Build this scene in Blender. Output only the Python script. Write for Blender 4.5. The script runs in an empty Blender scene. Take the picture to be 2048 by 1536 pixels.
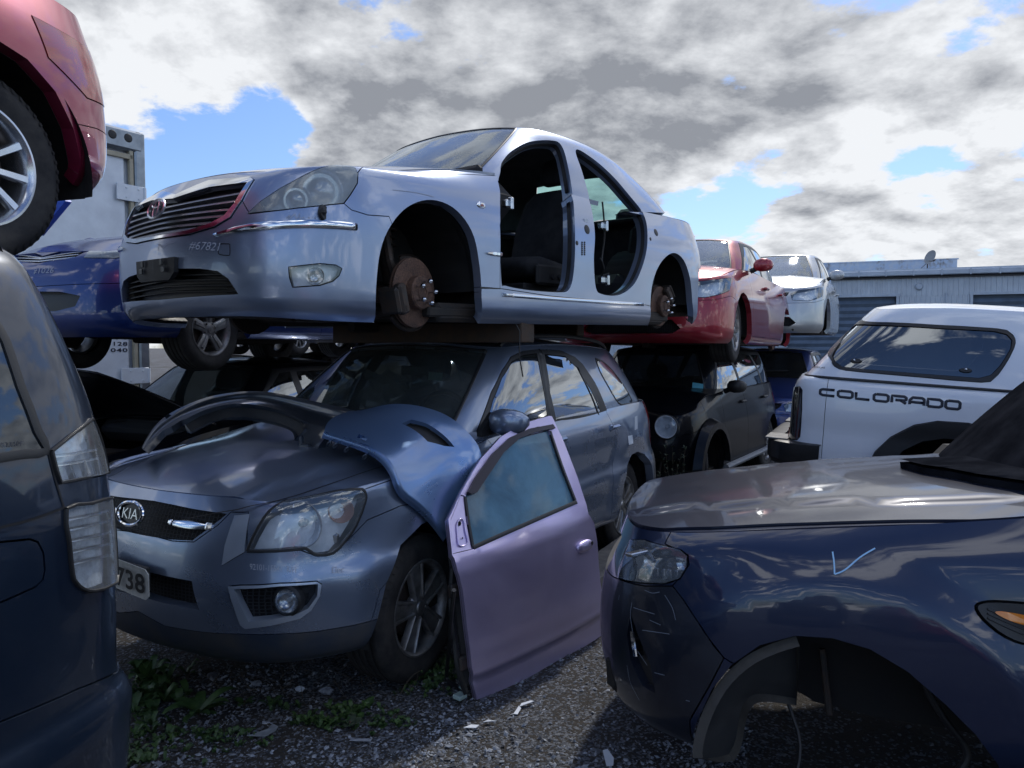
import bpy, math, random
import numpy as np
from mathutils import Vector, Matrix
from mathutils.bvhtree import BVHTree
from mathutils.geometry import delaunay_2d_cdt
random.seed(7); rng=np.random.default_rng(7)
R=math.radians
scene=bpy.context.scene; COL=scene.collection
# ---------------------------------------------------------------- camera
F_PX=1500.; CAM_H=1.575; PITCH=math.atan(76/F_PX)
CAM=Vector((0,0,CAM_H))
cd=bpy.data.cameras.new('camera'); cam=bpy.data.objects.new('camera',cd); COL.objects.link(cam)
cd.sensor_width=36; cd.lens=36*F_PX/2048; cd.clip_end=3000; cd.clip_start=.05
cam.location=CAM; cam.rotation_euler=(R(90)-PITCH,0,0); scene.camera=cam
def ray(px,py):
    x=(px-1024)/F_PX; y=-(py-768)/F_PX; c,s=math.cos(PITCH),math.sin(PITCH)
    return Vector((x,c+y*s,-s+y*c))
def at(px,py,dep): return CAM+ray(px,py)*dep          # world point at a depth
def atz(px,py,z):
    d=ray(px,py); return CAM+d*((z-CAM_H)/d.z)
# ---------------------------------------------------------------- materials
M={}
def nodes(name):
    m=bpy.data.materials.new(name); m.use_nodes=True; nt=m.node_tree
    b=nt.nodes['Principled BSDF']; return m,nt,b
def tex(nt,scale,detail=4,rough=.55,coord='Object',dist=0.,lo=None,hi=None,sc3=None):
    tc=nt.nodes.new('ShaderNodeTexCoord'); n=nt.nodes.new('ShaderNodeTexNoise')
    n.inputs['Scale'].default_value=scale; n.inputs['Detail'].default_value=detail; n.inputs['Roughness'].default_value=rough; n.inputs['Distortion'].default_value=dist
    if sc3:
        mp=nt.nodes.new('ShaderNodeMapping'); mp.inputs['Scale'].default_value=sc3
        nt.links.new(tc.outputs[coord],mp.inputs[0]); nt.links.new(mp.outputs[0],n.inputs['Vector'])
    else: nt.links.new(tc.outputs[coord],n.inputs['Vector'])
    o=n.outputs['Fac']
    if lo is not None:
        r=nt.nodes.new('ShaderNodeMapRange'); r.inputs[1].default_value=lo; r.inputs[2].default_value=hi; r.inputs[3].default_value=0; r.inputs[4].default_value=1
        nt.links.new(o,r.inputs[0]); o=r.outputs[0]
    return o
def mixc(nt,fac,a,b,mode='MIX'):
    n=nt.nodes.new('ShaderNodeMix'); n.data_type='RGBA'; n.blend_type=mode
    for i,v in ((0,fac),(6,a),(7,b)):
        if isinstance(v,(int,float)): n.inputs[i].default_value=v
        elif isinstance(v,(tuple,list)): n.inputs[i].default_value=(*v,1) if len(v)==3 else v
        else: nt.links.new(v,n.inputs[i])
    return n.outputs[2]
def mth(nt,op,a,b=0.,c=None):
    n=nt.nodes.new('ShaderNodeMath'); n.operation=op
    for i,v in enumerate((a,b) if c is None else (a,b,c)):
        if isinstance(v,(int,float)): n.inputs[i].default_value=v
        else: nt.links.new(v,n.inputs[i])
    return n.outputs[0]
def bump(nt,b,h,strength=.2,dist=.01):
    n=nt.nodes.new('ShaderNodeBump'); n.inputs['Strength'].default_value=strength; n.inputs['Distance'].default_value=dist
    nt.links.new(h,n.inputs['Height']); nt.links.new(n.outputs[0],b.inputs['Normal'])
def simple(name,c,rough=.5,metal=0.,spec=.5,var=.0,vs=6,c2=None,bmp=0,bs=40,coat=0):
    m,nt,b=nodes(name); b.inputs['Roughness'].default_value=rough; b.inputs['Metallic'].default_value=metal
    b.inputs['Specular IOR Level'].default_value=spec; b.inputs['Base Color'].default_value=(*c,1); b.inputs['Coat Weight'].default_value=coat
    if var:
        f=tex(nt,vs,5,.6,lo=.35,hi=.7); cc=c2 or tuple(x*(1-var) for x in c)
        nt.links.new(mixc(nt,f,c,cc),b.inputs['Base Color'])
        nt.links.new(mth(nt,'MULTIPLY_ADD',f,.2*rough,rough*.9),b.inputs['Roughness'])
    if bmp: bump(nt,b,tex(nt,bs,4,.6),bmp,.004)
    M[name]=m; return m
def paint(name,c,metal=.6,rough=.32,dust=.25,dustc=(.33,.32,.31),coat=1.,dark=None,up=.35,spec=.5):
    "car paint: flake layer under clear coat, with dust and faint dirt"
    m,nt,b=nodes(name); b.inputs['Metallic'].default_value=metal; b.inputs['Specular IOR Level'].default_value=spec
    b.inputs['Coat Weight'].default_value=coat; b.inputs['Coat Roughness'].default_value=.04
    f=tex(nt,900,1,.5,lo=.3,hi=.7)
    base=mixc(nt,f,tuple(x*.95 for x in c),tuple(min(1,x*1.05) for x in c))
    d1=tex(nt,2.2,6,.65,dist=.6,lo=.42,hi=.75); d2=tex(nt,130,2,.6,lo=.4,hi=.7)
    geo=nt.nodes.new('ShaderNodeNewGeometry'); sx=nt.nodes.new('ShaderNodeSeparateXYZ'); nt.links.new(geo.outputs['True Normal'],sx.inputs[0])
    upf=mth(nt,'MULTIPLY',mth(nt,'MAXIMUM',sx.outputs[2],0.),up)
    tot=mth(nt,'MULTIPLY',mth(nt,'ADD',mth(nt,'MULTIPLY',d1,.8),upf),mth(nt,'MULTIPLY_ADD',d2,.22,.78))
    dfac=mth(nt,'MINIMUM',mth(nt,'MULTIPLY',tot,dust),.8)
    nt.links.new(mixc(nt,dfac,base,dustc),b.inputs['Base Color'])
    nt.links.new(mth(nt,'MULTIPLY_ADD',dfac,-metal*.9,metal),b.inputs['Metallic'])
    nt.links.new(mth(nt,'MULTIPLY_ADD',dfac,.6,rough),b.inputs['Roughness'])
    nt.links.new(mth(nt,'MULTIPLY_ADD',dfac,-1.1*coat,coat),b.inputs['Coat Weight'])
    nt.links.new(mth(nt,'MULTIPLY_ADD',dfac,.35,.035),b.inputs['Coat Roughness'])
    bump(nt,b,tex(nt,1.7,2,.5),.05,.02)
    M[name]=m; return m
def glass(name,tint=(.25,.3,.3),refl=.1,rough=.02,dirt=.12,filmc=(.4,.42,.42),alpha=.9):
    "thin pane: tinted see-through + fresnel mirror + patchy film: dust, on some panes painted reflection"
    m=bpy.data.materials.new(name); m.use_nodes=True; nt=m.node_tree; nt.nodes.clear()
    out=nt.nodes.new('ShaderNodeOutputMaterial'); tr=nt.nodes.new('ShaderNodeBsdfTransparent'); tr.inputs[0].default_value=(*tint,1)
    gl=nt.nodes.new('ShaderNodeBsdfGlossy'); gl.inputs['Roughness'].default_value=rough; gl.inputs[0].default_value=(.9,.95,1,1)
    lw=nt.nodes.new('ShaderNodeLayerWeight'); lw.inputs[0].default_value=.5
    f=mth(nt,'MINIMUM',mth(nt,'MULTIPLY_ADD',mth(nt,'POWER',lw.outputs['Facing'],3.5),.75,refl),.95)
    mx=nt.nodes.new('ShaderNodeMixShader'); nt.links.new(f,mx.inputs[0]); nt.links.new(tr.outputs[0],mx.inputs[1]); nt.links.new(gl.outputs[0],mx.inputs[2])
    df=nt.nodes.new('ShaderNodeBsdfDiffuse'); df.inputs[0].default_value=(*filmc,1)
    t=mth(nt,'MULTIPLY',mth(nt,'MULTIPLY_ADD',tex(nt,3,6,.65,dist=.4,lo=.35,hi=.8),.6,.4),dirt)
    m2=nt.nodes.new('ShaderNodeMixShader'); nt.links.new(t,m2.inputs[0]); nt.links.new(mx.outputs[0],m2.inputs[1]); nt.links.new(df.outputs[0],m2.inputs[2])
    nt.links.new(m2.outputs[0],out.inputs[0]); M[name]=m; return m
# ---------------------------------------------------------------- objects
def tag(o,label=None,cat=None,group=None,kind=None):
    for k,v in (('label',label),('category',cat),('group',group),('kind',kind)):
        if v: o[k]=v
    return o
def obj(name,vs,fs,m,parent=None,smooth=True,normals=None,label=None):
    me=bpy.data.meshes.new(name); me.from_pydata([tuple(map(float,v)) for v in vs],[],[tuple(map(int,f)) for f in fs]); me.update()
    if m is not None: me.materials.append(M[m] if isinstance(m,str) else m)
    if smooth: me.shade_smooth()
    if normals is not None: me.normals_split_custom_set_from_vertices([tuple(map(float,n)) for n in normals])
    elif smooth=='auto': me.set_sharp_from_angle(angle=R(35))
    o=bpy.data.objects.new(name,me); COL.objects.link(o)
    if parent: o.parent=parent
    if label: o['label']=label
    return o
def empty(name,mat=None,loc=None):
    o=bpy.data.objects.new(name,None); COL.objects.link(o); o.empty_display_size=.1
    if mat is not None: o.matrix_world=mat
    if loc is not None: o.location=loc
    return o
class MB:
    "collects shapes into one mesh"
    def __init__(s): s.v=[];s.f=[]
    def add(s,vs,fs):
        n=len(s.v); s.v+= [tuple(v) for v in vs]; s.f+=[tuple(i+n for i in f) for f in fs]; return s
    def box(s,c,d,rot=None,bev=.0):
        "box with chamfered edges; c centre, d full dims"
        hx,hy,hz=[x/2 for x in d]; b=min(bev,hx*.9,hy*.9,hz*.9)
        if b<=0:
            vs=[(sx*hx,sy*hy,sz*hz) for sx in(-1,1) for sy in(-1,1) for sz in(-1,1)]
            fs=[(0,1,3,2),(4,6,7,5),(0,4,5,1),(2,3,7,6),(0,2,6,4),(1,5,7,3)]
        else:
            vs=[];idx={}
            for sx in(-1,1):
                for sy in(-1,1):
                    for sz in(-1,1):
                        for ax in range(3):
                            h=[hx-b,hy-b,hz-b]; h[ax]+=b; idx[(sx,sy,sz,ax)]=len(vs); vs.append((sx*h[0],sy*h[1],sz*h[2]))
            fs=[]
            S=(-1,1)
            for ax in range(3):
                o=[a for a in range(3) if a!=ax]
                for sg in S:
                    q=[]
                    for a,bb in ((-1,-1),(1,-1),(1,1),(-1,1)):
                        k=[0,0,0];k[ax]=sg;k[o[0]]=a;k[o[1]]=bb; q.append(idx[(*k,ax)])
                    fs.append(q)
                for a in S:
                    for bb in S:
                        k=[0,0,0];k[o[0]]=a;k[o[1]]=bb
                        e=[]
                        for sg in S:
                            k2=list(k);k2[ax]=sg; e.append(k2)
                        fs.append([idx[(*e[0],o[0])],idx[(*e[0],o[1])],idx[(*e[1],o[1])],idx[(*e[1],o[0])]])
            for sx in S:
                for sy in S:
                    for sz in S: fs.append([idx[(sx,sy,sz,0)],idx[(sx,sy,sz,1)],idx[(sx,sy,sz,2)]])
            # orient outward
            ff=[]
            for f in fs:
                p=[Vector(vs[i]) for i in f]; n=(p[1]-p[0]).cross(p[2]-p[0]); cc=sum(p,Vector())/len(p)
                ff.append(f if n.dot(cc)>0 else f[::-1])
            fs=ff
        Rm=rot if rot is not None else Matrix.Identity(3)
        vs=[Rm@Vector(v)+Vector(c) for v in vs]; return s.add(vs,fs)
    def tube(s,pts,r,n=8,cap=True):
        pts=[Vector(p) for p in pts]; k=len(pts); rr=r if isinstance(r,(list,tuple)) else [r]*k
        vs=[];fs=[]; prev=None
        for i,p in enumerate(pts):
            d=(pts[min(i+1,k-1)]-pts[max(i-1,0)]).normalized()
            a=prev if prev is not None else (Vector((0,0,1)) if abs(d.z)<.9 else Vector((1,0,0)))
            a=(a-d*a.dot(d)); a.normalize(); prev=a; b=d.cross(a)
            for j in range(n):
                t=2*math.pi*j/n; vs.append(p+(a*math.cos(t)+b*math.sin(t))*rr[i])
        for i in range(k-1):
            for j in range(n): fs.append((i*n+j,i*n+(j+1)%n,(i+1)*n+(j+1)%n,(i+1)*n+j))
        if cap: fs.append(tuple(range(n))[::-1]); fs.append(tuple((k-1)*n+j for j in range(n)))
        return s.add(vs,fs)
    def lathe(s,prof,n=32,mat=None,a0=0,a1=2*math.pi):
        "prof [(r, y)] revolved about local y axis"
        full=abs(a1-a0-2*math.pi)<1e-6; vs=[];fs=[];k=len(prof); m=n if full else n+1
        for i in range(m):
            t=a0+(a1-a0)*i/n
            for r,y in prof: vs.append((r*math.cos(t),y,r*math.sin(t)))
        for i in range(n):
            j=(i+1)%m
            for q in range(k-1): fs.append((i*k+q,i*k+q+1,j*k+q+1,j*k+q))
        if mat is not None: vs=[mat@Vector(v) for v in vs]
        return s.add(vs,fs)
    def prism(s,poly,d0,d1,fn,back=True):
        "poly of 2-D points, fn(a,b,d)->3D"
        n=len(poly); vs=[fn(a,b,d0) for a,b in poly]+[fn(a,b,d1) for a,b in poly]
        fs=[tuple(range(n,2*n))]+([tuple(range(n))[::-1]] if back else [])+[(i,(i+1)%n,n+(i+1)%n,n+i) for i in range(n)]
        return s.add(vs,fs)
    def build(s,name,m,parent=None,smooth='auto',label=None): return obj(name,s.v,s.f,m,parent,smooth,label=label)
# ---------------------------------------------------------------- splines and surfaces
def bmat(n,t):
    "clamped uniform cubic B-spline basis, n controls, t in [0,1] array -> (len(t),n)"
    k=3; kn=np.concatenate([np.zeros(k),np.linspace(0,1,n-k+1),np.ones(k)]); t=np.clip(t,0,1-1e-9)
    B=((t[:,None]>=kn[None,:-1])&(t[:,None]<kn[None,1:])).astype(float)
    for p in range(1,k+1):
        nb=np.zeros((len(t),B.shape[1]-1))
        for i in range(B.shape[1]-1):
            d1=kn[i+p]-kn[i]; d2=kn[i+p+1]-kn[i+1]
            if d1>0: nb[:,i]+=(t-kn[i])/d1*B[:,i]
            if d2>0: nb[:,i]+=(kn[i+p+1]-t)/d2*B[:,i+1]
        B=nb
    return B
def cr(pts,n=8,closed=False):
    "Catmull-Rom through points (list of tuples); doubled points stay sharp"
    P=[np.array(p,float) for p in pts]; k=len(P); out=[]
    rng_=range(k) if closed else range(k-1)
    for i in rng_:
        p1=P[i];p2=P[(i+1)%k]
        if np.allclose(p1,p2): continue
        p0=P[i-1] if (closed or i>0) else p1; p3=P[(i+2)%k] if (closed or i+2<k) else p2
        m1=(p2-p0)/2; m2=(p3-p1)/2
        if np.allclose(p0,p1): m1=(p2-p1)*.5
        if np.allclose(p3,p2): m2=(p2-p1)*.5
        for j in range(n):
            t=j/n; out.append((2*t**3-3*t*t+1)*p1+(t**3-2*t*t+t)*m1+(-2*t**3+3*t*t)*p2+(t**3-t*t)*m2)
    if not closed: out.append(P[-1])
    return [tuple(o) for o in out]
def interp1(tab,x):
    return np.interp(x,[a for a,_ in tab][::1],[b for _,b in tab]) if tab[0][0]<tab[-1][0] else np.interp(x,[a for a,_ in tab][::-1],[b for _,b in tab][::-1])
def smooth1(tab,x):
    "smooth (cubic Hermite) table lookup"
    tab=sorted(tab); X=np.array([a for a,_ in tab],float);Y=np.array([b for _,b in tab],float)
    m=np.gradient(Y,X); x=np.clip(np.asarray(x,float),X[0],X[-1]); i=np.clip(np.searchsorted(X,x)-1,0,len(X)-2)
    h=X[i+1]-X[i]; t=(x-X[i])/h
    return (2*t**3-3*t*t+1)*Y[i]+(t**3-2*t*t+t)*h*m[i]+(-2*t**3+3*t*t)*Y[i+1]+(t**3-t*t)*h*m[i+1]
class Surf:
    def __init__(s,f,U,V,ref,res=.03):
        "f(u,v)->(n,3); ref = a point inside, normals point away from it"
        s.f=f;s.U=U;s.V=V;s.ref=np.array(ref)
        nu=max(8,int((U[1]-U[0])/res));nv=max(6,int((V[1]-V[0])/res)); s.nu,s.nv=nu,nv
        u=np.linspace(*U,nu+1);v=np.linspace(*V,nv+1); uu,vv=np.meshgrid(u,v,indexing='ij')
        P=f(uu.ravel(),vv.ravel()); s.P=P.reshape(nu+1,nv+1,3)
        fs=[(i*(nv+1)+j,(i+1)*(nv+1)+j,(i+1)*(nv+1)+j+1,i*(nv+1)+j+1) for i in range(nu) for j in range(nv)]
        s.bvh=BVHTree.FromPolygons([tuple(p) for p in P],fs)
        s.sign=1.
        m=np.array([[(U[0]+U[1])/2,(V[0]+V[1])/2]]); n=s.nrm(m)[0]; p=s.f(m[:,0],m[:,1])[0]
        if np.dot(n,p-s.ref)<0: s.sign=-1.
    def pos(s,uv): uv=np.asarray(uv,float); return s.f(np.clip(uv[:,0],*s.U),np.clip(uv[:,1],*s.V))
    def nrm(s,uv):
        uv=np.asarray(uv,float); e=1.5e-3
        u0=np.clip(uv[:,0]-e,*s.U);u1=np.clip(uv[:,0]+e,*s.U);v0=np.clip(uv[:,1]-e,*s.V);v1=np.clip(uv[:,1]+e,*s.V)
        du=s.f(u1,np.clip(uv[:,1],*s.V))-s.f(u0,np.clip(uv[:,1],*s.V)); dv=s.f(np.clip(uv[:,0],*s.U),v1)-s.f(np.clip(uv[:,0],*s.U),v0)
        n=np.cross(du,dv); l=np.linalg.norm(n,axis=1,keepdims=True); n=n/np.where(l<1e-12,1,l); return n*s.sign
    def _uv(s,loc,fi):
        i,j=divmod(fi,s.nv); u=s.U[0]+(i+.5)*(s.U[1]-s.U[0])/s.nu; v=s.V[0]+(j+.5)*(s.V[1]-s.V[0])/s.nv
        loc=np.array(loc); e=1e-3
        for _ in range(4):
            p,pu,pv=s.f(np.array([u,u+e,u]),np.array([v,v,v+e])); J=np.stack([(pu-p)/e,(pv-p)/e],1)
            d=np.linalg.lstsq(J,loc-p,rcond=None)[0]; u=float(np.clip(u+np.clip(d[0],-.1,.1),*s.U)); v=float(np.clip(v+np.clip(d[1],-.1,.1),*s.V))
        return (u,v)
    def cast(s,o,d,near=True):
        o=Vector(o);d=Vector(d).normalized(); loc,n,fi,dist=s.bvh.ray_cast(o,d)
        if loc is not None: return s._uv(loc,fi)
        if not near: return None
        # closest approach of the line to the surface
        best=None; t=.0
        L=(Vector(s.ref)-o).dot(d)
        for k in range(81):
            q=o+d*(L-3+6*k/80); r=s.bvh.find_nearest(q)
            if r[0] is not None and (best is None or r[3]<best[0]): best=(r[3],r[0],r[2],k)
        t=L-3+6*best[3]/80
        for k in range(-10,11):
            q=o+d*(t+.0075*k); r=s.bvh.find_nearest(q)
            if r[3]<best[0]: best=(r[3],r[0],r[2],0)
        return s._uv(best[1],best[2])
def grid_surf(C,ref,res=.03):
    "C control array [levels][stations][3] -> B-spline surface; u along stations, v along levels, both in metres"
    C=np.array(C,float); L,S,_=C.shape; tu=np.linspace(0,1,241); tv=np.linspace(0,1,61)
    Bu=bmat(S,tu);Bv=bmat(L,tv); P=np.einsum('al,lsk,bs->abk',Bv,C,Bu)
    lu=np.concatenate([[0],np.cumsum(np.linalg.norm(np.diff(P[30],axis=0),axis=1))])+1e-5*np.arange(241)
    lv=np.concatenate([[0],np.cumsum(np.linalg.norm(np.diff(P,axis=0),axis=2).mean(1))])+1e-5*np.arange(61)
    def f(u,v):
        a=np.interp(u,lu,tu);b=np.interp(v,lv,tv); return np.einsum('nl,lsk,ns->nk',bmat(L,b),C,bmat(S,a))
    return Surf(f,(0,lu[-1]),(0,lv[-1]),ref,res)
def xy_surf(T,X,Y,ref,res=.04):
    def f(u,v): return np.stack([u,v,T(u,v)],1)
    return Surf(f,X,Y,ref,res)
def pip(P,x,y):
    "points in polygon, vectorised"
    P=np.asarray(P); n=len(P); inside=np.zeros(len(x),bool); j=n-1
    for i in range(n):
        xi,yi=P[i];xj,yj=P[j]
        if yi!=yj:
            c=((yi>y)!=(yj>y))&(x<(xj-xi)*(y-yi)/(yj-yi)+xi); inside^=c
        j=i
    return inside
def resample(P,h):
    out=[];n=len(P)
    for i in range(n):
        a=np.array(P[i],float);b=np.array(P[(i+1)%n],float); L=np.linalg.norm(b-a); k=max(1,int(round(L/h)))
        for q in range(k): out.append(a+(b-a)*q/k)
    return out
def panels(surf,regs,parent,h=.05,default=('body_shell','paint'),mirror=True,core='black_plastic',dom=None,inh=.03,objs=None,rimd=.02,gap=.0022,keep_core=True,core_name='inner_structure'):
    """cut a surface into parts. regs: list of dict n,p(uv polygon),m,off,rim,skip,jamb,glass,mir,label,dome"""
    U,V=surf.U,surf.V
    D=dom if dom is not None else [(U[0],V[0]),(U[1],V[0]),(U[1],V[1]),(U[0],V[1])]
    verts=[];edges=[]
    def addpoly(P):
        Q=resample(P,h*.7); Q=[(min(max(q[0],U[0]),U[1]),min(max(q[1],V[0]),V[1])) for q in Q]
        n0=len(verts); n=len(Q); verts.extend(Q); edges.extend([(n0+i,n0+(i+1)%n) for i in range(n)])
    addpoly(D)
    for r in regs: addpoly(r['p'])
    cv=np.array(verts)
    gu=np.arange(U[0]+h/2,U[1],h);gv=np.arange(V[0]+h/2,V[1],h); gx,gy=[a.ravel() for a in np.meshgrid(gu,gv,indexing='ij')]
    ok=pip(D,gx,gy)
    gx,gy=gx[ok],gy[ok]
    if len(gx):
        d=np.min((gx[:,None]-cv[None,:,0])**2+(gy[:,None]-cv[None,:,1])**2,axis=1); ok=d>(h*.45)**2; gx,gy=gx[ok],gy[ok]
    vin=[Vector(v) for v in verts]+[Vector((a,b)) for a,b in zip(gx,gy)]
    vo,_,fo,*_r=delaunay_2d_cdt(vin,edges,[],0,1e-6)
    uv=np.array([tuple(v) for v in vo]); fo=[f for f in fo if len(f)==3]
    fo=np.array(fo); cen=uv[fo].mean(1)
    lab=np.full(len(fo),-2); ins=pip(D,cen[:,0],cen[:,1]); lab[ins]=-1
    for k in range(len(regs)-1,-1,-1):
        m=pip(regs[k]['p'],cen[:,0],cen[:,1])&ins; lab[m]=k
    P=surf.pos(uv); N=surf.nrm(uv)
    # orient faces with normals
    fn=np.cross(P[fo[:,1]]-P[fo[:,0]],P[fo[:,2]]-P[fo[:,0]]); ar=np.linalg.norm(fn,axis=1); fl=(fn*N[fo].mean(1)).sum(1)<0; fo[fl]=fo[fl][:,::-1]
    lab[ar<1e-10]=-2
    em={}
    for i,f in enumerate(fo):
        if lab[i]==-2: continue
        for a,b in ((f[0],f[1]),(f[1],f[2]),(f[2],f[0])): em[(a,b)]=lab[i]
    out={}
    for k in list(range(len(regs)))+[-1]:
        r=regs[k] if k>=0 else dict(n=default[0],m=default[1])
        if r.get('skip') or r['n'] is None: continue
        sel=fo[lab==k]
        if len(sel)==0: continue
        ids=np.unique(sel); mp={int(a):i for i,a in enumerate(ids)}
        p=P[ids].copy(); n=N[ids]; tri=[[mp[int(a)] for a in f] for f in sel]
        be=[];inw=np.zeros_like(p)
        es=set((t[i],t[(i+1)%3]) for t in tri for i in range(3))
        third={}
        for t in tri:
            for i in range(3): third[(t[i],t[(i+1)%3])]=t[(i+2)%3]
        for (a,b) in es:
            if (b,a) in es: continue
            ctr=abs(p[a][1])<2e-4 and abs(p[b][1])<2e-4
            if ctr and mirror: continue
            be.append((a,b)); e=p[b]-p[a]; w=np.cross(n[a]+n[b],e); 
            c=third[(a,b)]
            if np.dot(w,p[c]-p[a])<0: w=-w
            l=np.linalg.norm(w); 
            if l>0: inw[a]+=w/l; inw[b]+=w/l
        l=np.linalg.norm(inw,axis=1,keepdims=True); g=r.get('gap',gap)
        pn=p+np.where(l>1e-6,inw/np.where(l<1e-6,1,l),0)*g
        ctrm=np.abs(p[:,1])<2e-4
        if mirror: pn[ctrm,1]=0
        off=r.get('off',0.)
        pn=pn+n*off
        nn=n
        if r.get('dome'):   # bulge the panel outward away from its rim
            pass
        vs=[tuple(a) for a in pn]; ns=[tuple(a) for a in nn]; fs=[tuple(t) for t in tri]
        for (a,b) in be:
            other=em.get((int(ids[b]),int(ids[a])),-2)
            jd=r.get('rim',rimd)
            if r.get('rim',1)<0: jd=r['rim']
            elif other>=0 and regs[other].get('jamb'): jd=max(jd,regs[other]['jamb'])
            if other==-2 and jd>=0: jd=max(jd,.03)
            if r.get('rim',1)==0 or abs(jd)<1e-6: continue
            q=[pn[a],pn[b],pn[b]-n[b]*jd,pn[a]-n[a]*jd]; i0=len(vs); vs+= [tuple(x) for x in q]
            en=np.cross(q[1]-q[0],n[a]); en=en/(np.linalg.norm(en)+1e-12); ns+=[tuple(en)]*4
            fs.append((i0+1,i0,i0+3,i0+2))
        mir=r.get('mir','join' if ctrm.any() or k==-1 else 'copy') if mirror else None
        def mirv(vv): return [(a,-b,c) for a,b,c in vv]
        if mir=='join':
            k0=len(vs); V2=vs+mirv(vs); N2=ns+mirv(ns); F2=fs+[tuple(i+k0 for i in f[::-1]) for f in fs]
            o=obj(r['n'],V2,F2,r['m'],parent,True,N2,r.get('label'))
        else:
            o=obj(r['n'],vs,fs,r['m'],parent,True,ns,r.get('label'))
            if mir=='copy': obj(r['n'],mirv(vs),[f[::-1] for f in fs],r.get('m2',r['m']),parent,True,mirv(ns))
        out[r['n']]=o
    if keep_core:
        sel=[f for f,l in zip(fo,lab) if l==-1 or (l>=0 and not regs[l].get('skip') and not regs[l].get('glass'))]
        if sel:
            sel=np.array(sel); ids=np.unique(sel); mp={int(a):i for i,a in enumerate(ids)}; q=P[ids]-N[ids]*inh
            vs=[tuple(a) for a in q]; fs=[tuple(mp[int(a)] for a in f) for f in sel]
            if mirror: k0=len(vs); fs=fs+[tuple(i+k0 for i in f[::-1]) for f in fs]; vs=vs+[(a,-b,c) for a,b,c in vs]
            obj(core_name,vs,fs,core,parent,True)
    return out
# ---------------------------------------------------------------- car toolkit
class Veh:
    def __init__(s,name,label,cat,o,yaw,tilt=0,group=None,roll=0,anchor=None):
        a=R(yaw);t=R(tilt)
        X=Vector((-math.sin(a)*math.cos(t),-math.cos(a)*math.cos(t),-math.sin(t))); Y=Vector((math.cos(a),-math.sin(a),0)); Z=X.cross(Y)
        m=Matrix((X,Y,Z)).transposed()
        if roll: m=m@Matrix.Rotation(R(roll),3,'X')
        if anchor: o=Vector(o)-m@Vector(anchor)
        s.m=m.to_4x4(); s.m.translation=Vector(o); s.inv=s.m.inverted()
        s.root=empty(name,s.m); tag(s.root,label,cat,group)
        s.o=s.inv@CAM
    def d(s,px,py): return (s.inv.to_3x3()@ray(px,py)).normalized()
    def px(s,surf,pts,smooth=0,center=False):
        q=[surf.cast(s.o,s.d(*p)) for p in pts]
        if center: q=[(surf.U[0],q[0][1])]+q+[(surf.U[0],q[-1][1])]
        return cr(q,smooth,True) if smooth else q
    def pxv(s,surf,pts,smooth=0):   # deck / roof: centre line is v = 0
        q=[surf.cast(s.o,s.d(*p)) for p in pts]; return cr(q,smooth,True) if smooth else q
    def side(s,surf,pts,smooth=0):
        q=[surf.cast((x,3,z),(0,-1,0)) for x,z in pts]; return cr(q,smooth,True) if smooth else q
    def front(s,surf,pts,center=False,smooth=0,back=False):
        q=[surf.cast((-8 if back else 3,y,z),(1 if back else -1,0,0)) for y,z in pts]
        if smooth: q=cr(q,smooth,True)
        return q
    def plane(s,px,py,x=None,y=None,z=None):
        d=s.d(px,py)
        t=(x-s.o.x)/d.x if x is not None else (y-s.o.y)/d.y if y is not None else (z-s.o.z)/d.z
        return s.o+d*t
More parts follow.
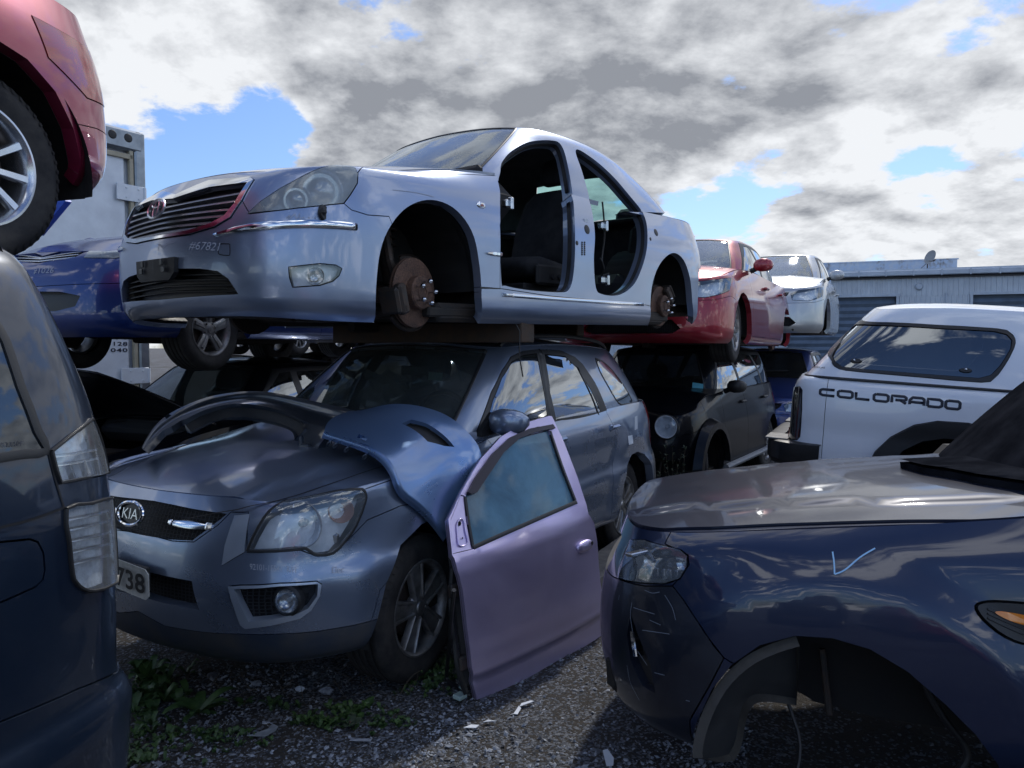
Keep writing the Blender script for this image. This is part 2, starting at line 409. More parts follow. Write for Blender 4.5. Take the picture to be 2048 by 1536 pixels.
def bodysurf(sp):
    "sp: plan [(x,y)], lev [(zf,zs,zr,fi,si,ri)], zc/drop tables; gb greenhouse base [(x,y,z|None)], gt top [(x,y)], rz roof table, rd roof drop"
    W=max(y for _,y in sp['plan'])
    def T(x,y):
        x=np.asarray(x,float);y=np.asarray(y,float)
        z=smooth1(sp['zc'],x)-smooth1(sp['drop'],x)*(np.abs(y)/(.9*W))**2.5
        if 'hoodx' in sp: z=z+sp['hoodx'](x,y)
        return z
    pl=np.array(sp['plan'],float); n=len(pl); tg=np.gradient(pl,axis=0); tg/=np.linalg.norm(tg,axis=1,keepdims=True)
    nx=-tg[:,1]*-1; nx=tg[:,1]; ny=-tg[:,0]     # outward normal of a plan that runs front -> side -> rear
    wf=np.maximum(nx,0)**2; wr=np.maximum(-nx,0)**2; ws=ny**2
    wf[0]=1;ws[0]=0;wr[-1]=1;ws[-1]=0;nx[0]=1;ny[0]=0;nx[-1]=-1;ny[-1]=0
    rows=[]
    for (zf,zs,zr,fi,si,ri) in sp['lev']:
        ins=wf*fi+ws*si+wr*ri; x=pl[:,0]-nx*ins;y=np.maximum(pl[:,1]-ny*ins,0)
        z=T(x,y) if zf is None else wf*zf+ws*zs+wr*zr
        rows.append(np.stack([x,y,z],1))
    if 'tweak' in sp: rows=sp['tweak'](rows)
    C=np.stack(rows); c=((pl[0,0]+pl[-1,0])/2,0,.6)
    belt=grid_surf(C,c,sp.get('res',.035))
    x1,x0=pl[0,0]+.05,pl[-1,0]-.05
    deck=xy_surf(T,(x0,x1),(0,W+.02),(c[0],0,-2),.04)
    us=np.linspace(*belt.U,160); tc=belt.pos(np.stack([us,np.full(160,belt.V[1])],1))
    deckdom=[(float(np.clip(p[0],x0,x1)),float(max(0,p[1]))) for p in tc]
    r=dict(belt=belt,deck=deck,deckdom=deckdom,T=T,W=W)
    if 'gb' in sp:
        def TR(x,y): return smooth1(sp['rz'],x)-sp.get('rd',.07)*(np.abs(np.asarray(y,float))/.6)**2.4
        gb=np.array([(x,y,(T(x,y)-.028 if z is None else z)) for x,y,z in sp['gb']],float); gt=np.array([(x,y,float(TR(x,y))) for x,y in sp['gt']],float)
        g=[]; tgp=np.gradient(gb[:,:2],axis=0); tgp/=np.linalg.norm(tgp,axis=1,keepdims=True)+1e-9
        nn=np.stack([tgp[:,1],-tgp[:,0],0*tgp[:,0]],1); nn[0]=(1,0,0); nn[-1]=(-1,0,0)
        bu=sp.get('bulge',.03)
        for t in (0,.17,.38,.6,.8,.93,1.): 
            P=gb*(1-t)+gt*t+nn*bu*4*t*(1-t)
            if t==.93: P=P+nn*.012
            P[0,1]=0;P[-1,1]=0;g.append(P)
        green=grid_surf(np.stack(g),(c[0],0,1.1),.035)
        rx=(gt[-1,0]-.03,gt[0,0]+.03); roof=xy_surf(TR,rx,(0,max(gt[:,1])+.02),(c[0],0,-2),.05)
        us=np.linspace(*green.U,120); tc=green.pos(np.stack([us,np.full(120,green.V[1])],1))
        r.update(green=green,roof=roof,TR=TR,roofdom=[(float(np.clip(p[0],*rx)),float(max(0,p[1]))) for p in tc])
        bc=green.pos(np.stack([us,np.full(120,green.V[0])],1)); r['cabin']=[(float(np.clip(p[0]*1.0,x0,x1)),float(max(0,p[1]-.03))) for p in bc]
    return r
def snap(surf,poly,lo=True,m=.035):
    "push points near the lower (or upper) edge of a surface past it"
    return [(u,(-.05 if lo and v<surf.V[0]+m else surf.V[1]+.05 if (not lo) and v>surf.V[1]-m else v)) for u,v in poly]
def foot(poly,k=1):
    "pull the first and last k points of an opening below the lower edge of the surface"
    return [(u,-.05) if (i<k or i>=len(poly)-k) else (u,v) for i,(u,v) in enumerate(poly)]
def bar(mb,surf,uv,w,off0,off1,mirror=False,taper=None):
    "strip of width w lying on the surface between two offsets"
    uv=np.array(uv,float); P=surf.pos(uv);N=surf.nrm(uv); T=np.gradient(P,axis=0); T/=np.linalg.norm(T,axis=1,keepdims=True)+1e-9
    S=np.cross(N,T); k=len(P); ww=np.full(k,w/2.)
    if taper is not None: ww=w/2*np.interp(np.linspace(0,1,k),np.linspace(0,1,len(taper)),taper)
    q=[P+S*ww[:,None]*a+N*o for a,o in ((-1,off0),(-1,off1*.7),(-.6,off1),(.6,off1),(1,off1*.7),(1,off0))]
    vs=[];fs=[];c=len(q)
    for i in range(k):
        for a in q: vs.append(tuple(a[i]))
    for i in range(k-1):
        for j in range(c): fs.append((i*c+j,i*c+(j+1)%c,(i+1)*c+(j+1)%c,(i+1)*c+j))
    fs.append(tuple(range(c)));fs.append(tuple((k-1)*c+j for j in range(c))[::-1])
    mb.add(vs,fs)
    if mirror: mb.add([(a,-b,z) for a,b,z in vs],[f[::-1] for f in fs])
def seam(mb,surf,uv,w=.006,off=.0012,mirror=False):
    uv=np.array(uv,float); P=surf.pos(uv);N=surf.nrm(uv); T=np.gradient(P,axis=0); T/=np.linalg.norm(T,axis=1,keepdims=True)+1e-9
    S=np.cross(N,T)*w/2; vs=[];fs=[]
    for i in range(len(P)): vs+=[tuple(P[i]-S[i]+N[i]*off),tuple(P[i]+S[i]+N[i]*off)]
    for i in range(len(P)-1): fs.append((2*i,2*i+1,2*i+3,2*i+2))
    # orient
    mb.add(vs,fs)
    if mirror: mb.add([(a,-b,z) for a,b,z in vs],[f[::-1] for f in fs])
def text_geo(txt,bold=0.,spacing=1.,shear=0.,ext=0):
    cu=bpy.data.curves.new('t','FONT'); cu.body=txt; cu.size=1; cu.offset=bold; cu.space_character=spacing; cu.shear=shear; cu.resolution_u=3; cu.extrude=ext
    o=bpy.data.objects.new('t',cu); COL.objects.link(o); dg=bpy.context.evaluated_depsgraph_get(); me=bpy.data.meshes.new_from_object(o.evaluated_get(dg))
    v=np.array([x.co[:] for x in me.vertices]); f=[tuple(p.vertices) for p in me.polygons]
    bpy.data.objects.remove(o); bpy.data.meshes.remove(me); bpy.data.curves.remove(cu)
    v[:,:2]-=v[:,:2].min(0); v[:,:2]/=v[:,:2].max(0); return v,f
def text_px(veh,surf,txt,quad,m,name,parent,off=.0025,bold=0.,spacing=1.,shear=0.,label=None):
    "quad px: bottom-left, bottom-right, top-right, top-left"
    v,f=text_geo(txt,bold,spacing,shear); q=[np.array(p,float) for p in quad]; vs=[]
    uvs=[]
    for a,b,_ in v:
        p=q[0]*(1-a)*(1-b)+q[1]*a*(1-b)+q[2]*a*b+q[3]*(1-a)*b; uvs.append(surf.cast(veh.o,veh.d(*p)))
    P=surf.pos(uvs)+surf.nrm(uvs)*off
    return obj(name,P,f,m,parent,False,label=label)
def text_at(txt,o,ux,uy,w,h,m,name,parent,bold=0.,spacing=1.,depth=.002,shear=0.,label=None):
    v,f=text_geo(txt,bold,spacing,shear); o=Vector(o);ux=Vector(ux).normalized();uy=Vector(uy).normalized(); n=ux.cross(uy)
    return obj(name,[o+ux*(a*w)+uy*(b*h)+n*depth for a,b,_ in v],f,m,parent,False,label=label)
def scribble(veh,surf,strokes,w,m,name,parent,off=.002):
    mb=MB()
    for st in strokes:
        uv=[surf.cast(veh.o,veh.d(*p)) for p in (cr(st,4) if len(st)>2 else st)]
        if len(uv)>1: seam(mb,surf,uv,w,off)
    return mb.build(name,m,parent,False)
# ---------------------------------------------------------------- wheels
TY=MB
def wheel(parent,c,r=.33,w=.215,rr=.21,style='five',steer=0,camber=0,tyre='tyre',rim='alloy',side=1,n=5,name='wheel',spin=0.):
    "axis along local y, face toward +y*side; c = centre of the outer face"
    A=Matrix.Translation(Vector(c))@Matrix.Rotation(R(steer),4,'Z')@Matrix.Rotation(R(camber),4,'X')@Matrix.Rotation(spin,4,'Y')
    if side<0: A=A@Matrix.Rotation(math.pi,4,'Z')
    hub=MB(); hub.lathe([(0,-.06),(.13,-.06),(.14,-.075),(.14,-.085),(0,-.085)],28,A); 
    root=hub.build(name,'rust_dark',parent)
    t=MB(); b=.012
    prof=[(rr-.005,-.004),(rr+.012,.0),(rr+.03,.003),(rr+(r-rr)*.5,.009),(r-.035,.004),(r-.016,-.006),(r-.006,-.016)]
    y=-.02
    while y>-w+.03:
        prof+= [(r-.0015,y),(r,y-.004),(r,y-.024),(r-.0015,y-.027),(r-.009,y-.029),(r-.009,y-.035)]; y-=.037
    prof+=[(r-.006,-w+.016),(r-.02,-w+.004),(r-.05,-w),(rr,-w),(rr-.01,-w+.01)]
    t.lathe(prof,56,A)
    # moulded blocks across the shoulder
    for k in range(56):
        a=2*math.pi*k/56; m=A@Matrix.Rotation(a,4,'Y')
        vs=[m@Vector(p) for p in ((r-.002,-.014,-.004),(r-.002,-.014,.009),(r-.03,.006,-.003),(r-.03,.006,.007),(r-.034,.0045,0),(r-.034,.0045,.004))]
        t.add([m@Vector(p) for p in ((r-.001,-.018,-.006),(r-.001,-.018,.008),(r-.013,-.0035,.008),(r-.013,-.0035,-.006),(r-.031,.0075,-.005),(r-.031,.0075,.006))],[(0,1,2,3),(3,2,5,4)])
    t.build('tyre',tyre,root)
    q=MB(); q.lathe([(rr-.003,-.17),(rr-.022,-.16),(rr-.03,-.06),(rr-.022,-.02),(rr-.012,-.006),(rr-.004,.002),(rr+.004,.0015),(rr+.006,-.008)],56,A)
    def sp(a,hw0,hw1,r0,r1,y0,y1,th=.022,split=0):
        m=A@Matrix.Rotation(-a,4,'Y'); ps=[]
        secs=[(r0,hw0,y0),((r0+r1)/2,(hw0+hw1)/2*.93,(y0+y1)/2+.004),(r1,hw1,y1)]
        vs=[];fs=[]
        for (rad,hw,yy) in secs:
            for z,yo in ((-hw,-th),(-hw,-.006),(-hw*.72,0),(hw*.72,0),(hw,-.006),(hw,-th)): vs.append(m@Vector((rad,yy+yo,z)))
        for i in range(2):
            for j in range(6): fs.append((i*6+j,i*6+(j+1)%6,(i+1)*6+(j+1)%6,(i+1)*6+j))
        fs+= [tuple(range(6)),tuple(range(12,18))[::-1]]; q.add(vs,fs)
    R0,R1=.035,rr-.012
    if style=='five':
        for k in range(5): sp(2*math.pi*k/5+.3,.032,.042,R0,R1,-.022,-.012,.03)
        for k in range(5): sp(2*math.pi*k/5+.3,.012,.016,R0+.02,R1-.02,-.013,-.003,.01)
    elif style=='split':      # five wide spokes with a step cut in each
        for k in range(5):
            a=2*math.pi*k/5+.15; sp(a,.028,.046,R0,R1,-.020,-.014,.02)
            for sgn in (-1,1):
                m=A@Matrix.Rotation(-a,4,'Y'); vs=[];fs=[]
                for rad,z0,z1 in ((R0+.01,.020,.034),(R0+.08,.028,.042),(R1,.038,.056)):
                    for z,yo in ((z0,-.03),(z0,-.012),(z0+.004,-.006),(z1-.003,-.006),(z1,-.012),(z1,-.04)): vs.append(m@Vector((rad,yo,z*sgn)))
                for i in range(2):
                    for j in range(6):
                        f=(i*6+j,i*6+(j+1)%6,(i+1)*6+(j+1)%6,(i+1)*6+j); fs.append(f if sgn>0 else f[::-1])
                q.add(vs,fs)
    elif style=='many':
        for k in range(n):
            a=2*math.pi*k/n
            for d in (-.07,.07): sp(a+d,.008,.009,R0,R1,-.03,-.01,.03)
    elif style=='six':
        for k in range(6): sp(2*math.pi*k/6+.1,.022,.03,R0,R1,-.03,-.014,.03)
    elif style=='ten':
        for k in range(10): sp(2*math.pi*k/10+.1,.013,.016,R0,R1,-.03,-.012,.03)
    q.lathe([(0,-.004),(.028,-.006),(.032,-.012),(.062,-.02),(.07,-.03),(.07,-.05)],24,A)
    for k in range(5):
        a=2*math.pi*k/5+.9; m=A@Matrix.Translation(Vector((.052*math.cos(a),0,.052*math.sin(a))))
        q.lathe([(0,-.008),(.008,-.009),(.0095,-.02),(.0095,-.03)],6,m)
    q.build('rim',rim,root); return root
def brake(parent,c,r=.165,side=1,name='brake_disc',rust='rust',steer=0,cal=2.2,studs=True,tilt=0):
    A=Matrix.Translation(Vector(c))@Matrix.Rotation(R(steer),4,'Z')@Matrix.Rotation(R(tilt),4,'X')
    if side<0: A=A@Matrix.Rotation(math.pi,4,'Z')
    d=MB(); d.lathe([(0,.0),(.028,.0),(.03,.004),(.036,.004),(.04,-.002),(.078,-.002),(.084,-.008),(.086,-.044),(.092,-.05),(r-.006,-.05),(r,-.053),(r,-.058),(r-.02,-.06),(r-.02,-.067),(r,-.069),(r,-.076),(r-.01,-.078),(.05,-.078)],48,A)
    d.lathe([(.02,-.03),(.045,-.08),(.05,-.2),(.04,-.35)],14,A)
    root=d.build(name,rust,parent)
    s=MB(); s.lathe([(.07,-.09),(r+.012,-.088),(r+.02,-.075),(r+.02,-.098),(.07,-.1)],36,A,a0=1.2,a1=5.6); s.build('dust_shield','rust_dark',root)
    if studs:
        s=MB()
        for k in range(5):
            a=2*math.pi*k/5+.55; m=A@Matrix.Translation(Vector((.057*math.cos(a),0,.057*math.sin(a))))
            s.lathe([(.0065,-.01),(.0065,.022),(.0105,.022),(.0125,.026),(.0125,.036),(.009,.045),(.004,.05),(0,.051)],8,m)
        s.build('wheel_nut','chrome',root)
    k=MB(); m=A@Matrix.Rotation(-cal,4,'Y')
    def bx(x,y,z,dx,dy,dz): k.box((0,0,0),(dx,dy,dz),bev=.012); n=24; k.v[-n:]=[tuple(m@(Vector(v)+Vector((x,y,z)))) for v in k.v[-n:]]
    bx(r-.028,-.025,0,.06,.05,.15); bx(r+.018,-.06,0,.03,.12,.13); bx(r-.02,-.1,0,.07,.05,.13); bx(r-.02,-.01,.045,.035,.02,.045);bx(r-.02,-.01,-.045,.035,.02,.045)
    k.build('caliper','iron_dark',root); return root
def well(parent,surf_y,cx,cz,r,depth=.3,name='wheel_liner',m='liner',a0=-.12,a1=math.pi+.12,inner=True,side=1,lipw=.01):
    "dark arched liner behind a wheel opening, ribbed"
    mb=MB(); n=44; rows=[surf_y-.015,surf_y-.06,surf_y-.07,surf_y-depth*.6,surf_y-depth]
    rad=[r+.004,r+.012,r+.02,r+.022,r+.02]; vs=[];fs=[]
    for i in range(n+1):
        a=a0+(a1-a0)*i/n
        for y,q in zip(rows,rad):
            q2=q+(.006 if i%3==0 else 0)*(y<surf_y-.05); vs.append((cx+q2*math.cos(a),y*side,cz+q2*math.sin(a)))
    k=len(rows)
    for i in range(n):
        for j in range(k-1): fs.append((i*k+j,i*k+j+1,(i+1)*k+j+1,(i+1)*k+j))
    if inner:
        c0=len(vs); vs.append((cx,rows[-1]*side,cz-.1)); fs+=[(i*k+k-1,(i+1)*k+k-1,c0) for i in range(n)]
    mb.add(vs,fs); return mb.build(name,m,parent)
def seat(parent,x,y,z,m='seat_cloth',s=1.,name='seat',yaw=0.):
    "front seat: cushion, raked back with bolsters, headrest"
    def cush(name,pts,wid,th,m,par):
        # pts: centreline [(x,z,halfwidth,thick)]
        mb=MB();vs=[];fs=[];c=12
        for i,(px_,pz,hw,t) in enumerate(pts):
            a=pts[max(i-1,0)];b=pts[min(i+1,len(pts)-1)]; dx,dz=b[0]-a[0],b[1]-a[1];l=math.hypot(dx,dz);nx,nz=-dz/l,dx/l
            for j in range(c):
                t_=2*math.pi*j/c; cy=math.copysign(abs(math.cos(t_))**.5,math.cos(t_))*hw; h=math.copysign(abs(math.sin(t_))**.6,math.sin(t_))*t*(1+.35*(abs(cy)/hw)**3*(math.sin(t_)>0))
                vs.append((x+px_+nx*h,y+cy,z+pz+nz*h))
        for i in range(len(pts)-1):
            for j in range(c): fs.append((i*c+j,i*c+(j+1)%c,(i+1)*c+(j+1)%c,(i+1)*c+j))
        fs+=[tuple(range(c))[::-1],tuple((len(pts)-1)*c+j for j in range(c))]
        mb.add(vs,fs); return mb.build(name,m,par,True)
    a=cush(name,[(.28,.0,.2,.02),(.26,.02,.24,.06),(.1,.02,.26,.075),(-.12,-.01,.26,.075),(-.2,-.02,.24,.06)],0,0,m,parent)
    cush('backrest',[(-.16,.02,.2,.05),(-.19,.1,.255,.07),(-.26,.3,.265,.07),(-.34,.5,.24,.06),(-.37,.58,.18,.04)],0,0,m,a)
    cush('headrest',[(-.375,.64,.09,.02),(-.38,.66,.135,.045),(-.40,.74,.14,.05),(-.42,.81,.12,.04),(-.42,.83,.08,.02)],0,0,m,a)
    b=MB(); b.box((x+.05,y+.27,z-.04),(.42,.035,.13),bev=.015); b.box((x+.04,y,z-.12),(.5,.4,.06),bev=.01)
    for dx in (.02,.1): b.lathe([(0,.012),(.018,.01),(.02,0)],10,Matrix.Translation((x+dx,y+.288,z-.05)))
    b.build('seat_base','cabin_dark',a); return a
def lens_bowl(parent,c,d,r,name='reflector',m='chrome_dim',bulb=True):
    "parabolic reflector facing direction d"
    z=Vector(d).normalized(); q=Vector((0,1,0)).rotation_difference(z).to_matrix().to_4x4(); A=Matrix.Translation(Vector(c))@q
    mb=MB(); mb.lathe([(r*1.06,.0),(r,0),(r*.9,-r*.22),(r*.65,-r*.5),(r*.3,-r*.68),(0,-r*.7)],28,A); o=mb.build(name,m,parent)
    if bulb:
        b=MB(); b.lathe([(0,-r*.1),(r*.16,-r*.14),(r*.2,-r*.3),(r*.2,-r*.66)],14,A); b.build('bulb','bulb_glass',parent)
    return o

def mirror_shell(rt,c,m,s=1,k=1.,foot='trim_black',inn=.03):
    "door mirror housing; c = centre of shell"
    b=MB();vs=[];fs=[];n=14;x0,y0,z0=c
    secs=[(0,-.10,.35,.45),(.02,-.07,.8,.85),(.03,-.01,1,1),(.02,.05,.95,1),(.0,.09,.75,.9),(-.02,.11,.35,.5)]
    for (dx,dy,sz,sx) in secs:
        for j in range(n):
            t=2*math.pi*j/n; cx=math.copysign(abs(math.cos(t))**.7,math.cos(t)); cz=math.copysign(abs(math.sin(t))**.7,math.sin(t)); vs.append((x0+(dx+(.06 if cx>0 else .035)*sx*cx)*k,(y0+dy*k)*s,z0+.075*sz*cz*k))
    for i in range(len(secs)-1):
        for j in range(n):
            f=(i*n+j,i*n+(j+1)%n,(i+1)*n+(j+1)%n,(i+1)*n+j); fs.append(f if s>0 else f[::-1])
    fs.append(tuple(range((len(secs)-1)*n,len(secs)*n))); b.add(vs,fs); o=b.build('door_mirror',m,rt,True)
    b=MB(); b.tube([(x0,(y0-.10-inn)*s,z0-.06),(x0,(y0-.06)*s,z0-.03)],.03*k,8); b.build('mirror_foot',foot,o)
def gcar(V,st='sedan',pm='silver',F=.90,WB=2.75,RO=1.0,W=.90,HZ=.80,BZ=.92,RZ=1.45,wheels=(1,1),wr=.33,style='ten',rim='alloy',z0=.2,glassm='glass_side',wsm='glass_wind2',hl='lens',cow=-.30,hdr=-1.0,rhd=-2.5,rbs=-3.05,doors=True,seats=True,h=.06,arch=.37,regs0=None,mirrors=True,brakes=(0,0),hoodless=False,lamps=True,steer=0,liftx=0,sq=0.,handles='same',grille=True,HF=None):
    rt=V.root; R_=-(WB+RO); suv=st in('suv','van')
    q=sq
    plan=[(F,0),(F-.002,.12),(F-.015,.3),(F-.05+.02*q,.47+.04*q),(F-.115+.04*q,W-.26+.05*q),(F-.22+.06*q,W-.13+.04*q),(F-.38+.06*q,W-.05+.02*q),(F-.58,W-.012),(.0,W-.004),(-.4,W),(-1.0,W+.003),(-WB*.5,W+.004),(-WB*.75,W+.003),(-WB,W-.004),(R_+.62,W-.025),(R_+.34,W-.07),(R_+.14,W-.18),(R_+.04,W-.4),(R_,.2),(R_,0)]
    hz=HZ; b=z0
    lev=[(b,b,b+.05,.07,.06,.06),(b+.04,b+.04,b+.1,.02,.012,.02),(b+.1,b+.09,b+.16,.0,.0,.0),(b+.18,b+.2,b+.25,0,0,-.01),(b+(hz-b)*.5,b+(BZ-b)*.42,b+(BZ-b)*.5,.008,-.003,0),(b+(hz-b)*.7,b+(BZ-b)*.6,b+(BZ-b)*.66,.03,0,.01),(b+(hz-b)*.86,b+(BZ-b)*.78,b+(BZ-b)*.82,.065,.02,.03),(b+(hz-b)*.95,b+(BZ-b)*.9,b+(BZ-b)*.93,.10,.045,.06),(None,None,None,.14,.085,.10)]
    HF=hz if HF is None else HF
    zc=[(F+.1,HF-.04),(F-.12,HF+.0),(F-.25,HF+.045),(F-.5,HF+.10+(BZ-HF)*.3),(.0,HF+.14+(BZ-HF)*.55),(cow,BZ+.10),(-.7,BZ+.12),(-1.5,BZ+.11),(R_+.5,BZ+.12),(R_+.1,BZ+.10),(R_-.1,BZ+.05)]
    sp=dict(plan=plan,lev=lev,zc=zc,drop=[(F,.08),(F-.4,.1),(0,.08),(-.6,.07),(R_,.08)],
     gb=[(cow,0,None),(cow-.005,.15,None),(cow-.03,.35,None),(cow-.08,.50,None),(cow-.16,W-.26,None),(cow-.28,W-.165,None),(cow-.5,W-.115,None),(-1.2,W-.09,None),(-1.7,W-.09,None),(-2.2,W-.10,None),(rbs+.45,W-.125,None),(rbs+.2,W-.20,None),(rbs+.07,W-.32,None),(rbs+.02,W-.52,None),(rbs,.15,None),(rbs,0,None)],
     gt=[(hdr,0),(hdr-.003,.12),(hdr-.015,.3),(hdr-.04,W-.48),(hdr-.08,W-.39),(hdr-.15,W-.34),(hdr-.26,W-.315),(-1.5+(hdr+1)*.5,W-.30),(-1.7,W-.295),(min(-1.9,(hdr+rhd)/2-.2),W-.30),(rhd+.25,W-.32),(rhd+.12,W-.36),(rhd+.04,W-.45),(rhd,.3),(rhd,.12),(rhd,0)],
     rz=[(hdr+.1,RZ-.06),(hdr-.1,RZ-.025),(hdr-.5,RZ),((hdr+rhd)/2-.2,RZ),(rhd+.2,RZ-.03),(rhd-.1,RZ-.075)],rd=.055,bulge=.035,res=.05)
    S=bodysurf(sp); B,D,G,RF=S['belt'],S['deck'],S['green'],S['roof']; vt=G.V[1]; vb=B.V[1]
    sd=lambda p,s_=0: V.side(B,p,s_)
    def arc(cx,r): return [(cx+r,.05),(cx+r*1.02,.30)]+[(cx+r*math.cos(t),.34+r*math.sin(t)) for t in np.linspace(.15,math.pi-.15,9)]+[(cx-r*1.02,.30),(cx-r,.05)]
    def top(x): return (sd([(x,BZ-.05)])[0][0],vb+.01)
    regs=[dict(n='w1',p=foot(sd(arc(0,arch))),skip=True,jamb=.05),dict(n='w2',p=foot(sd(arc(-WB,arch))),skip=True,jamb=.05)]
    regs+=(regs0(V,S) if regs0 else [])
    if lamps:
        regs+=[dict(n='headlight',p=sd([(F-.62,hz-.02)])+V.front(B,[(.45,hz-.20),(.42,hz-.12),(.46,hz-.055),(W-.26,hz-.02)][::1])+sd([(F-.42,hz+.02)]) if False else V.front(B,[(.42,hz-.10),(.45,hz-.19),(W-.22,hz-.2),(W-.12,hz-.17)])+sd([(F-.44,hz-.12),(F-.56,hz+.01)])+V.front(B,[(W-.14,hz-.02),(.52,hz-.05)]),m=hl,glass=True,off=.003,rim=.01)]
    if grille:
        regs+=[dict(n='g1',p=[(0,V.front(B,[(.05,hz-.21)])[0][1])]+V.front(B,[(.28,hz-.20),(.38,hz-.12),(.40,hz-.08)])+[(0,V.front(B,[(.05,hz-.06)])[0][1])],skip=True,jamb=.03),
           dict(n='g2',p=[(0,V.front(B,[(.05,b+.09)])[0][1])]+V.front(B,[(.42,b+.09),(.50,b+.14),(.42,b+.22)])+[(0,V.front(B,[(.05,b+.23)])[0][1])],skip=True,jamb=.05)]
    regs+=[dict(n='front_bumper',p=[(0,V.front(B,[(.05,hz-.24)])[0][1])]+V.front(B,[(.4,hz-.23),(W-.15,hz-.22)])+sd([(F-.46,hz-.17),(arch*.9,hz-.2),(arch,.2),(arch,.0)])+[(0,-.01)],m=pm,mir='join'),
      dict(n='rear_bumper',p=sd([(-WB-arch,.0),(-WB-arch,.35),(-WB-arch*.95,BZ-.42),(R_+.3,BZ-.40)])+[(B.U[1]+.01,sd([(R_+.3,BZ-.40)])[0][1]),(B.U[1]+.01,-.01)],m=pm,mir='join'),
      dict(n='tail_light',p=sd([(R_+.60,BZ-.08),(R_+.56,BZ-.22),(R_+.36,BZ-.3)])+[(sd([(R_+.3,BZ-.2)])[0][0]+.42,.58*vb),(sd([(R_+.3,BZ-.2)])[0][0]+.42,.86*vb)],m='lamp_red',off=.003)]
    if doors:
        m1=-WB*.5-.02
        regs+=[dict(n='front_door',p=sd([(cow-.14,.28)])+[top(cow-.14),top(m1)]+sd([(m1-.01,.28)]),m=pm),
          dict(n='rear_door',p=sd([(m1-.01,.28)])+[top(m1),top(-WB+.28)]+sd([(-WB+.28,BZ-.06),(-WB+.30,BZ-.16),(-WB+.36,.62),(-WB+.5,.45),(-WB+.55,.28)]),m=pm)]
    regs+=[dict(n='front_fender',p=sd([(F-.62,hz-.1),(arch,hz-.2),(arch,.2),(-arch,.2),(cow-.14,.28)])+[top(cow-.14),top(F-.6)],m=pm)]
    panels(B,regs,rt,h,('body_side',pm),inh=.05)
    rg={r['n']:r['p'] for r in regs}
    if lamps:
        panels(B,[dict(n='headlight_housing',p=rg['headlight'],m='lamp_house',off=-.07,rim=-.07,gap=.004)],rt,h,(None,None),keep_core=False)
        for s in(1,-1): lens_bowl(rt,(F-.24,(W-.33)*s,hz-.11),(1,.3*s,0),.062); lens_bowl(rt,(F-.13,(W-.45)*s,hz-.12),(1,.15*s,0),.05)
    if grille:
        panels(B,[dict(n='grille_back',p=rg['g1'],m='grille_mesh',off=-.03,rim=0,gap=-.01,mir='join')],rt,h,(None,None),keep_core=False)
        panels(B,[dict(n='intake_back',p=rg['g2'],m='grille_mesh',off=-.045,rim=0,gap=-.02,mir='join')],rt,h,(None,None),keep_core=False)
    hood=[(F+.1,0),(F+.1,.3),(F-.2,.46),(F-.42,W-.28),(.1,W-.2),(cow+.04,W-.19),(cow-.04,W-.3),(cow+.01,0)]
    boot=[(rbs-.04,0),(rbs-.03,W-.36),(rbs-.2,W-.24),(R_-.1,W-.24),(R_-.1,0)]
    rr=[dict(n='cab',p=S['cabin'],skip=True),dict(n='bonnet',p=hood,m=pm,mir='join')]
    if hoodless: rr[1]['skip']=True
    if st=='sedan': rr.append(dict(n='boot_lid',p=boot,m=pm,mir='join'))
    panels(D,rr,rt,h*1.3,('upper_body',pm),dom=S['deckdom'],inh=.06,core_name='inner_deck')
    # greenhouse in (x,z): windows bounded by pillars
    gs=lambda p: V.side(G,p)
    lo=BZ+.055; hi=RZ-.125; m1=-WB*.5-.02
    ax=lambda z: cow-.30+(hdr+.02-cow)*( (z-BZ)/(RZ-BZ))   # A pillar line
    rxl=rbs+.30; rxt=rhd+.10
    w1=gs([(ax(lo),lo),(ax((lo+hi)/2),(lo+hi)/2),(ax(hi)-.06,hi-.01),(m1+.04,hi+.0),(m1+.04,lo)])
    if suv:
        m2=-WB+.26
        w2=gs([(m1-.05,lo),(m1-.05,hi),(m2+.12,hi-.01),(m2,lo)]); w3=gs([(m2-.08,lo),(m2+.04,hi-.01),(rxt-.05,hi-.03),(rxl-.12,lo)])
    else:
        w2=gs([(m1-.05,lo),(m1-.05,hi),(rxt+.22,hi-.02),(rxl+.10,(lo+hi)/2),(rxl-.02,lo+.02),(rxl+.12,lo)]); w3=None
    fr=gs([(ax(lo)+.06,lo-.04),(ax(hi)-.01,hi+.03),(m1,hi+.04),(rxt+.1,hi+.02),(rxl-.10,lo-.02),(rxl+.1,lo-.04)])
    us=np.linspace(*G.U,100); pb=G.pos([(u,vt*.1) for u in us]); ua=float(us[np.argmax(pb[:,1]>W-.27)]); pt=G.pos([(u,vt*.93) for u in us]); ut=float(us[np.argmax(pt[:,1]>W-.43)])
    ws=[(0,.02),(ua*.6,.02),(ua,.03),(ut,vt-.04),(ut*.6,vt-.03),(0,vt-.03)]
    ub=G.U[1]
    rwp=[(ub-.58,.05),(ub+.01,.04),(ub+.01,vt-.05),(ub-.46,vt-.05)]
    rr=[dict(n='front_window',p=w1,m=glassm,glass=True,rim=.006),dict(n='rear_window',p=w2,m=glassm,glass=True,rim=.006)]
    if w3: rr.append(dict(n='quarter_window',p=w3,m=glassm,glass=True,rim=.006))
    rr+=[dict(n='windscreen',p=ws,m=wsm,glass=True,mir='join',rim=.006,off=-.002),dict(n='back_window',p=rwp,m='glass_side',glass=True,mir='join',rim=.006),dict(n='window_frame',p=fr,m='trim_black',off=.002,rim=.008)]
    panels(G,rr,rt,h,('roof_pillar',pm),inh=.03,core='cabin_grey',core_name='pillar_trim')
    panels(RF,[],rt,h*1.5,('roof_panel',pm),dom=S['roofdom'],inh=.045,core='cabin_grey',core_name='headlining')
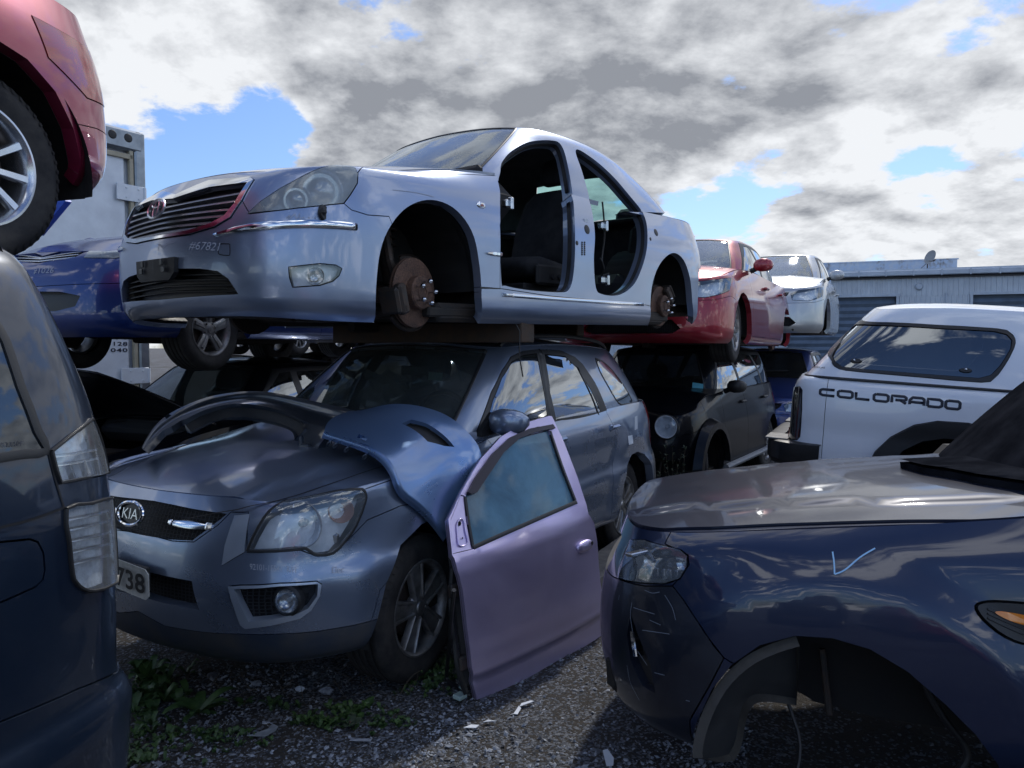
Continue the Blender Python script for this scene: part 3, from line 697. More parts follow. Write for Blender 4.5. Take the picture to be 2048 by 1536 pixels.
    sm=MB(); bar(sm,G,[(u,.012) for u in np.linspace(0,ua,16)],.02,-.004,.005,True); bar(sm,G,[(ua+(ut-ua)*t+.004,.02+(vt-.06)*t) for t in np.linspace(0,1,12)],.014,-.003,.004,True); bar(sm,G,[(u,vt-.024) for u in np.linspace(0,ut,16)],.016,-.003,.004,True); sm.build('windscreen_seal','trim_black',rt)
    for s in(1,-1):
        for i,(cx,on,bk) in enumerate(((0,wheels[0],brakes[0]),(-WB,wheels[1],brakes[1]))):
            if on: wheel(rt,(cx,(W-.09)*s,wr-liftx),wr,.215,wr*.64,style,side=s,rim=rim,steer=steer if i==0 else 0,n=12)
            elif bk: brake(rt,(cx,(W-.13)*s,.30),.15,s)
            well(rt,W-.03,cx,.34,arch+.02,.4,side=s)
        if mirrors: mirror_shell(rt,(cow-.30,W+.06,BZ+.10),pm if handles=='same' else handles,s,.95)
        if doors:
            for x in(m1+.14,-WB+.45): k=MB(); k.box((x,(W-.018)*s,BZ-.10),(.17,.05,.03),bev=.012); k.build('door_handle',pm if handles=='same' else handles,rt)
    f=MB(); f.box((-WB/2,0,b+.03),(WB-.5,W*1.75,.05),bev=.01); f.box((.2,0,b+.06),(F+.3,W*1.15,.08),bev=.03); f.box((-WB-.1,0,b+.1),(RO+.4,W*1.3,.1),bev=.03); f.tube([(-.2,-.2,b),(-1,-.22,b-.01),(-1.9,-.2,b-.01),(-WB,-.35,b+.02)],.035,8)
    for x in(0,-WB): f.tube([(x,-W+.15,.3),(x,W-.15,.3)],.035,8)
    f.build('floor_pan','floor_pan',rt)
    f=MB(); f.box((cow-.22,0,BZ-.05),(.38,W*1.6,.2),bev=.08); f.build('dashboard','cabin_dark',rt)
    if seats:
        for y in(.37,-.37): seat(rt,-1.25,y,b+.30)
        f=MB(); f.box((-WB+.45,0,b+.62),(.14,W*1.4,.6),Matrix.Rotation(R(-14),3,'Y'),.05); f.build('rear_seat','seat_cloth',rt)
        f=MB(); f.tube([(-.78-.4*.17*math.sin(t),.36+.185*math.cos(t),BZ+.02+.165*math.sin(t)) for t in np.linspace(0,2*math.pi,25)],.015,8,False); f.build('steering_wheel','trim_black',rt)
    return S
simple('black_plastic',(.012,.012,.014),.55,var=.3,vs=9,c2=(.03,.029,.028))
simple('liner',(.007,.007,.008),.85,var=.4,vs=5,c2=(.022,.020,.018),bmp=.4,bs=30)
simple('floor_pan',(.02,.019,.018),.85,var=.5,vs=4,c2=(.06,.045,.035),bmp=.4,bs=25)
simple('grille_black',(.01,.01,.012),.35)
simple('trim_black',(.016,.017,.019),.42,var=.2,vs=7)
simple('seat_cloth',(.016,.017,.021),.9,var=.3,vs=12,bmp=.3,bs=150)
simple('cabin_grey',(.05,.05,.05),.8,var=.3,vs=5)
simple('cabin_dark',(.012,.012,.014),.8)
simple('chrome',(.75,.77,.8),.09,1.)
simple('chrome_satin',(.72,.75,.8),.34,.9)
simple('chrome_dim',(.55,.57,.6),.2,1.,var=.25,vs=20)
simple('lamp_house',(.88,.91,.95),.25,.1,var=.3,vs=14,c2=(.62,.65,.70))
simple('slat',(.30,.31,.33),.3,.8)
simple('lamp_dark',(.07,.075,.085),.3,.6,var=.3,vs=14)
simple('alloy',(.42,.43,.44),.33,.85,var=.35,vs=9,c2=(.2,.19,.18))
simple('alloy_dull',(.34,.34,.34),.45,.7,var=.45,vs=9,c2=(.09,.085,.08))
simple('bulb_glass',(.6,.62,.65),.08,.3,coat=1)
simple('iron_dark',(.05,.048,.046),.6,.5,var=.4,vs=20,c2=(.09,.06,.045),bmp=.3,bs=60)
def rustm(name,a,b,c,metal):
    m,nt,s=nodes(name); f=tex(nt,9,7,.7,lo=.35,hi=.65); g=tex(nt,120,4,.7,lo=.4,hi=.7)
    nt.links.new(mixc(nt,g,mixc(nt,f,a,b),c),s.inputs['Base Color']); s.inputs['Roughness'].default_value=.7; s.inputs['Metallic'].default_value=metal
    bump(nt,s,g,.5,.003); M[name]=m
rustm('rust',(.10,.060,.045),(.22,.12,.08),(.05,.032,.027),.3)
rustm('rust_hub',(.2,.13,.08),(.26,.15,.08),(.1,.06,.04),.3)
rustm('rust_dark',(.035,.03,.028),(.06,.04,.03),(.03,.022,.02),.2)
def tyrem():
    m,nt,b=nodes('tyre'); f=tex(nt,6,6,.7,lo=.4,hi=.75)
    nt.links.new(mixc(nt,f,(.018,.018,.020),(.062,.058,.054)),b.inputs['Base Color']); b.inputs['Roughness'].default_value=.75; b.inputs['Specular IOR Level'].default_value=.35
    bump(nt,b,tex(nt,60,3,.6),.15,.003); M['tyre']=m
tyrem()
paint('silver_blue',(.28,.34,.47),.75,.29,.22,(.30,.32,.35))
paint('slate',(.225,.285,.40),.75,.26,.22,(.2,.19,.19),up=.55)
paint('slate_bumper',(.15,.26,.48),.7,.26,.25,(.2,.2,.2))
paint('navy',(.006,.015,.05),.3,.3,.05,(.08,.08,.09),up=.3)
paint('deepblue',(.006,.030,.17),.4,.3,.2,(.12,.12,.13),up=.8)
paint('black_paint',(.004,.005,.008),.0,.3,.04,(.05,.05,.05),coat=.30,spec=.1)
paint('teal_black',(.008,.013,.022),.3,.25,.25,(.1,.1,.1))
paint('red',(.28,.006,.02),.45,.3,.15,(.3,.15,.15))
paint('maroon',(.24,.012,.05),.5,.3,.15,(.2,.12,.12))
paint('white',(.76,.80,.86),0.,.3,.15,(.5,.48,.45))
paint('silver',(.42,.45,.48),.7,.3,.3,(.4,.4,.4))
paint('mauve',(.58,.50,.75),.72,.33,.4,(.38,.36,.4),up=.1)
simple('lip_blue',(.02,.032,.055),.5,var=.4,vs=6,c2=(.06,.06,.06))
glass('glass_clear',(.82,.86,.87),.06,.02,.10)
glass('lens',(.90,.94,.97),.12,.03,.13,(.70,.80,.90))
glass('lens_haze',(.86,.90,.90),.08,.10,.62,(.62,.68,.70))
glass('glass_wind',(.34,.38,.38),.07,.03,.22,(.22,.26,.27))
glass('glass_wind2',(.72,.78,.76),.13,.03,.5,(.52,.55,.53))  # pale film also stands in for the cloud reflection on the windscreen
glass('glass_side',(.28,.31,.32),.30,.015,.06)
glass('glass_dark',(.05,.055,.06),.08,.015,.05)
glass('glass_teal',(.50,.84,.80),.02,.02,.15,(.35,.5,.48))
glass('glass_blue',(.12,.25,.33),.05,.04,.72,(.19,.37,.49))
simple('lamp_red',(.25,.01,.012),.15,coat=1)
simple('lamp_amber',(.75,.22,.01),.2,coat=1)
simple('ink',(.012,.015,.03),.4)
simple('chalk',(.40,.44,.52),.8)
simple('lamp_bowl',(.82,.86,.92),.14,.55,var=.15,vs=25)
simple('chalk_blue',(.35,.6,.85),.7)
simple('plate_white',(.62,.62,.58),.5,var=.3,vs=30)
simple('cyan_label',(.10,.42,.55),.5)
simple('paper',(.6,.65,.72),.6)
simple('bare_grey',(.17,.17,.175),.6,.2,var=.5,vs=8,c2=(.08,.075,.07))
simple('undercoat',(.10,.095,.085),.8,.1,var=.5,vs=6,c2=(.045,.04,.035),bmp=.3,bs=40)
simple('white_metal',(.70,.75,.80),.45,.1,var=.2,vs=4,c2=(.58,.62,.67))
simple('blue_tarp',(.01,.09,.55),.45)
simple('timber',(.040,.028,.020),.8,var=.5,vs=14,c2=(.075,.045,.028),bmp=.5,bs=50)
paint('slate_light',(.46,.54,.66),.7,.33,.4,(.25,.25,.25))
simple('lamp_amber_dim',(.55,.30,.22),.2,.5)
simple('label_green',(.25,.38,.30),.6)
glass('plastic_film',(.6,.65,.68),.25,.18,.35,(.5,.53,.55))
def meshmat():
    m,nt,b=nodes('grille_mesh'); tc=nt.nodes.new('ShaderNodeTexCoord'); vo=nt.nodes.new('ShaderNodeTexVoronoi'); vo.feature='DISTANCE_TO_EDGE'; vo.inputs['Scale'].default_value=48; vo.inputs['Randomness'].default_value=.12
    mp=nt.nodes.new('ShaderNodeMapping'); mp.inputs['Scale'].default_value=(0.02,1,1.5); nt.links.new(tc.outputs['Object'],mp.inputs[0]); nt.links.new(mp.outputs[0],vo.inputs['Vector'])
    r=nt.nodes.new('ShaderNodeMapRange'); r.inputs[1].default_value=.08; r.inputs[2].default_value=.16; r.inputs[3].default_value=1; r.inputs[4].default_value=0; nt.links.new(vo.outputs[0],r.inputs[0])
    nt.links.new(mixc(nt,r.outputs[0],(.002,.002,.003),(.025,.028,.034)),b.inputs['Base Color']); b.inputs['Roughness'].default_value=.55; b.inputs['Specular IOR Level'].default_value=.25; bump(nt,b,r.outputs[0],1.,.01); M['grille_mesh']=m
meshmat()
paint('van_blue',(.008,.018,.04),.35,.3,.2,(.09,.1,.11),up=.2)
glass('glass_van',(.03,.04,.05),.12,.03,.25,(.05,.08,.12))
glass('tail_lens',(.88,.93,.97),.14,.05,.22,(.55,.6,.65))
simple('tail_house',(.75,.79,.85),.3,.15,var=.35,vs=40,c2=(.30,.33,.38))
simple('trim_grey',(.22,.23,.25),.45,.3)
simple('alloy_bright',(.62,.64,.68),.22,.9,var=.15,vs=9)
paint('slate_bumper2',(.04,.055,.08),.5,.38,.5,(.12,.12,.12))
simple('bumper_inside',(.02,.022,.026),.7,var=.4,vs=6,c2=(.05,.05,.05))
simple('visor',(.045,.038,.05),.45,var=.2,vs=6,spec=.3)
paint('navy_dull',(.006,.010,.022),.2,.35,.4,(.05,.06,.08),coat=.8)
paint('bonnet_dusty',(.018,.022,.04),.15,.33,.10,(.08,.08,.10),coat=.6,up=.4,spec=.1)
simple('lamp_black',(.05,.055,.06),.25,.5)
simple('black_rough',(.008,.009,.012),.8,spec=0.,var=.6,vs=7,c2=(.02,.022,.028),bmp=.5,bs=24)
simple('scratch',(.16,.19,.24),.6)
simple('tail_dark',(.012,.010,.014),.15,var=.2,coat=1)
glass('glass_canopy',(.10,.11,.12),.16,.015,.08)
paint('white_gloss',(.76,.80,.86),0.,.3,.08,(.5,.48,.45))
simple('stone_light',(.33,.36,.41),.85,var=.5,vs=25,c2=(.15,.16,.18))
simple('stone_dark',(.12,.125,.14),.85,var=.5,vs=25,c2=(.035,.035,.036))
simple('leaf',(.065,.125,.035),.5,var=.4,vs=30,c2=(.03,.065,.02))
simple('leaf_grey',(.06,.085,.05),.6,var=.4,vs=30)
simple('stalk',(.10,.075,.05),.8,var=.4,vs=20)
simple('glass_grey',(.28,.31,.34),.5,var=.4,vs=30)
simple('plug_green',(.38,.50,.48),.5)
simple('concrete',(.20,.185,.165),.9,var=.4,vs=9,c2=(.11,.10,.09),bmp=.5,bs=40)
simple('beige',(.42,.38,.28),.6,var=.2,vs=9)
simple('alu',(.30,.33,.36),.35,.8,var=.3,vs=8)
simple('shed_wall',(.50,.56,.63),.55,.2,var=.2,vs=1.2,c2=(.42,.47,.53))
simple('shed_trim',(.46,.53,.62),.5,.1,var=.2,vs=2)
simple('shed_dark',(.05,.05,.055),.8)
simple('roller',(.10,.14,.20),.4,.3,var=.3,vs=2)
simple('dish_grey',(.26,.28,.31),.5)
def shed_rust():
    m,nt,b=nodes('shed_rust'); f=tex(nt,1.6,5,.65,sc3=(1,1,.25),lo=.52,hi=.66); g=tex(nt,6,4,.6,lo=.4,hi=.6)
    nt.links.new(mixc(nt,mth(nt,'MULTIPLY',f,g),mixc(nt,g,(.42,.52,.66),(.50,.56,.64)),(.10,.07,.045)),b.inputs['Base Color']); b.inputs['Roughness'].default_value=.6; M['shed_rust']=m
shed_rust()
# ---------------------------------------------------------------- sky, sun
CLOUD_LIT=(3.6,3.7,3.85); CLOUD_SHADE=(1.2,1.28,1.45)
SUN_EL,SUN_AZ=48.,24.      # azimuth right of the view direction (+Y)
w=bpy.data.worlds.new('World'); scene.world=w; w.use_nodes=True; nt=w.node_tree
bg=nt.nodes['Background']; bg.inputs[1].default_value=.15
sky=nt.nodes.new('ShaderNodeTexSky'); sky.sky_type='NISHITA'; sky.sun_disc=False; sky.sun_elevation=R(SUN_EL); sky.sun_rotation=R(SUN_AZ); sky.air_density=1.2; sky.dust_density=.6; sky.ozone_density=2.2
geo=nt.nodes.new('ShaderNodeTexCoord'); sep=nt.nodes.new('ShaderNodeSeparateXYZ'); nt.links.new(geo.outputs['Generated'],sep.inputs[0])
# project directions on a cloud plane so clouds flatten and shrink to the horizon
zz=mth(nt,'ADD',mth(nt,'MAXIMUM',sep.outputs[2],0.),.28)
cx_=mth(nt,'DIVIDE',sep.outputs[0],zz); cy_=mth(nt,'DIVIDE',sep.outputs[1],zz)
cmb=nt.nodes.new('ShaderNodeCombineXYZ'); nt.links.new(cx_,cmb.inputs[0]); nt.links.new(cy_,cmb.inputs[1])
def wn(scale,detail,rough,off=(0,0,0),dist=0.):
    a=nt.nodes.new('ShaderNodeVectorMath'); a.operation='ADD'; a.inputs[1].default_value=off; nt.links.new(cmb.outputs[0],a.inputs[0])
    n=nt.nodes.new('ShaderNodeTexNoise'); n.inputs['Scale'].default_value=scale; n.inputs['Detail'].default_value=detail; n.inputs['Roughness'].default_value=rough; n.inputs['Distortion'].default_value=dist
    nt.links.new(a.outputs[0],n.inputs['Vector']); return n.outputs['Fac']
def blob(px,py,rad,amp):
    "smooth bump around the sky direction seen at this place of the photograph"
    d=ray(px,py).normalized(); n=nt.nodes.new('ShaderNodeVectorMath'); n.operation='DOT_PRODUCT'; n.inputs[1].default_value=d
    nrmz=nt.nodes.new('ShaderNodeVectorMath'); nrmz.operation='NORMALIZE'; nt.links.new(geo.outputs['Generated'],nrmz.inputs[0]); nt.links.new(nrmz.outputs[0],n.inputs[0])
    r=nt.nodes.new('ShaderNodeMapRange'); r.interpolation_type='SMOOTHERSTEP'; r.inputs[1].default_value=math.cos(math.atan(rad/F_PX)); r.inputs[2].default_value=1; r.inputs[3].default_value=0; r.inputs[4].default_value=amp
    nt.links.new(n.outputs['Value'],r.inputs[0]); return r.outputs[0]
def total(lst):
    t=lst[0]
    for q in lst[1:]: t=mth(nt,'ADD',t,q)
    return t
n1=wn(2.3,12,.60,(3.1,1.7,0),.15); n2=wn(6.5,9,.62,(0,4,0),.0)
back=nt.nodes.new('ShaderNodeMapRange'); back.interpolation_type='SMOOTHSTEP'; back.inputs[1].default_value=.35; back.inputs[2].default_value=-.5; back.inputs[3].default_value=0; back.inputs[4].default_value=-.20; nt.links.new(sep.outputs[1],back.inputs[0])
cov=total([back.outputs[0],mth(nt,'MULTIPLY_ADD',n1,2.3,-.60),mth(nt,'MULTIPLY_ADD',n2,1.0,-.45)]+[blob(*b) for b in
   ((1050,60,700,.34),(1350,220,520,.14),(380,90,300,.18),(1750,420,230,.12),(1900,120,330,.12),(760,260,170,.12),(1850,500,200,.12),(1700,80,350,.06),(1650,560,260,.10),
    (540,265,100,-.38),(340,350,170,-.32),(480,330,120,-.25),(1430,430,130,-.42),(1520,350,100,-.22),(1850,350,90,-.36),(1720,255,55,-.3),(2040,230,80,-.3),(1280,440,90,-.2),(-300,200,500,.1),(2500,200,500,.1))])
r=nt.nodes.new('ShaderNodeMapRange'); r.interpolation_type='SMOOTHSTEP'; r.inputs[1].default_value=.49; r.inputs[2].default_value=.70; r.inputs[3].default_value=0; r.inputs[4].default_value=1; nt.links.new(cov,r.inputs[0]); dens=r.outputs[0]
# thick cores are grey from below, thin rims glow; the light side of each billow is found by sampling the noise towards the sun
r2=nt.nodes.new('ShaderNodeMapRange'); r2.interpolation_type='SMOOTHSTEP'; r2.inputs[1].default_value=.62; r2.inputs[2].default_value=1.25; r2.inputs[3].default_value=0; r2.inputs[4].default_value=1; nt.links.new(cov,r2.inputs[0])
n3=wn(4.0,6,.55,(7.3,2.2,1.)); n3b=wn(4.0,6,.55,(7.3+.04,2.2+.06,1.)); n5=wn(2.3,8,.6,(3.1+.03,1.7+.06,0),.15); n1b=wn(2.3,8,.6,(3.1,1.7,0),.15)
rel=mth(nt,'MULTIPLY',mth(nt,'SUBTRACT',n5,n1b),4.2); rel2=mth(nt,'MULTIPLY',mth(nt,'SUBTRACT',n3b,n3),1.5)
core=total([mth(nt,'MULTIPLY',r2.outputs[0],.58),rel,rel2,mth(nt,'MULTIPLY_ADD',n3,1.1,-.31)]+[blob(*b) for b in ((1500,150,420,.10),(950,120,520,.08),(350,130,330,-.34),(1700,560,420,-.25),(1980,60,300,-.28),(1750,330,150,-.25),(1100,30,160,-.1))])
core=mth(nt,'MINIMUM',mth(nt,'MAXIMUM',core,0.),1.)
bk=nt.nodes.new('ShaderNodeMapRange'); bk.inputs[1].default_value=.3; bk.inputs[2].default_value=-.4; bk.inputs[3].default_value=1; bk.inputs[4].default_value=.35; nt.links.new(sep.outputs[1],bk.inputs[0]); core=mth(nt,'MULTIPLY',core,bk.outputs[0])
cc=mixc(nt,core,CLOUD_LIT,CLOUD_SHADE)
# clouds opposite the sun show their sunlit side, brightened here to add fill light
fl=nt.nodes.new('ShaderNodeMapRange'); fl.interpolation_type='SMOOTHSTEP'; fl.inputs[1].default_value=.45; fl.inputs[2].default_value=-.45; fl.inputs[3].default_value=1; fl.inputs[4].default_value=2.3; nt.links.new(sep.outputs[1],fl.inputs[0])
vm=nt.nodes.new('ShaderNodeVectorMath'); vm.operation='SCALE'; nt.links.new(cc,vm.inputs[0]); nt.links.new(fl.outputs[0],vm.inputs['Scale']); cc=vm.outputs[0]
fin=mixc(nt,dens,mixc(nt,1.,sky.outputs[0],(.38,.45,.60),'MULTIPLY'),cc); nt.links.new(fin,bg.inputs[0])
sd=bpy.data.lights.new('sun','SUN'); sd.energy=1.6; sd.angle=R(3.); sd.color=(1,.95,.87); so=bpy.data.objects.new('sun',sd); COL.objects.link(so)
sdv=Vector((math.sin(R(SUN_AZ))*math.cos(R(SUN_EL)),math.cos(R(SUN_AZ))*math.cos(R(SUN_EL)),math.sin(R(SUN_EL)))); so.rotation_euler=sdv.to_track_quat('Z','Y').to_euler()
scene.view_settings.view_transform='Standard'; scene.view_settings.look='None'; scene.view_settings.exposure=.72; scene.view_settings.gamma=1
scene.render.engine='CYCLES'
scene.cycles.max_bounces=8; scene.cycles.transparent_max_bounces=16; scene.cycles.diffuse_bounces=2; scene.cycles.glossy_bounces=3
# ---------------------------------------------------------------- silver sedan without doors and wheels
def build_sedan():
    V=Veh('sedan_car','silver sedan without doors or wheels, bare brake discs, resting on the grey off-roader','car',(-1.021,4.31,1.549),37.35,.97)
    rt=V.root
    sp=dict(plan=[(1.017,0),(1.015,.12),(1.0,.3),(.965,.48),(.90,.64),(.79,.765),(.63,.85),(.42,.887),(.1,.897),(-.4,.902),(-1.0,.904),(-1.6,.904),(-2.2,.902),(-2.7,.893),(-3.05,.87),(-3.3,.82),(-3.46,.72),(-3.54,.5),(-3.56,.2),(-3.56,0)],
      lev=[(.175,.14,.25,.06,.06,.05),(.215,.18,.3,.012,.012,.02),(.26,.23,.34,.015,.0,0),(.33,.33,.42,.0,.0,0),(.44,.45,.52,.0,.0,0),(.55,.56,.62,.015,-.004,0),(.65,.67,.72,.045,0,.0),(.74,.78,.84,.095,.018,.02),(.79,.87,.92,.14,.045,.06),(None,None,None,.172,.095,.11)],
      zc=[(1.1,.72),(.95,.785),(.84,.83),(.7,.872),(.5,.915),(.2,.965),(-.1,1.0),(-.35,1.02),(-.6,1.035),(-1,1.04),(-2,1.05),(-2.7,1.07),(-3.1,1.075),(-3.4,1.045),(-3.7,.98)],
      drop=[(1.1,.11),(.84,.12),(.45,.11),(0,.08),(-.4,.06),(-1,.075),(-2.5,.08),(-3.6,.09)],
      gb=[(-.30,0,None),(-.305,.15,None),(-.33,.35,None),(-.38,.52,None),(-.46,.64,None),(-.58,.725,None),(-.8,.785,None),(-1.2,.81,None),(-1.7,.81,None),(-2.25,.80,None),(-2.75,.775,None),(-2.98,.70,None),(-3.13,.58,None),(-3.22,.4,None),(-3.26,.15,None),(-3.26,0,None)],
      gt=[(-.94,0),(-.942,.12),(-.955,.3),(-.98,.42),(-1.02,.5),(-1.09,.55),(-1.2,.58),(-1.4,.59),(-1.7,.59),(-1.98,.585),(-2.18,.57),(-2.32,.54),(-2.40,.47),(-2.43,.3),(-2.44,.12),(-2.44,0)],
      rz=[(-.9,1.395),(-1.1,1.435),(-1.5,1.465),(-1.9,1.46),(-2.3,1.415),(-2.6,1.36)],rd=.055,bulge=.035)
    S=bodysurf(sp); B,D,G,RF=S['belt'],S['deck'],S['green'],S['roof']
    P=lambda *a,**k: V.px(B,*a,**k)
    archF=[(751,645),(752,600),(754,560),(759,515),(770,475),(790,440),(815,415),(845,402),(875,402),(905,415),(930,440),(948,475),(957,520),(962,570),(963,645)]
    archR=[(1300,655),(1302,590),(1309,553),(1321,527),(1337,510),(1352,507),(1367,520),(1377,545),(1383,580),(1387,655)]
    fdoor=[(1001,345),(1009,318),(1029,299),(1060,284),(1100,281),(1122,290),(1135,330),(1146,400),(1150,480),(1147,545),(1138,578),(1118,584),(1060,580),(1012,571),(1003,560),(1001,450)]
    rdoor=[(1152,300),(1185,317),(1225,352),(1262,395),(1285,425),(1294,455),(1293,500),(1280,545),(1262,575),(1235,590),(1205,588),(1192,575),(1188,520),(1190,465),(1180,400),(1165,345)]
    regs=[dict(n='w1',p=foot(P(cr(archF,3))),skip=True,jamb=.05),dict(n='w2',p=foot(P(cr(archR,3))),skip=True,jamb=.05),
      dict(n='d1',p=snap(B,P(cr(fdoor,5,True)),False),skip=True,jamb=.09),dict(n='d2',p=snap(B,P(cr(rdoor,5,True)),False),skip=True,jamb=.09),
      dict(n='headlight',p=P([(494,428),(520,404),(560,377),(610,350),(650,334),(684,326),(703,331),(716,347),(714,367),(700,390),(687,407),(640,412),(560,421)]),m='lens_haze',glass=True,off=.002,rim=.008),
      dict(n='fog_lamp',p=P([(577,534),(640,527),(672,530),(684,537),(678,552),(665,563),(640,571),(585,575),(579,556)]),m='lens',glass=True,off=.0,rim=.006),
      dict(n='g1',p=P([(338,394),(420,377),(496,367),(470,408),(450,432),(422,447),(378,461),(318,470)],center=True),skip=True,jamb=.03),
      dict(n='grille_surround',p=P([(338,379),(420,362),(502,355),(509,360),(485,402),(462,436),(430,455),(380,470),(318,478)],center=True),m='chrome',off=.008,rim=.02,core=1),
      dict(n='g2',p=P([(330,538),(400,538),(435,543),(456,558),(476,588),(330,598)],center=True),skip=True,jamb=.06),
      dict(n='front_fender',p=P([(716,345),(730,300),(1004,300),(1001,350),(1000,450),(1000,577),(962,574),(900,560),(785,450),(778,433),(735,430),(703,420),(688,407),(702,388),(715,366)]),m='silver_blue'),
      dict(n='front_bumper',p=P([(335,470),(485,402),(500,428),(560,421),(640,412),(688,407),(703,420),(735,430),(778,433),(790,450),(790,700),(320,660)],center=True),m='silver_blue'),
      dict(n='side_skirt',p=P([(963,577),(1000,577),(1100,592),(1292,610),(1300,612),(1310,660),(940,660)]),m='silver_blue'),
      dict(n='tail_lamp_mount',p=V.side(B,[(-3.22,.9),(-3.22,.62),(-3.45,.60)])+[(B.U[1],.5*B.V[1]),(B.U[1],.86*B.V[1])],m='bare_grey',off=-.02),
      dict(n='rear_apron',p=V.side(B,[(-3.14,.62),(-3.1,.1)])+[(B.U[1],0),(B.U[1],.55*B.V[1])],m='bare_grey',off=-.035)]
    for r in regs:
        if r['n'] in('front_bumper','grille_surround'): r['mir']='join'
    panels(B,regs,rt,.045,('body_side','silver_blue'),inh=.05)
    # lens insides
    for nm,off,mt in (('headlight',-.075,'lamp_house'),('fog_lamp',-.04,'lamp_house')):
        pr=[r for r in regs if r['n']==nm][0]['p']
        panels(B,[dict(n=nm+'_housing',p=pr,m=mt,off=off,rim=off,gap=.004)],rt,.05,(None,None),keep_core=False)
    for y in (1,-1):
        for (pp_,r,mt) in (((642,377),.066,0),((588,394),.044,0)):
            u_=P([pp_]); c=B.pos(u_)[0]-B.nrm(u_)[0]*.035
            o=MB(); z=Vector((1,.8*y,-.05)).normalized(); A=Matrix.Translation(Vector((c[0],c[1]*y,c[2])))@Vector((0,1,0)).rotation_difference(z).to_matrix().to_4x4()
            o.lathe([(r*1.25,-.015),(r*1.2,0),(r*.98,0),(r*.93,-.012),(r*.7,-.004),(r*.4,.014),(0,.02)],28,A); o.lathe([(r*1.55,-.03),(r*1.5,-.012),(r*1.3,-.02)],28,A); o.build('projector_lamp','chrome_dim',rt)
    fq=B.pos(P([(632,552)]))[0]-B.nrm(P([(632,552)]))[0]*.012
    for y in(1,-1):
        lens_bowl(rt,(fq[0],fq[1]*y,fq[2]),(1,.5*y,0),.038,'fog_reflector')
    # grille
    g=MB(); bk=MB()
    e=[(496,367),(487,381),(477,397),(466,414),(455,427),(436,441),(405,452)]
    for k,(x1,y1) in enumerate(e):
        y0=401+k*10.3; c0=P([(340,y0)])[0]; c1=P([(x1-2,y1+3)])[0]
        uv=[(t*c1[0],c0[1]+(c1[1]-c0[1])*(t**1.4)) for t in np.linspace(0,1,14)]
        if k: bar(g,B,uv,.011,-.03,-.006,True)
    g.build('grille_slats','slat',rt)
    pr=[r for r in regs if r['n']=='g1'][0]['p']; panels(B,[dict(n='grille_back',p=pr,m='grille_black',off=-.035,rim=0,gap=-.01,mir='join')],rt,.05,(None,None),keep_core=False)
    pr=[r for r in regs if r['n']=='g2'][0]['p']; panels(B,[dict(n='intake_back',p=pr,m='grille_black',off=-.07,rim=0,gap=-.02,mir='join')],rt,.05,(None,None),keep_core=False)
    g=MB()
    for yy in (549,560,572,584):
        c0=P([(345,yy)])[0];c1=P([(438+(yy-549)*.95,yy-1)])[0]; bar(g,B,[(t*c1[0],c0[1]+(c1[1]-c0[1])*t) for t in np.linspace(0,1,10)],.009,-.06,-.028,True)
    g.build('intake_slats','trim_black',rt)
    # chrome strips, side trim, seams
    c=MB(); 
    bar(c,B,P(cr([(430,470),(470,461),(520,453),(570,449),(620,448),(670,450),(713,454)],3)),.034,-.004,.012,True,[.25,.8,1,1,1,1,.9])
    bar(c,B,P(cr([(1003,589),(1100,597),(1200,604),(1286,609)],3)),.022,-.004,.009,True)
    bar(c,B,P([(972,506),(985,507),(1001,509)]),.022,0,.014,True,[.3,1,1])
    c.build('chrome_strip','chrome',rt)
    w_=MB(); w_.lathe([(0,.012),(.03,.012),(.034,0)],12,Matrix.Translation(Vector(B.pos(P([(645,425)]))[0]))@Matrix.Rotation(.3,4,'Z')); 
    q=B.pos(P([(647,424)]))[0]; w_.box((q[0]+.01,q[1]+.01,q[2]),(.035,.03,.035),bev=.012); w_.build('headlight_washer','black_plastic',rt)
    sg=MB(); q=B.pos(P([(962,411)]))[0]; A=Matrix.Translation(Vector(q))@Matrix.Diagonal((1.6,1,.75,1)); sg.lathe([(0,.008),(.012,.007),(.021,.004),(.024,0)],20,A); sg.build('side_repeater','chrome',rt)
    sg=MB(); sg.lathe([(0,.0105),(.009,.0095),(.0095,.004)],12,A); sg.build('repeater_lens','lamp_red',rt)
    sm=MB()
    seam(sm,B,P(cr([(440,488),(458,488),(460,492),(460,508),(456,511),(440,509),(437,504),(438,490),(440,488)],2)),.004,.001)
    seam(sm,B,P(cr([(960,575),(985,577),(1001,577)],3)),.006,.0015,True)
    sm.build('panel_seam','trim_black',rt,False)
    # plate bracket
    pb=P([(358,514),(357,545)],center=True); 
    panels(B,[dict(n='plate_bracket',p=[(0,pb[1][1]),(pb[1][0],pb[1][1]),(pb[2][0],pb[2][1]),(pb[2][0]*.75,pb[2][1]-.035),(0,pb[2][1]-.035)],m='black_plastic',off=.022,rim=.024,mir='join')],rt,.05,(None,None),keep_core=False)
    hk=MB()
    for s in(-1,1):
        hk.box((1.045,.085*s,.425),(.006,.022,.03),bev=.002); hk.box((1.045,.1*s,.39),(.006,.03,.025),bev=.002)
    hk.build('plate_bracket_slot','grille_black',rt)
    # emblem : ring with two inner ovals
    q=Vector((1.0,0,.672)); em=MB(); nrm=Vector((.93,0,.3)).normalized(); up=Vector((-.3,0,.93)).normalized(); sd=Vector((0,1,0))
    def ell(rx,rz,cy,cz,r): em.tube([q+nrm*.012+sd*(cy+rx*math.cos(t))+up*(cz+rz*math.sin(t)) for t in np.linspace(0,2*math.pi,29)],r,6,False)
    ell(.070,.048,0,0,.006); ell(.020,.044,0,-.002,.0042); ell(.046,.017,0,.022,.0042)
    em.build('badge','chrome_satin',rt)
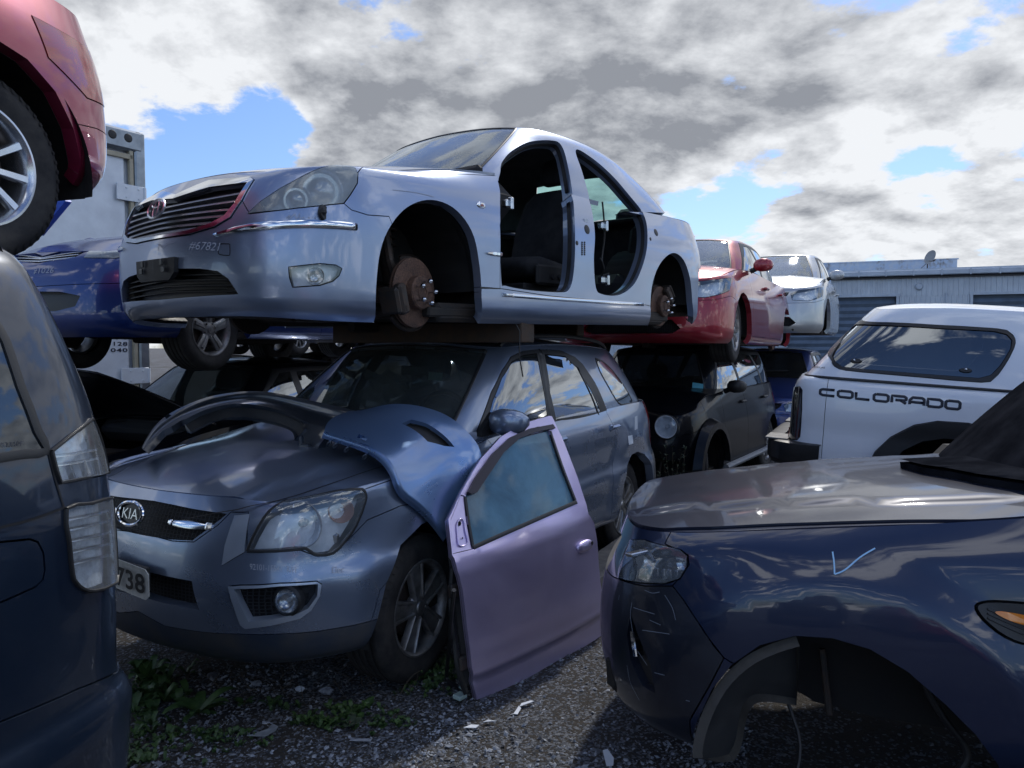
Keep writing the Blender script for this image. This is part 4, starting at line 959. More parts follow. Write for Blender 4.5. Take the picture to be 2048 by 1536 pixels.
    bk=MB(); bk.add([tuple(q+nrm*.004+sd*.068*math.cos(t)+up*.047*math.sin(t)) for t in np.linspace(0,2*math.pi,28,endpoint=False)],[tuple(range(28))]); bk.build('badge_back','grille_black',rt,False)
    # deck : hood and boot lid, cabin left open
    dd=S['deckdom']; PD=lambda a,**k:V.pxv(D,a,**k)
    hood=[(.95,0)]+PD([(400,361),(505,357),(522,376),(600,352),(640,336),(690,322),(738,318),(745,330)])
    hood=[(1.0,0),(1.0,.28),(.84,.50),(.70,.585),(.52,.64),(.3,.68),(0,.71),(-.25,.72),(-.36,.60),(-.32,0)]
    trunk=[(-3.28,0),(-3.27,.55),(-3.2,.66),(-3.7,.66),(-3.7,0)]
    panels(D,[dict(n='cab',p=S['cabin'],skip=True),dict(n='da',p=[(-.49,.5),(-.49,1),(-1.40,1),(-1.40,.5)],skip=True,jamb=.02),dict(n='db',p=[(-1.60,.5),(-1.60,1),(-2.5,1),(-2.5,.5)],skip=True,jamb=.02),dict(n='hood',p=hood,m='silver_blue',mir='join'),dict(n='boot_lid',p=trunk,m='silver_blue',mir='join')],rt,.06,('upper_body','silver_blue'),dom=dd,inh=.06,core_name='inner_deck')
    # greenhouse
    PG=lambda a,**k:V.px(G,a,**k)
    vt=G.V[1]
    br=PG([(962,325)])[0]; tr=PG([(1027,262)])[0]
    ws=[(0,.012),(br[0]*.6,.012),(br[0],.02),(tr[0],vt-.035),(tr[0]*.6,vt-.03),(0,vt-.03)]
    uc=G.pos([(u,vt*.3) for u in np.linspace(G.U[0],G.U[1],80)]); uu=np.linspace(G.U[0],G.U[1],80)
    ur=float(uu[np.argmax(uc[:,0]<-2.83)]) if (uc[:,0]<-2.83).any() else G.U[1]-.6
    rwb=[(ur-.02,.03),(G.U[1],.02),(G.U[1],vt-.04),(G.U[1]-.36,vt-.05),(G.U[1]-.46,vt*.72)]
    rwb[0]=(G.U[1]-.60,.035)
    regs=[dict(n='d1',p=snap(G,PG(cr(fdoor,5,True))),skip=True,jamb=.08),dict(n='d2',p=snap(G,PG(cr(rdoor,5,True))),skip=True,jamb=.08),
      dict(n='windscreen',p=ws,m='glass_wind2',glass=True,mir='join',off=-.002,rim=.006),dict(n='rear_window',p=rwb,m='glass_teal',glass=True,mir='join',off=-.002,rim=.006)]
    panels(G,regs,rt,.045,('roof_pillar','silver_blue'),inh=.035,core='cabin_grey',core_name='pillar_trim')
    panels(RF,[],rt,.07,('roof_panel','silver_blue'),dom=S['roofdom'],inh=.05,core='cabin_grey',core_name='headlining')
    sm=MB()
    bt=[(u,vt-.022) for u in np.linspace(0,tr[0],20)]; 
    bar(sm,G,bt,.018,-.004,.004,True); bar(sm,G,[(br[0]+(tr[0]-br[0])*t+.008,.015+(vt-.04)*t) for t in np.linspace(0,1,14)],.014,-.003,.004,True)
    bar(sm,G,[(u,.008) for u in np.linspace(0,br[0],20)],.02,-.004,.006,True)
    sm.build('windscreen_seal','trim_black',rt)
    # door seals follow the openings
    sm=MB()
    for poly,sf in ((fdoor,B),(fdoor,G),(rdoor,B),(rdoor,G)):
        q=[]
        pts=cr(poly,4,True)
        for p in pts:
            loc,n,fi,ds=sf.bvh.ray_cast(V.o,V.d(*p))
            if loc is None:
                if len(q)>2: bar(sm,sf,q,.014,-.05,-.03,True)
                q=[]
            else: q.append(sf._uv(loc,fi))
        if len(q)>2: bar(sm,sf,q,.014,-.05,-.03,True)
    sm.build('door_seal','black_plastic',rt)
    # rear window heater lines
    # far-side doors of the cabin are gone too; inner structure
    f=MB(); f.box((-1.35,0,.20),(2.75,1.55,.05),bev=.01); f.box((-1.35,0,.27),(2.3,.22,.14),bev=.04)
    f.box((-3.0,0,.28),(1.0,1.3,.10),bev=.03); f.box((.3,0,.22),(1.2,1.0,.06),bev=.02)
    for s in(-1,1): f.box((-1.35,.70*s,.20),(2.6,.14,.10),bev=.02); f.box((.35,.44*s,.30),(1.15,.09,.14),bev=.02)
    f.tube([(-.3,-.2,.14),(-1,-.22,.13),(-1.9,-.2,.13),(-2.4,-.35,.16),(-3.1,-.4,.2)],.035,8); f.box((-1.1,-.2,.13),(.5,.2,.1),bev=.04)
    f.build('floor_pan','floor_pan',rt)
    f=MB(); f.box((-.44,0,.62),(.06,1.5,.8),bev=.02); f.box((-.62,0,.86),(.42,1.45,.24),bev=.09); f.box((-.78,0,.55),(.3,.3,.5),bev=.05); f.build('dashboard','cabin_dark',rt)
    # fender apron filling between wheel wells and hood, seen as black inside
    f=MB(); f.box((-2.72,0,.62),(.10,1.3,.70),Matrix.Rotation(R(-12),3,'Y'),.04); f.box((-2.88,0,1.0),(.45,1.25,.04),bev=.01); f.box((-2.4,0,.42),(.55,1.36,.22),bev=.07); f.build('rear_seat','seat_cloth',rt)
    f=MB(); 
    for y in(-.38,.38): f.box((-2.80,y,1.04),(.09,.24,.16),Matrix.Rotation(R(-12),3,'Y'),.04)
    f.box((-2.6,.60,.62),(.3,.16,.62),Matrix.Rotation(R(-14),3,'Y'),.05); f.build('rear_headrest','seat_cloth',rt)
    seat(rt,-1.32,.40,.50); seat(rt,-1.32,-.40,.50)
    # hanging door hinges, check strap, latch holes, wiring
    h=MB()
    for p,sx in (((-1.60,.84,.44),.09),((-1.60,.83,.80),.06),((-.50,.87,.80),.03)): h.box(p,(sx,.04,.045),bev=.008); h.box((p[0]-.02,p[1]+.02,p[2]),(.025,.03,.07),bev=.006)
    h.build('door_hinge','chrome_dim',rt)
    h=MB()
    for pxy,rr in (((1174,459),.03),((1312,465),.028),((1154,486),.014),((1301,478),.013)):
        u=P([pxy])[0]; p=B.pos([u])[0]; n=B.nrm([u])[0]; A=Matrix.Translation(Vector(p))@Vector((0,1,0)).rotation_difference(Vector(n)).to_matrix().to_4x4()
        h.lathe([(0,.003),(rr*.7,.003),(rr,.0015),(rr,-.004)],16,A)
    h.build('grommet','black_plastic',rt)
    h=MB()
    for pxy in ((1166,497),):
        for k in range(7):
            for j in range(2): u=P([(pxy[0]-2+j*5,pxy[1]-12+k*4)])[0]; p=B.pos([u])[0]; h.box((p[0],p[1]+.002,p[2]),(.011,.003,.010))
    h.build('vent_label','black_plastic',rt)
    h=MB(); h.box(tuple(B.pos(P([(1172,441)]))[0]+np.array((0,.002,0))),(.05,.003,.022)); h.build('door_sticker','paper',rt)
    h=MB()
    for k,(a,b) in enumerate([((-.56,.74,.86),(-.74,.62,.90)),((-.56,.74,.60),(-.70,.66,.38)),((-1.72,.76,.98),(-1.80,.74,.55)),((-1.70,.74,.60),(-1.92,.70,.52))]):
        a=Vector(a);b=Vector(b); pts=[a.lerp(b,t)+Vector((.03*math.sin(6*t+k),.02*math.cos(5*t),-.06*math.sin(3*t))) for t in np.linspace(0,1,12)]; h.tube(pts,.006,6)
    h.tube([(-.62,.80,.20),(-.63,.86,.10),(-.60,.88,-.05),(-.63,.88,-.16)],.004,5)
    h.build('loose_wire','black_plastic',rt)
    h=MB(); h.box((-.50,.70,.76),(.03,.16,.40),Matrix.Rotation(R(-8),3,'Y'),.05); h.build('dash_end_panel','cabin_grey',rt)
    # wheel wells, brakes, struts
    well(rt,.86,.115,.36,.375,.45); well(rt,.86,.115,.36,.375,.45,side=-1); well(rt,.86,-2.62,.36,.36,.42); well(rt,.86,-2.62,.36,.36,.42,side=-1)
    for s in(1,-1):
        brake(rt,(.075,.785*s,.295),.175,s,cal=-.25,steer=8,rust='rust'); brake(rt,(-2.635,.80*s,.295),.155,s,cal=2.4)
        k=MB(); k.tube([(.10,.58*s,.34),(.09,.52*s,.6),(.08,.48*s,.86)],[.035,.045,.055],12); k.tube([(.13,.66*s,.34),(.2,.68*s,.45),(.17,.62*s,.6),(.15,.55*s,.7)],[.03,.022,.02,.018],8); k.tube([(.1,.66*s,.22),(.05,.3*s,.2)],.03,8)
        for j in range(7): k.lathe([(.075,-.006),(.085,0),(.075,.006)],16,Matrix.Translation((.085,.5*s,.55+.04*j))@Matrix.Rotation(R(90),4,'X'))
        k.build('suspension_strut','iron_dark',rt)
    # chalk marks
    def num(c,w,h,s): return None
    text_px(V,B,'#67821',[(378,500),(440,504),(442,486),(380,482)],'chalk','chalk_number',rt,shear=.2)
    text_px(V,B,'30-315',[(597,443),(634,441),(633,433),(596,434)],'chalk','chalk_number',rt,shear=.2)
    scribble(V,B,[[(572,436),(580,431),(576,440),(590,428)],[(590,430),(593,438),(600,427)],[(288,490),(296,498),(300,488),(310,497),(318,488),(326,496),(334,489),(350,484)],[(292,494),(310,490),(330,492)],[(786,380),(830,385),(868,394)]],.003,'chalk','chalk_scribble',rt)
    return V,S
# ---------------------------------------------------------------- grey off-roader carrying the sedan
def build_suv():
    V=Veh('offroad_car','dusty slate-grey off-roader with intact headlights, loose bumper cover lying on its bonnet','car',(-1.118,3.871,0),29.48,0)
    rt=V.root
    def hx(x,y):
        y0=.43+.22*np.clip((.72-x)/1.0,0,1); t=np.clip((np.abs(y)-y0)/.07,0,1); t=t*t*(3-2*t); return .022*(1-t)*np.clip((x+.7)/.2,0,1)-.008
    sp=dict(plan=[(.915,0),(.913,.12),(.90,.3),(.865,.47),(.80,.61),(.70,.73),(.55,.82),(.38,.87),(.1,.895),(-.4,.905),(-1.0,.905),(-1.6,.905),(-2.2,.905),(-2.7,.895),(-3.05,.875),(-3.28,.82),(-3.38,.70),(-3.42,.45),(-3.43,.2),(-3.43,0)],
      lev=[(.235,.30,.35,.28,.09,.1),(.27,.31,.37,.12,.03,.03),(.33,.35,.42,.05,.0,.0),(.42,.44,.5,.02,-.012,-.02),(.52,.56,.6,.0,-.012,-.03),(.60,.665,.68,.0,-.014,-.02),(.68,.71,.76,.015,.018,.03),(.76,.82,.86,.03,.026,.06),(.84,.94,.96,.055,.028,.07),(.89,1.03,1.06,.08,.045,.08),(None,None,None,.115,.085,.12)],
      zc=[(1.0,.90),(.85,.93),(.78,.955),(.6,1.005),(.3,1.06),(0,1.095),(-.35,1.135),(-.6,1.155),(-1,1.16),(-3.0,1.18),(-3.5,1.15)],
      drop=[(1.0,.03),(.7,.05),(.3,.07),(0,.07),(-.6,.04),(-1,.05),(-3.4,.05)],hoodx=hx,
      gb=[(-.30,0,None),(-.305,.15,None),(-.325,.35,None),(-.36,.52,None),(-.42,.66,None),(-.53,.755,None),(-.8,.80,None),(-1.3,.825,None),(-1.9,.83,None),(-2.5,.82,None),(-2.9,.80,None),(-3.12,.755,None),(-3.24,.65,None),(-3.29,.4,None),(-3.30,.15,None),(-3.30,0,None)],
      gt=[(-.96,0),(-.963,.12),(-.975,.3),(-1.0,.43),(-1.04,.53),(-1.12,.585),(-1.25,.61),(-1.5,.625),(-1.9,.63),(-2.3,.625),(-2.6,.61),(-2.82,.58),(-2.93,.50),(-2.97,.32),(-2.98,.12),(-2.98,0)],
      rz=[(-.9,1.585),(-1.1,1.615),(-1.6,1.645),(-2.1,1.64),(-2.6,1.615),(-3.0,1.57)],rd=.055,bulge=.03)
    S=bodysurf(sp); B0,D,G,RF=S['belt'],S['deck'],S['green'],S['roof']; f0=B0.f
    def fb(P):
        P=P.copy(); sd_=np.clip((P[:,1]-.62)/.2,0,1)
        for cx in (0,-2.62):
            r=np.hypot(P[:,0]-cx,P[:,2]-.36); t=np.clip((.66-r)/.18,0,1); P[:,1]+=.020*t*t*(3-2*t)*sd_
        return P
    B=Surf(lambda u,v: fb(f0(u,v)),B0.U,B0.V,(-1.2,0,.6),.035)
    P=lambda *a,**k: V.px(B,*a,**k); PG=lambda a,**k:V.px(G,a,**k)
    archF=[(708,1400),(742,1250),(760,1180),(785,1125),(815,1078),(850,1052),(885,1046),(915,1068),(935,1110),(950,1180),(958,1400)]
    a=[( .455,.10),(.44,.38),(.38,.58),(.27,.715),(.12,.775),(-.03,.785),(-.2,.755),(-.33,.66),(-.42,.5),(-.46,.35),(-.47,.10)]
    aR=[(-2.18,.1),(-2.19,.38),(-2.26,.56),(-2.38,.695),(-2.52,.755),(-2.66,.76),(-2.82,.72),(-2.94,.62),(-3.02,.46),(-3.06,.33),(-3.08,.1)]
    HL=[(495,1102),(505,1078),(528,1036),(553,1012),(590,995),(640,985),(700,980),(724,979),(731,990),(729,1006),(712,1050),(690,1082),(666,1106),(640,1110),(628,1108),(612,1097),(600,1098),(550,1102)]
    fogr=[(458,1172),(480,1170),(560,1166),(633,1162),(643,1168),(640,1190),(622,1220),(600,1236),(540,1250),(492,1256),(482,1248),(470,1215)]
    fogi=[(472,1178),(560,1173),(634,1168),(632,1190),(615,1214),(590,1226),(540,1236),(500,1240),(487,1215)]
    regs=[dict(n='w1',p=foot(V.side(B,a)),skip=True,jamb=.06),dict(n='w2',p=foot(V.side(B,aR)),skip=True,jamb=.06),
      dict(n='headlight',p=P(HL),m='lens',glass=True,off=.004,rim=.012),
      dict(n='g1',p=P([(283,996),(350,1011),(420,1024),(453,1028),(430,1046),(385,1080),(340,1078),(283,1069)],center=True),skip=True,jamb=.03),
      dict(n='g2',p=P([(265,1139),(383,1163),(398,1219),(330,1206),(262,1190)],center=True),skip=True,jamb=.05),
      dict(n='fh',p=P(fogi),skip=True,jamb=.045),
      dict(n='fog_surround',p=P(fogr),m='slate_light',off=.012,rim=.02),
      dict(n='bumper_accent',p=P([(470,1031),(500,1028),(494,1060),(489,1104),(470,1115),(444,1131),(450,1092)]),m='slate_light',off=.003,rim=.006,gap=0),  # lighter paint stands in for the highlight on this bumper facet
      dict(n='bumper_lip',p=P([(240,1235),(330,1252),(395,1263),(480,1268),(560,1268),(640,1262),(700,1252),(760,1236),(760,1400),(240,1400)],center=True)[1:-1]+[(B.U[0],0),(B.U[0],P([(300,1246)])[0][1])],m='lip_blue',mir='join'),
      dict(n='front_bumper',p=P([(300,1070),(345,1082),(388,1084),(436,1050),(462,1024),(497,1024),(494,1103),(600,1100),(630,1111),(667,1107),(735,1040),(800,1012),(850,1002),(850,1060),(760,1180),(740,1250),(740,1300),(240,1300)],center=True),m='slate',mir='join'),
      dict(n='front_fender',p=P([(667,1107),(732,990),(728,979),(960,820),(990,900),(990,1300),(850,1300),(850,1060),(850,1002),(800,1012),(735,1040)]),m='slate'),
      dict(n='front_door',p=V.side(B,[(-.50,.36),(-.50,1.15),(-1.33,1.14),(-1.355,.36)])[:1]+[V.side(B,[(-.50,1.0)])[0]]+[(V.side(B,[(-.50,1.0)])[0][0],B.V[1]+.01),(V.side(B,[(-1.345,1.0)])[0][0],B.V[1]+.01)]+V.side(B,[(-1.355,.36)]),m='slate'),
      dict(n='rear_door',p=V.side(B,[(-1.36,.36)])+[(V.side(B,[(-1.35,1.0)])[0][0],B.V[1]+.01),(V.side(B,[(-2.19,1.0)])[0][0],B.V[1]+.01)]+V.side(B,cr([(-2.19,1.09),(-2.235,1.0),(-2.26,.93),(-2.22,.82),(-2.12,.7),(-2.07,.55),(-2.06,.36)],3)),m='slate'),
      dict(n='tail_light',p=V.side(B,[(-3.08,1.12),(-3.12,.95),(-3.16,.80),(-3.24,.74)])+[(V.side(B,[(-3.24,.9)])[0][0]+.18,.60*B.V[1]),(V.side(B,[(-3.24,.9)])[0][0]+.18,.97*B.V[1])],m='lamp_red',off=.004),
      dict(n='rear_bumper',p=V.side(B,[(-3.0,.70),(-3.06,.1)])+[(B.U[1],0),(B.U[1],.5*B.V[1])],m='bare_grey',mir='join'),
      dict(n='sill_cladding',p=V.side(B,[(.5,.40),(-3,.40),(-3,.2),(.5,.2)]),m='slate')]
    panels(B,regs,rt,.038,('body_side','slate'),inh=.05)
    rg={r['n']:r['p'] for r in regs}
    panels(B,[dict(n='headlight_housing',p=rg['headlight'],m='lamp_house',off=-.055,rim=-.055,gap=.004)],rt,.05,(None,None),keep_core=False)
    for s_ in(0,1):
        sl=MB(); bar(sl,B,cr(P(HL)+[P(HL)[0]],2),.012,-.01,.006)
        if s_: sl.v=[(a_,-b_,c_) for a_,b_,c_ in sl.v]; sl.f=[f_[::-1] for f_ in sl.f]
        sl.build('headlight_seal','trim_black',rt)
    panels(B,[dict(n='grille_back',p=rg['g1'],m='grille_mesh',off=-.02,rim=0,gap=-.01,mir='join')],rt,.05,(None,None),keep_core=False)
    panels(B,[dict(n='intake_back',p=rg['g2'],m='grille_mesh',off=-.045,rim=0,gap=-.02,mir='join')],rt,.05,(None,None),keep_core=False)
    panels(B,[dict(n='fog_mesh',p=rg['fh'],m='grille_mesh',off=-.035,rim=0,gap=-.01)],rt,.05,(None,None),keep_core=False)
    HA=B.pos(P([(600,1050)]))[0]-B.nrm(P([(600,1050)]))[0]*.03; HB=B.pos(P([(688,1022)]))[0]-B.nrm(P([(688,1022)]))[0]*.03
    for s in(1,-1):
        lens_bowl(rt,(HA[0],HA[1]*s,HA[2]),(1,.30*s,.0),.092,'reflector','lamp_bowl'); lens_bowl(rt,(HB[0],HB[1]*s,HB[2]),(1,.75*s,.05),.05,'indicator','lamp_amber_dim')
        mb=MB(); 
        for k in range(5):
            q=Vector((.66-.006*k,(.44+.035*k)*s,.755)); mb.box(q,(.02,.03,.10),Matrix.Rotation(R(25*s),3,'Z'),.004)
        mb.box((.52,.70*s,.775),(.05,.10,.06),Matrix.Rotation(R(35*s),3,'Z'),.01); mb.box((.46,.72*s,.75),(.06,.08,.05),Matrix.Rotation(R(40*s),3,'Z'),.01); mb.build('lamp_facets','chrome_dim',rt)
    fc=B.pos(P([(574,1202)]))[0]
    for s in(1,-1):
        f=MB(); A=Matrix.Translation(Vector((fc[0],fc[1]*s,fc[2])))@Vector((0,1,0)).rotation_difference(Vector((1,.28*s,0)).normalized()).to_matrix().to_4x4()
        f.lathe([(.062,-.03),(.062,.0),(.052,.006),(.048,0)],28,A); f.build('fog_bezel','trim_black',rt)
        f=MB(); f.lathe([(.05,-.002),(.047,.008),(.03,.016),(0,.02)],28,A); f.build('fog_lamp','lens',rt); lens_bowl(rt,(fc[0],fc[1]*s,fc[2]),(1,.28*s,0),.046,'fog_reflector')
    # badge and bars
    q=V.plane(282,1030,x=.915); q.y=0; nrm=Vector((.97,0,.22)).normalized(); up=Vector((-.22,0,.97)).normalized(); sd=Vector((0,-1,0))
    e=MB(); e.tube([q+nrm*.014+Vector((0,.082*math.cos(t),0))+up*(.047*math.sin(t)) for t in np.linspace(0,2*math.pi,33)],.008,8,False); e.build('badge_ring','chrome',rt)
    e=MB(); e.add([tuple(q+nrm*.008+Vector((0,.08*math.cos(t),0))+up*.045*math.sin(t)) for t in np.linspace(0,2*math.pi,32,endpoint=False)],[tuple(range(32))]); e.build('badge','grille_black',rt,False)
    text_at('KIA',q+Vector((0,-.05,0))-up*.021+nrm*.010,(0,1,0),up,.10,.042,'chrome_dim','badge_letters',rt,bold=-.01,depth=.004)
    c=MB(); 
    a0=P([(338,1044)])[0];a1=P([(425,1053)])[0]; bar(c,B,[(a0[0]+(a1[0]-a0[0])*t,a0[1]+(a1[1]-a0[1])*t) for t in np.linspace(0,1,8)],.034,-.015,.006,True,[.5,.9,1,1,.9,.75]); c.build('grille_bar','chrome',rt)
    c=MB(); c0=P([(300,1076)])[0];c1=P([(368,1090)])[0]; 
    # plate
    pc=V.plane(268,1153,x=.935); wq,hq=.36,.125; pl=MB(); ny=V.plane(303,1160,x=.935).y; y0=ny-.36; z0=pc.z-.062
    R_=Matrix.Rotation(R(-3),3,'X')
    def pp(a,b,d): return (.957+d-.012*((a-.18)/.18)**2, y0+a, z0+b-(a-.18)*.10)
    cxx=.018; pl.prism([(cxx,0),(.36-cxx,0),(.36,cxx),(.36,.125-cxx),(.36-cxx,.125),(cxx,.125),(0,.125-cxx),(0,cxx)],0,.004,pp); pl.build('number_plate','plate_white',rt,False)
    v,f=text_geo('2738',.02,1.02); 
    obj('plate_digits',[pp(.36-.018-.235*(1-a),.022+b*.082,.0055) for a,b,_ in v],f,'black_plastic',rt,False)
    pl=MB(); pl.box((.925,y0+.18,z0+.06),(.02,.3,.1),bev=.005); pl.build('plate_holder','black_plastic',rt)
    # deck
    dd=S['deckdom']
    hood=[(1.1,0),(1.1,.33),(.80,.49),(.70,.575),(.60,.625),(.45,.655),(.25,.675),(0,.70),(-.22,.715),(-.33,.60),(-.30,0)]
    HP=V.pxv(D,[(490,1025),(523,1023),(552,998),(622,984),(696,972),(777,941),(830,900)])
    print('hood edge',[(round(a,2),round(b,2)) for a,b in HP])
    panels(D,[dict(n='cab',p=S['cabin'],skip=True),dict(n='bonnet',p=hood,m='slate',mir='join')],rt,.05,('upper_body','slate'),dom=dd,inh=.05,core_name='inner_deck')
    # greenhouse
    vt=G.V[1]
    ws=[(0,.02)]+[PG([(908,838)])[0],PG([(918,825)])[0],PG([(966,712)])[0]]; ws=[(0,.02),(ws[1][0],.02),(ws[1][0]+.005,.06),(ws[3][0],vt-.035),(0,vt-.03)]
    fw=[(974,842),(985,802),(1003,757),(1024,723),(1045,711),(1073,707),(1083,760),(1094,833),(1040,842)]
    rw=[(1089,709),(1130,713),(1153,735),(1180,778),(1200,822),(1160,831),(1112,839),(1100,785)]
    qw=[(1191,717),(1211,727),(1236,755),(1264,801),(1252,808),(1237,806),(1216,772),(1199,741)]
    frame=[(948,880),(962,840),(982,785),(1003,742),(1022,713),(1045,702),(1075,699),(1120,701),(1150,714),(1165,728),(1190,765),(1213,818),(1216,832),(1110,850),(1000,870)]
    rwb=[(G.U[1]-.60,.05),(G.U[1]+.01,.05),(G.U[1]+.01,vt-.05),(G.U[1]-.50,vt-.05)]
    rr=[dict(n='front_window',p=PG(fw),m='glass_side',glass=True,rim=.006),dict(n='rear_window',p=PG(rw),m='glass_side',glass=True,rim=.006),
      dict(n='quarter_window',p=PG(qw,smooth=3),m='glass_side',glass=True,rim=.006,off=.001),dict(n='windscreen',p=ws,m='glass_wind',glass=True,mir='join',rim=.006,off=-.002),
      dict(n='tailgate_window',p=rwb,m='glass_dark',glass=True,mir='join',rim=.006),dict(n='window_frame',p=PG(frame),m='trim_black',off=.002,rim=.01)]
    panels(G,rr,rt,.045,('roof_pillar','slate'),inh=.03,core='cabin_grey',core_name='pillar_trim')
    panels(RF,[],rt,.07,('roof_panel','slate'),dom=S['roofdom'],inh=.045,core='cabin_grey',core_name='headlining')
    sm=MB(); bar(sm,G,PG(cr([(1080,700),(1090,770),(1103,845)],4)),.03,-.002,.004,True); bar(sm,G,PG(cr([(1155,735),(1182,790),(1197,830)],4)),.016,-.002,.005,True)
    bar(sm,G,[(u,.012) for u in np.linspace(0,ws[1][0],20)],.03,-.004,.006,True)
    bar(sm,G,[(ws[1][0]+(ws[3][0]-ws[1][0])*t+.006,.015+(vt-.05)*t) for t in np.linspace(0,1,14)],.018,-.003,.005,True); bar(sm,G,[(u,vt-.03) for u in np.linspace(0,ws[3][0],20)],.016,-.003,.004,True)
    bar(sm,G,PG(cr(qw+[qw[0]],3)),.012,-.002,.004,True)
    sm.build('window_seal','trim_black',rt)
    # roof rails, wiper, handles, mirror, label
    for s in(1,-1):
        k=MB(); TRf=S['TR']; pts=[(x,.56*s,float(TRf(x,.56))+h) for x,h in ((-1.12,.0),(-1.2,.03),(-1.4,.045),(-2.0,.05),(-2.5,.045),(-2.72,.03),(-2.8,0))]; k.tube(cr(pts,3),.016,8); k.build('roof_rail','trim_black',rt)
        k=MB(); k.box((-2.13,.925*s,1.005),(.13,.03,.03),bev=.012); k.box((-2.05,.918*s,1.005),(.04,.025,.05),bev=.01); k.build('door_handle','slate',rt)
        k=MB(); k.box((-1.25,.925*s,1.01),(.13,.03,.03),bev=.012); k.build('door_handle','slate',rt)
        # mirror: shell + foot
        k=MB(); vs=[];fs=[];n=14
        secs=[(.0,.80,.30,.4),(.02,.84,.8,.85),(.03,.90,1,1),(.02,.96,.92,1),(.0,1.0,.7,.9),(-.02,1.02,.3,.5)]
        for (dx,yy,sz,sx) in secs:
            for j in range(n):
                t=2*math.pi*j/n; cx=math.copysign(abs(math.cos(t))**.7,math.cos(t)); cz=math.copysign(abs(math.sin(t))**.7,math.sin(t)); vs.append((-.62+dx+(.06 if cx>0 else .035)*sx*cx,yy*s,1.175+.072*sz*cz))
        for i in range(len(secs)-1):
            for j in range(n): fs.append((i*n+j,i*n+(j+1)%n,(i+1)*n+(j+1)%n,(i+1)*n+j) if s>0 else (i*n+j,(i+1)*n+j,(i+1)*n+(j+1)%n,i*n+(j+1)%n))
        fs.append(tuple(range((len(secs)-1)*n,len(secs)*n))); k.add(vs,fs); k.build('door_mirror','slate',rt,True)
        k=MB(); k.prism([(-.50,1.10),(-.50,1.13),(-.62,1.22),(-.66,1.20),(-.66,1.10)],.79,.82,lambda a,b,d:(a,d*s,b)); k.tube([(-.6,.79*s,1.13),(-.6,.84*s,1.14)],.03,8); k.build('mirror_foot','trim_black',rt)
        wheel(rt,(0,.80*s,.344),.344,.225,.222,'split',side=s,steer=3,rim='alloy_dull' ); wheel(rt,(-2.621,.80*s,.344),.344,.225,.222,'split',side=s,rim='alloy')
        well(rt,.86,0,.36,.44,.5,side=s); well(rt,.86,-2.62,.36,.43,.5,side=s)
    k=MB(); k.box((-2.60,.90,.99),(.055,.004,.10),Matrix.Rotation(R(6),3,'Y')); k.build('bar_code_label','paper',rt)
    k=MB(); k.add([tuple(p) for p in (B.pos(P([(a_,b_) for a_,b_ in ((1255,872),(1264,870),(1266,887),(1257,890))])) + B.nrm(P([(1255,872),(1264,870),(1266,887),(1257,890)]))*.003)],[(0,1,2,3)]); k.build('stock_label','paper',rt,False)
    # interior
    f=MB(); f.box((-1.5,0,.32),(3.2,1.5,.06),bev=.01); f.box((.15,0,.33),(.7,1.1,.1),bev=.03); f.box((-3.0,0,.38),(.7,1.4,.1),bev=.02); f.build('floor_pan','floor_pan',rt)
    f=MB(); f.box((-.50,0,.95),(.42,1.45,.28),bev=.09); f.build('dashboard','cabin_dark',rt)
    f=MB(); f.tube([(-.80+.04*math.sin(t)*-.4,.36+.185*math.cos(t),1.13+.175*math.sin(t)) for t in np.linspace(0,2*math.pi,25)],.015,8,False); f.box((-.78,.36,1.12),(.06,.16,.1),bev=.03); f.build('steering_wheel','trim_black',rt)
    for y in(.37,-.37): seat(rt,-1.35,y,.68)
    f=MB(); f.box((-2.3,0,.95),(.16,1.3,.62),Matrix.Rotation(R(-14),3,'Y'),.05); f.box((-2.05,0,.68),(.55,1.3,.2),bev=.06); f.build('rear_seat','seat_cloth',rt)
    f=MB(); f.box((-1.02,.0,1.42),(.02,.22,.06),bev=.01); f.build('rear_view_mirror','trim_black',rt)
    f=MB(); 
    for k_ in range(9): # crumpled plastic sheet over the seats
        pass
    n=14; vs=[(-1.15+.05*math.sin(i*1.7+j),-.55+.07*i,.95+.035*j+.03*math.sin(i*2.3)*math.cos(j*1.9)) for i in range(n) for j in range(n)]; f.add(vs,[(i*n+j,(i+1)*n+j,(i+1)*n+j+1,i*n+j+1) for i in range(n-1) for j in range(n-1)]); f.build('plastic_sheet','plastic_film',rt,False)
    f=MB(); f.box((-.60,.12,1.36),(.003,.09,.05)); 
    uv=PG([(857,742),(885,744),(884,760),(856,758)]); f=MB(); f.add([tuple(p) for p in G.pos(uv)-G.nrm(uv)*.006],[(0,1,2,3)]); f.build('windscreen_label','label_green',rt,False)
    text_px(V,G,'6382',[(1000,835),(1040,833),(1040,825),(1000,827)],'chalk','chalk_number',rt)
    text_px(V,B,'92101-1F541  R/H',[(500,1139),(592,1146),(592,1134),(500,1127)],'chalk','chalk_number',rt)
    text_px(V,B,'Elec',[(664,1147),(688,1145),(688,1132),(664,1134)],'chalk','chalk_number',rt)
    sm=MB()
    seam(sm,D,[(a_,b_) for a_,b_ in cr(hood[1:-2],4)],.007,.001,True); sm.build('bonnet_seam','grille_black',rt,False)
    return V,S
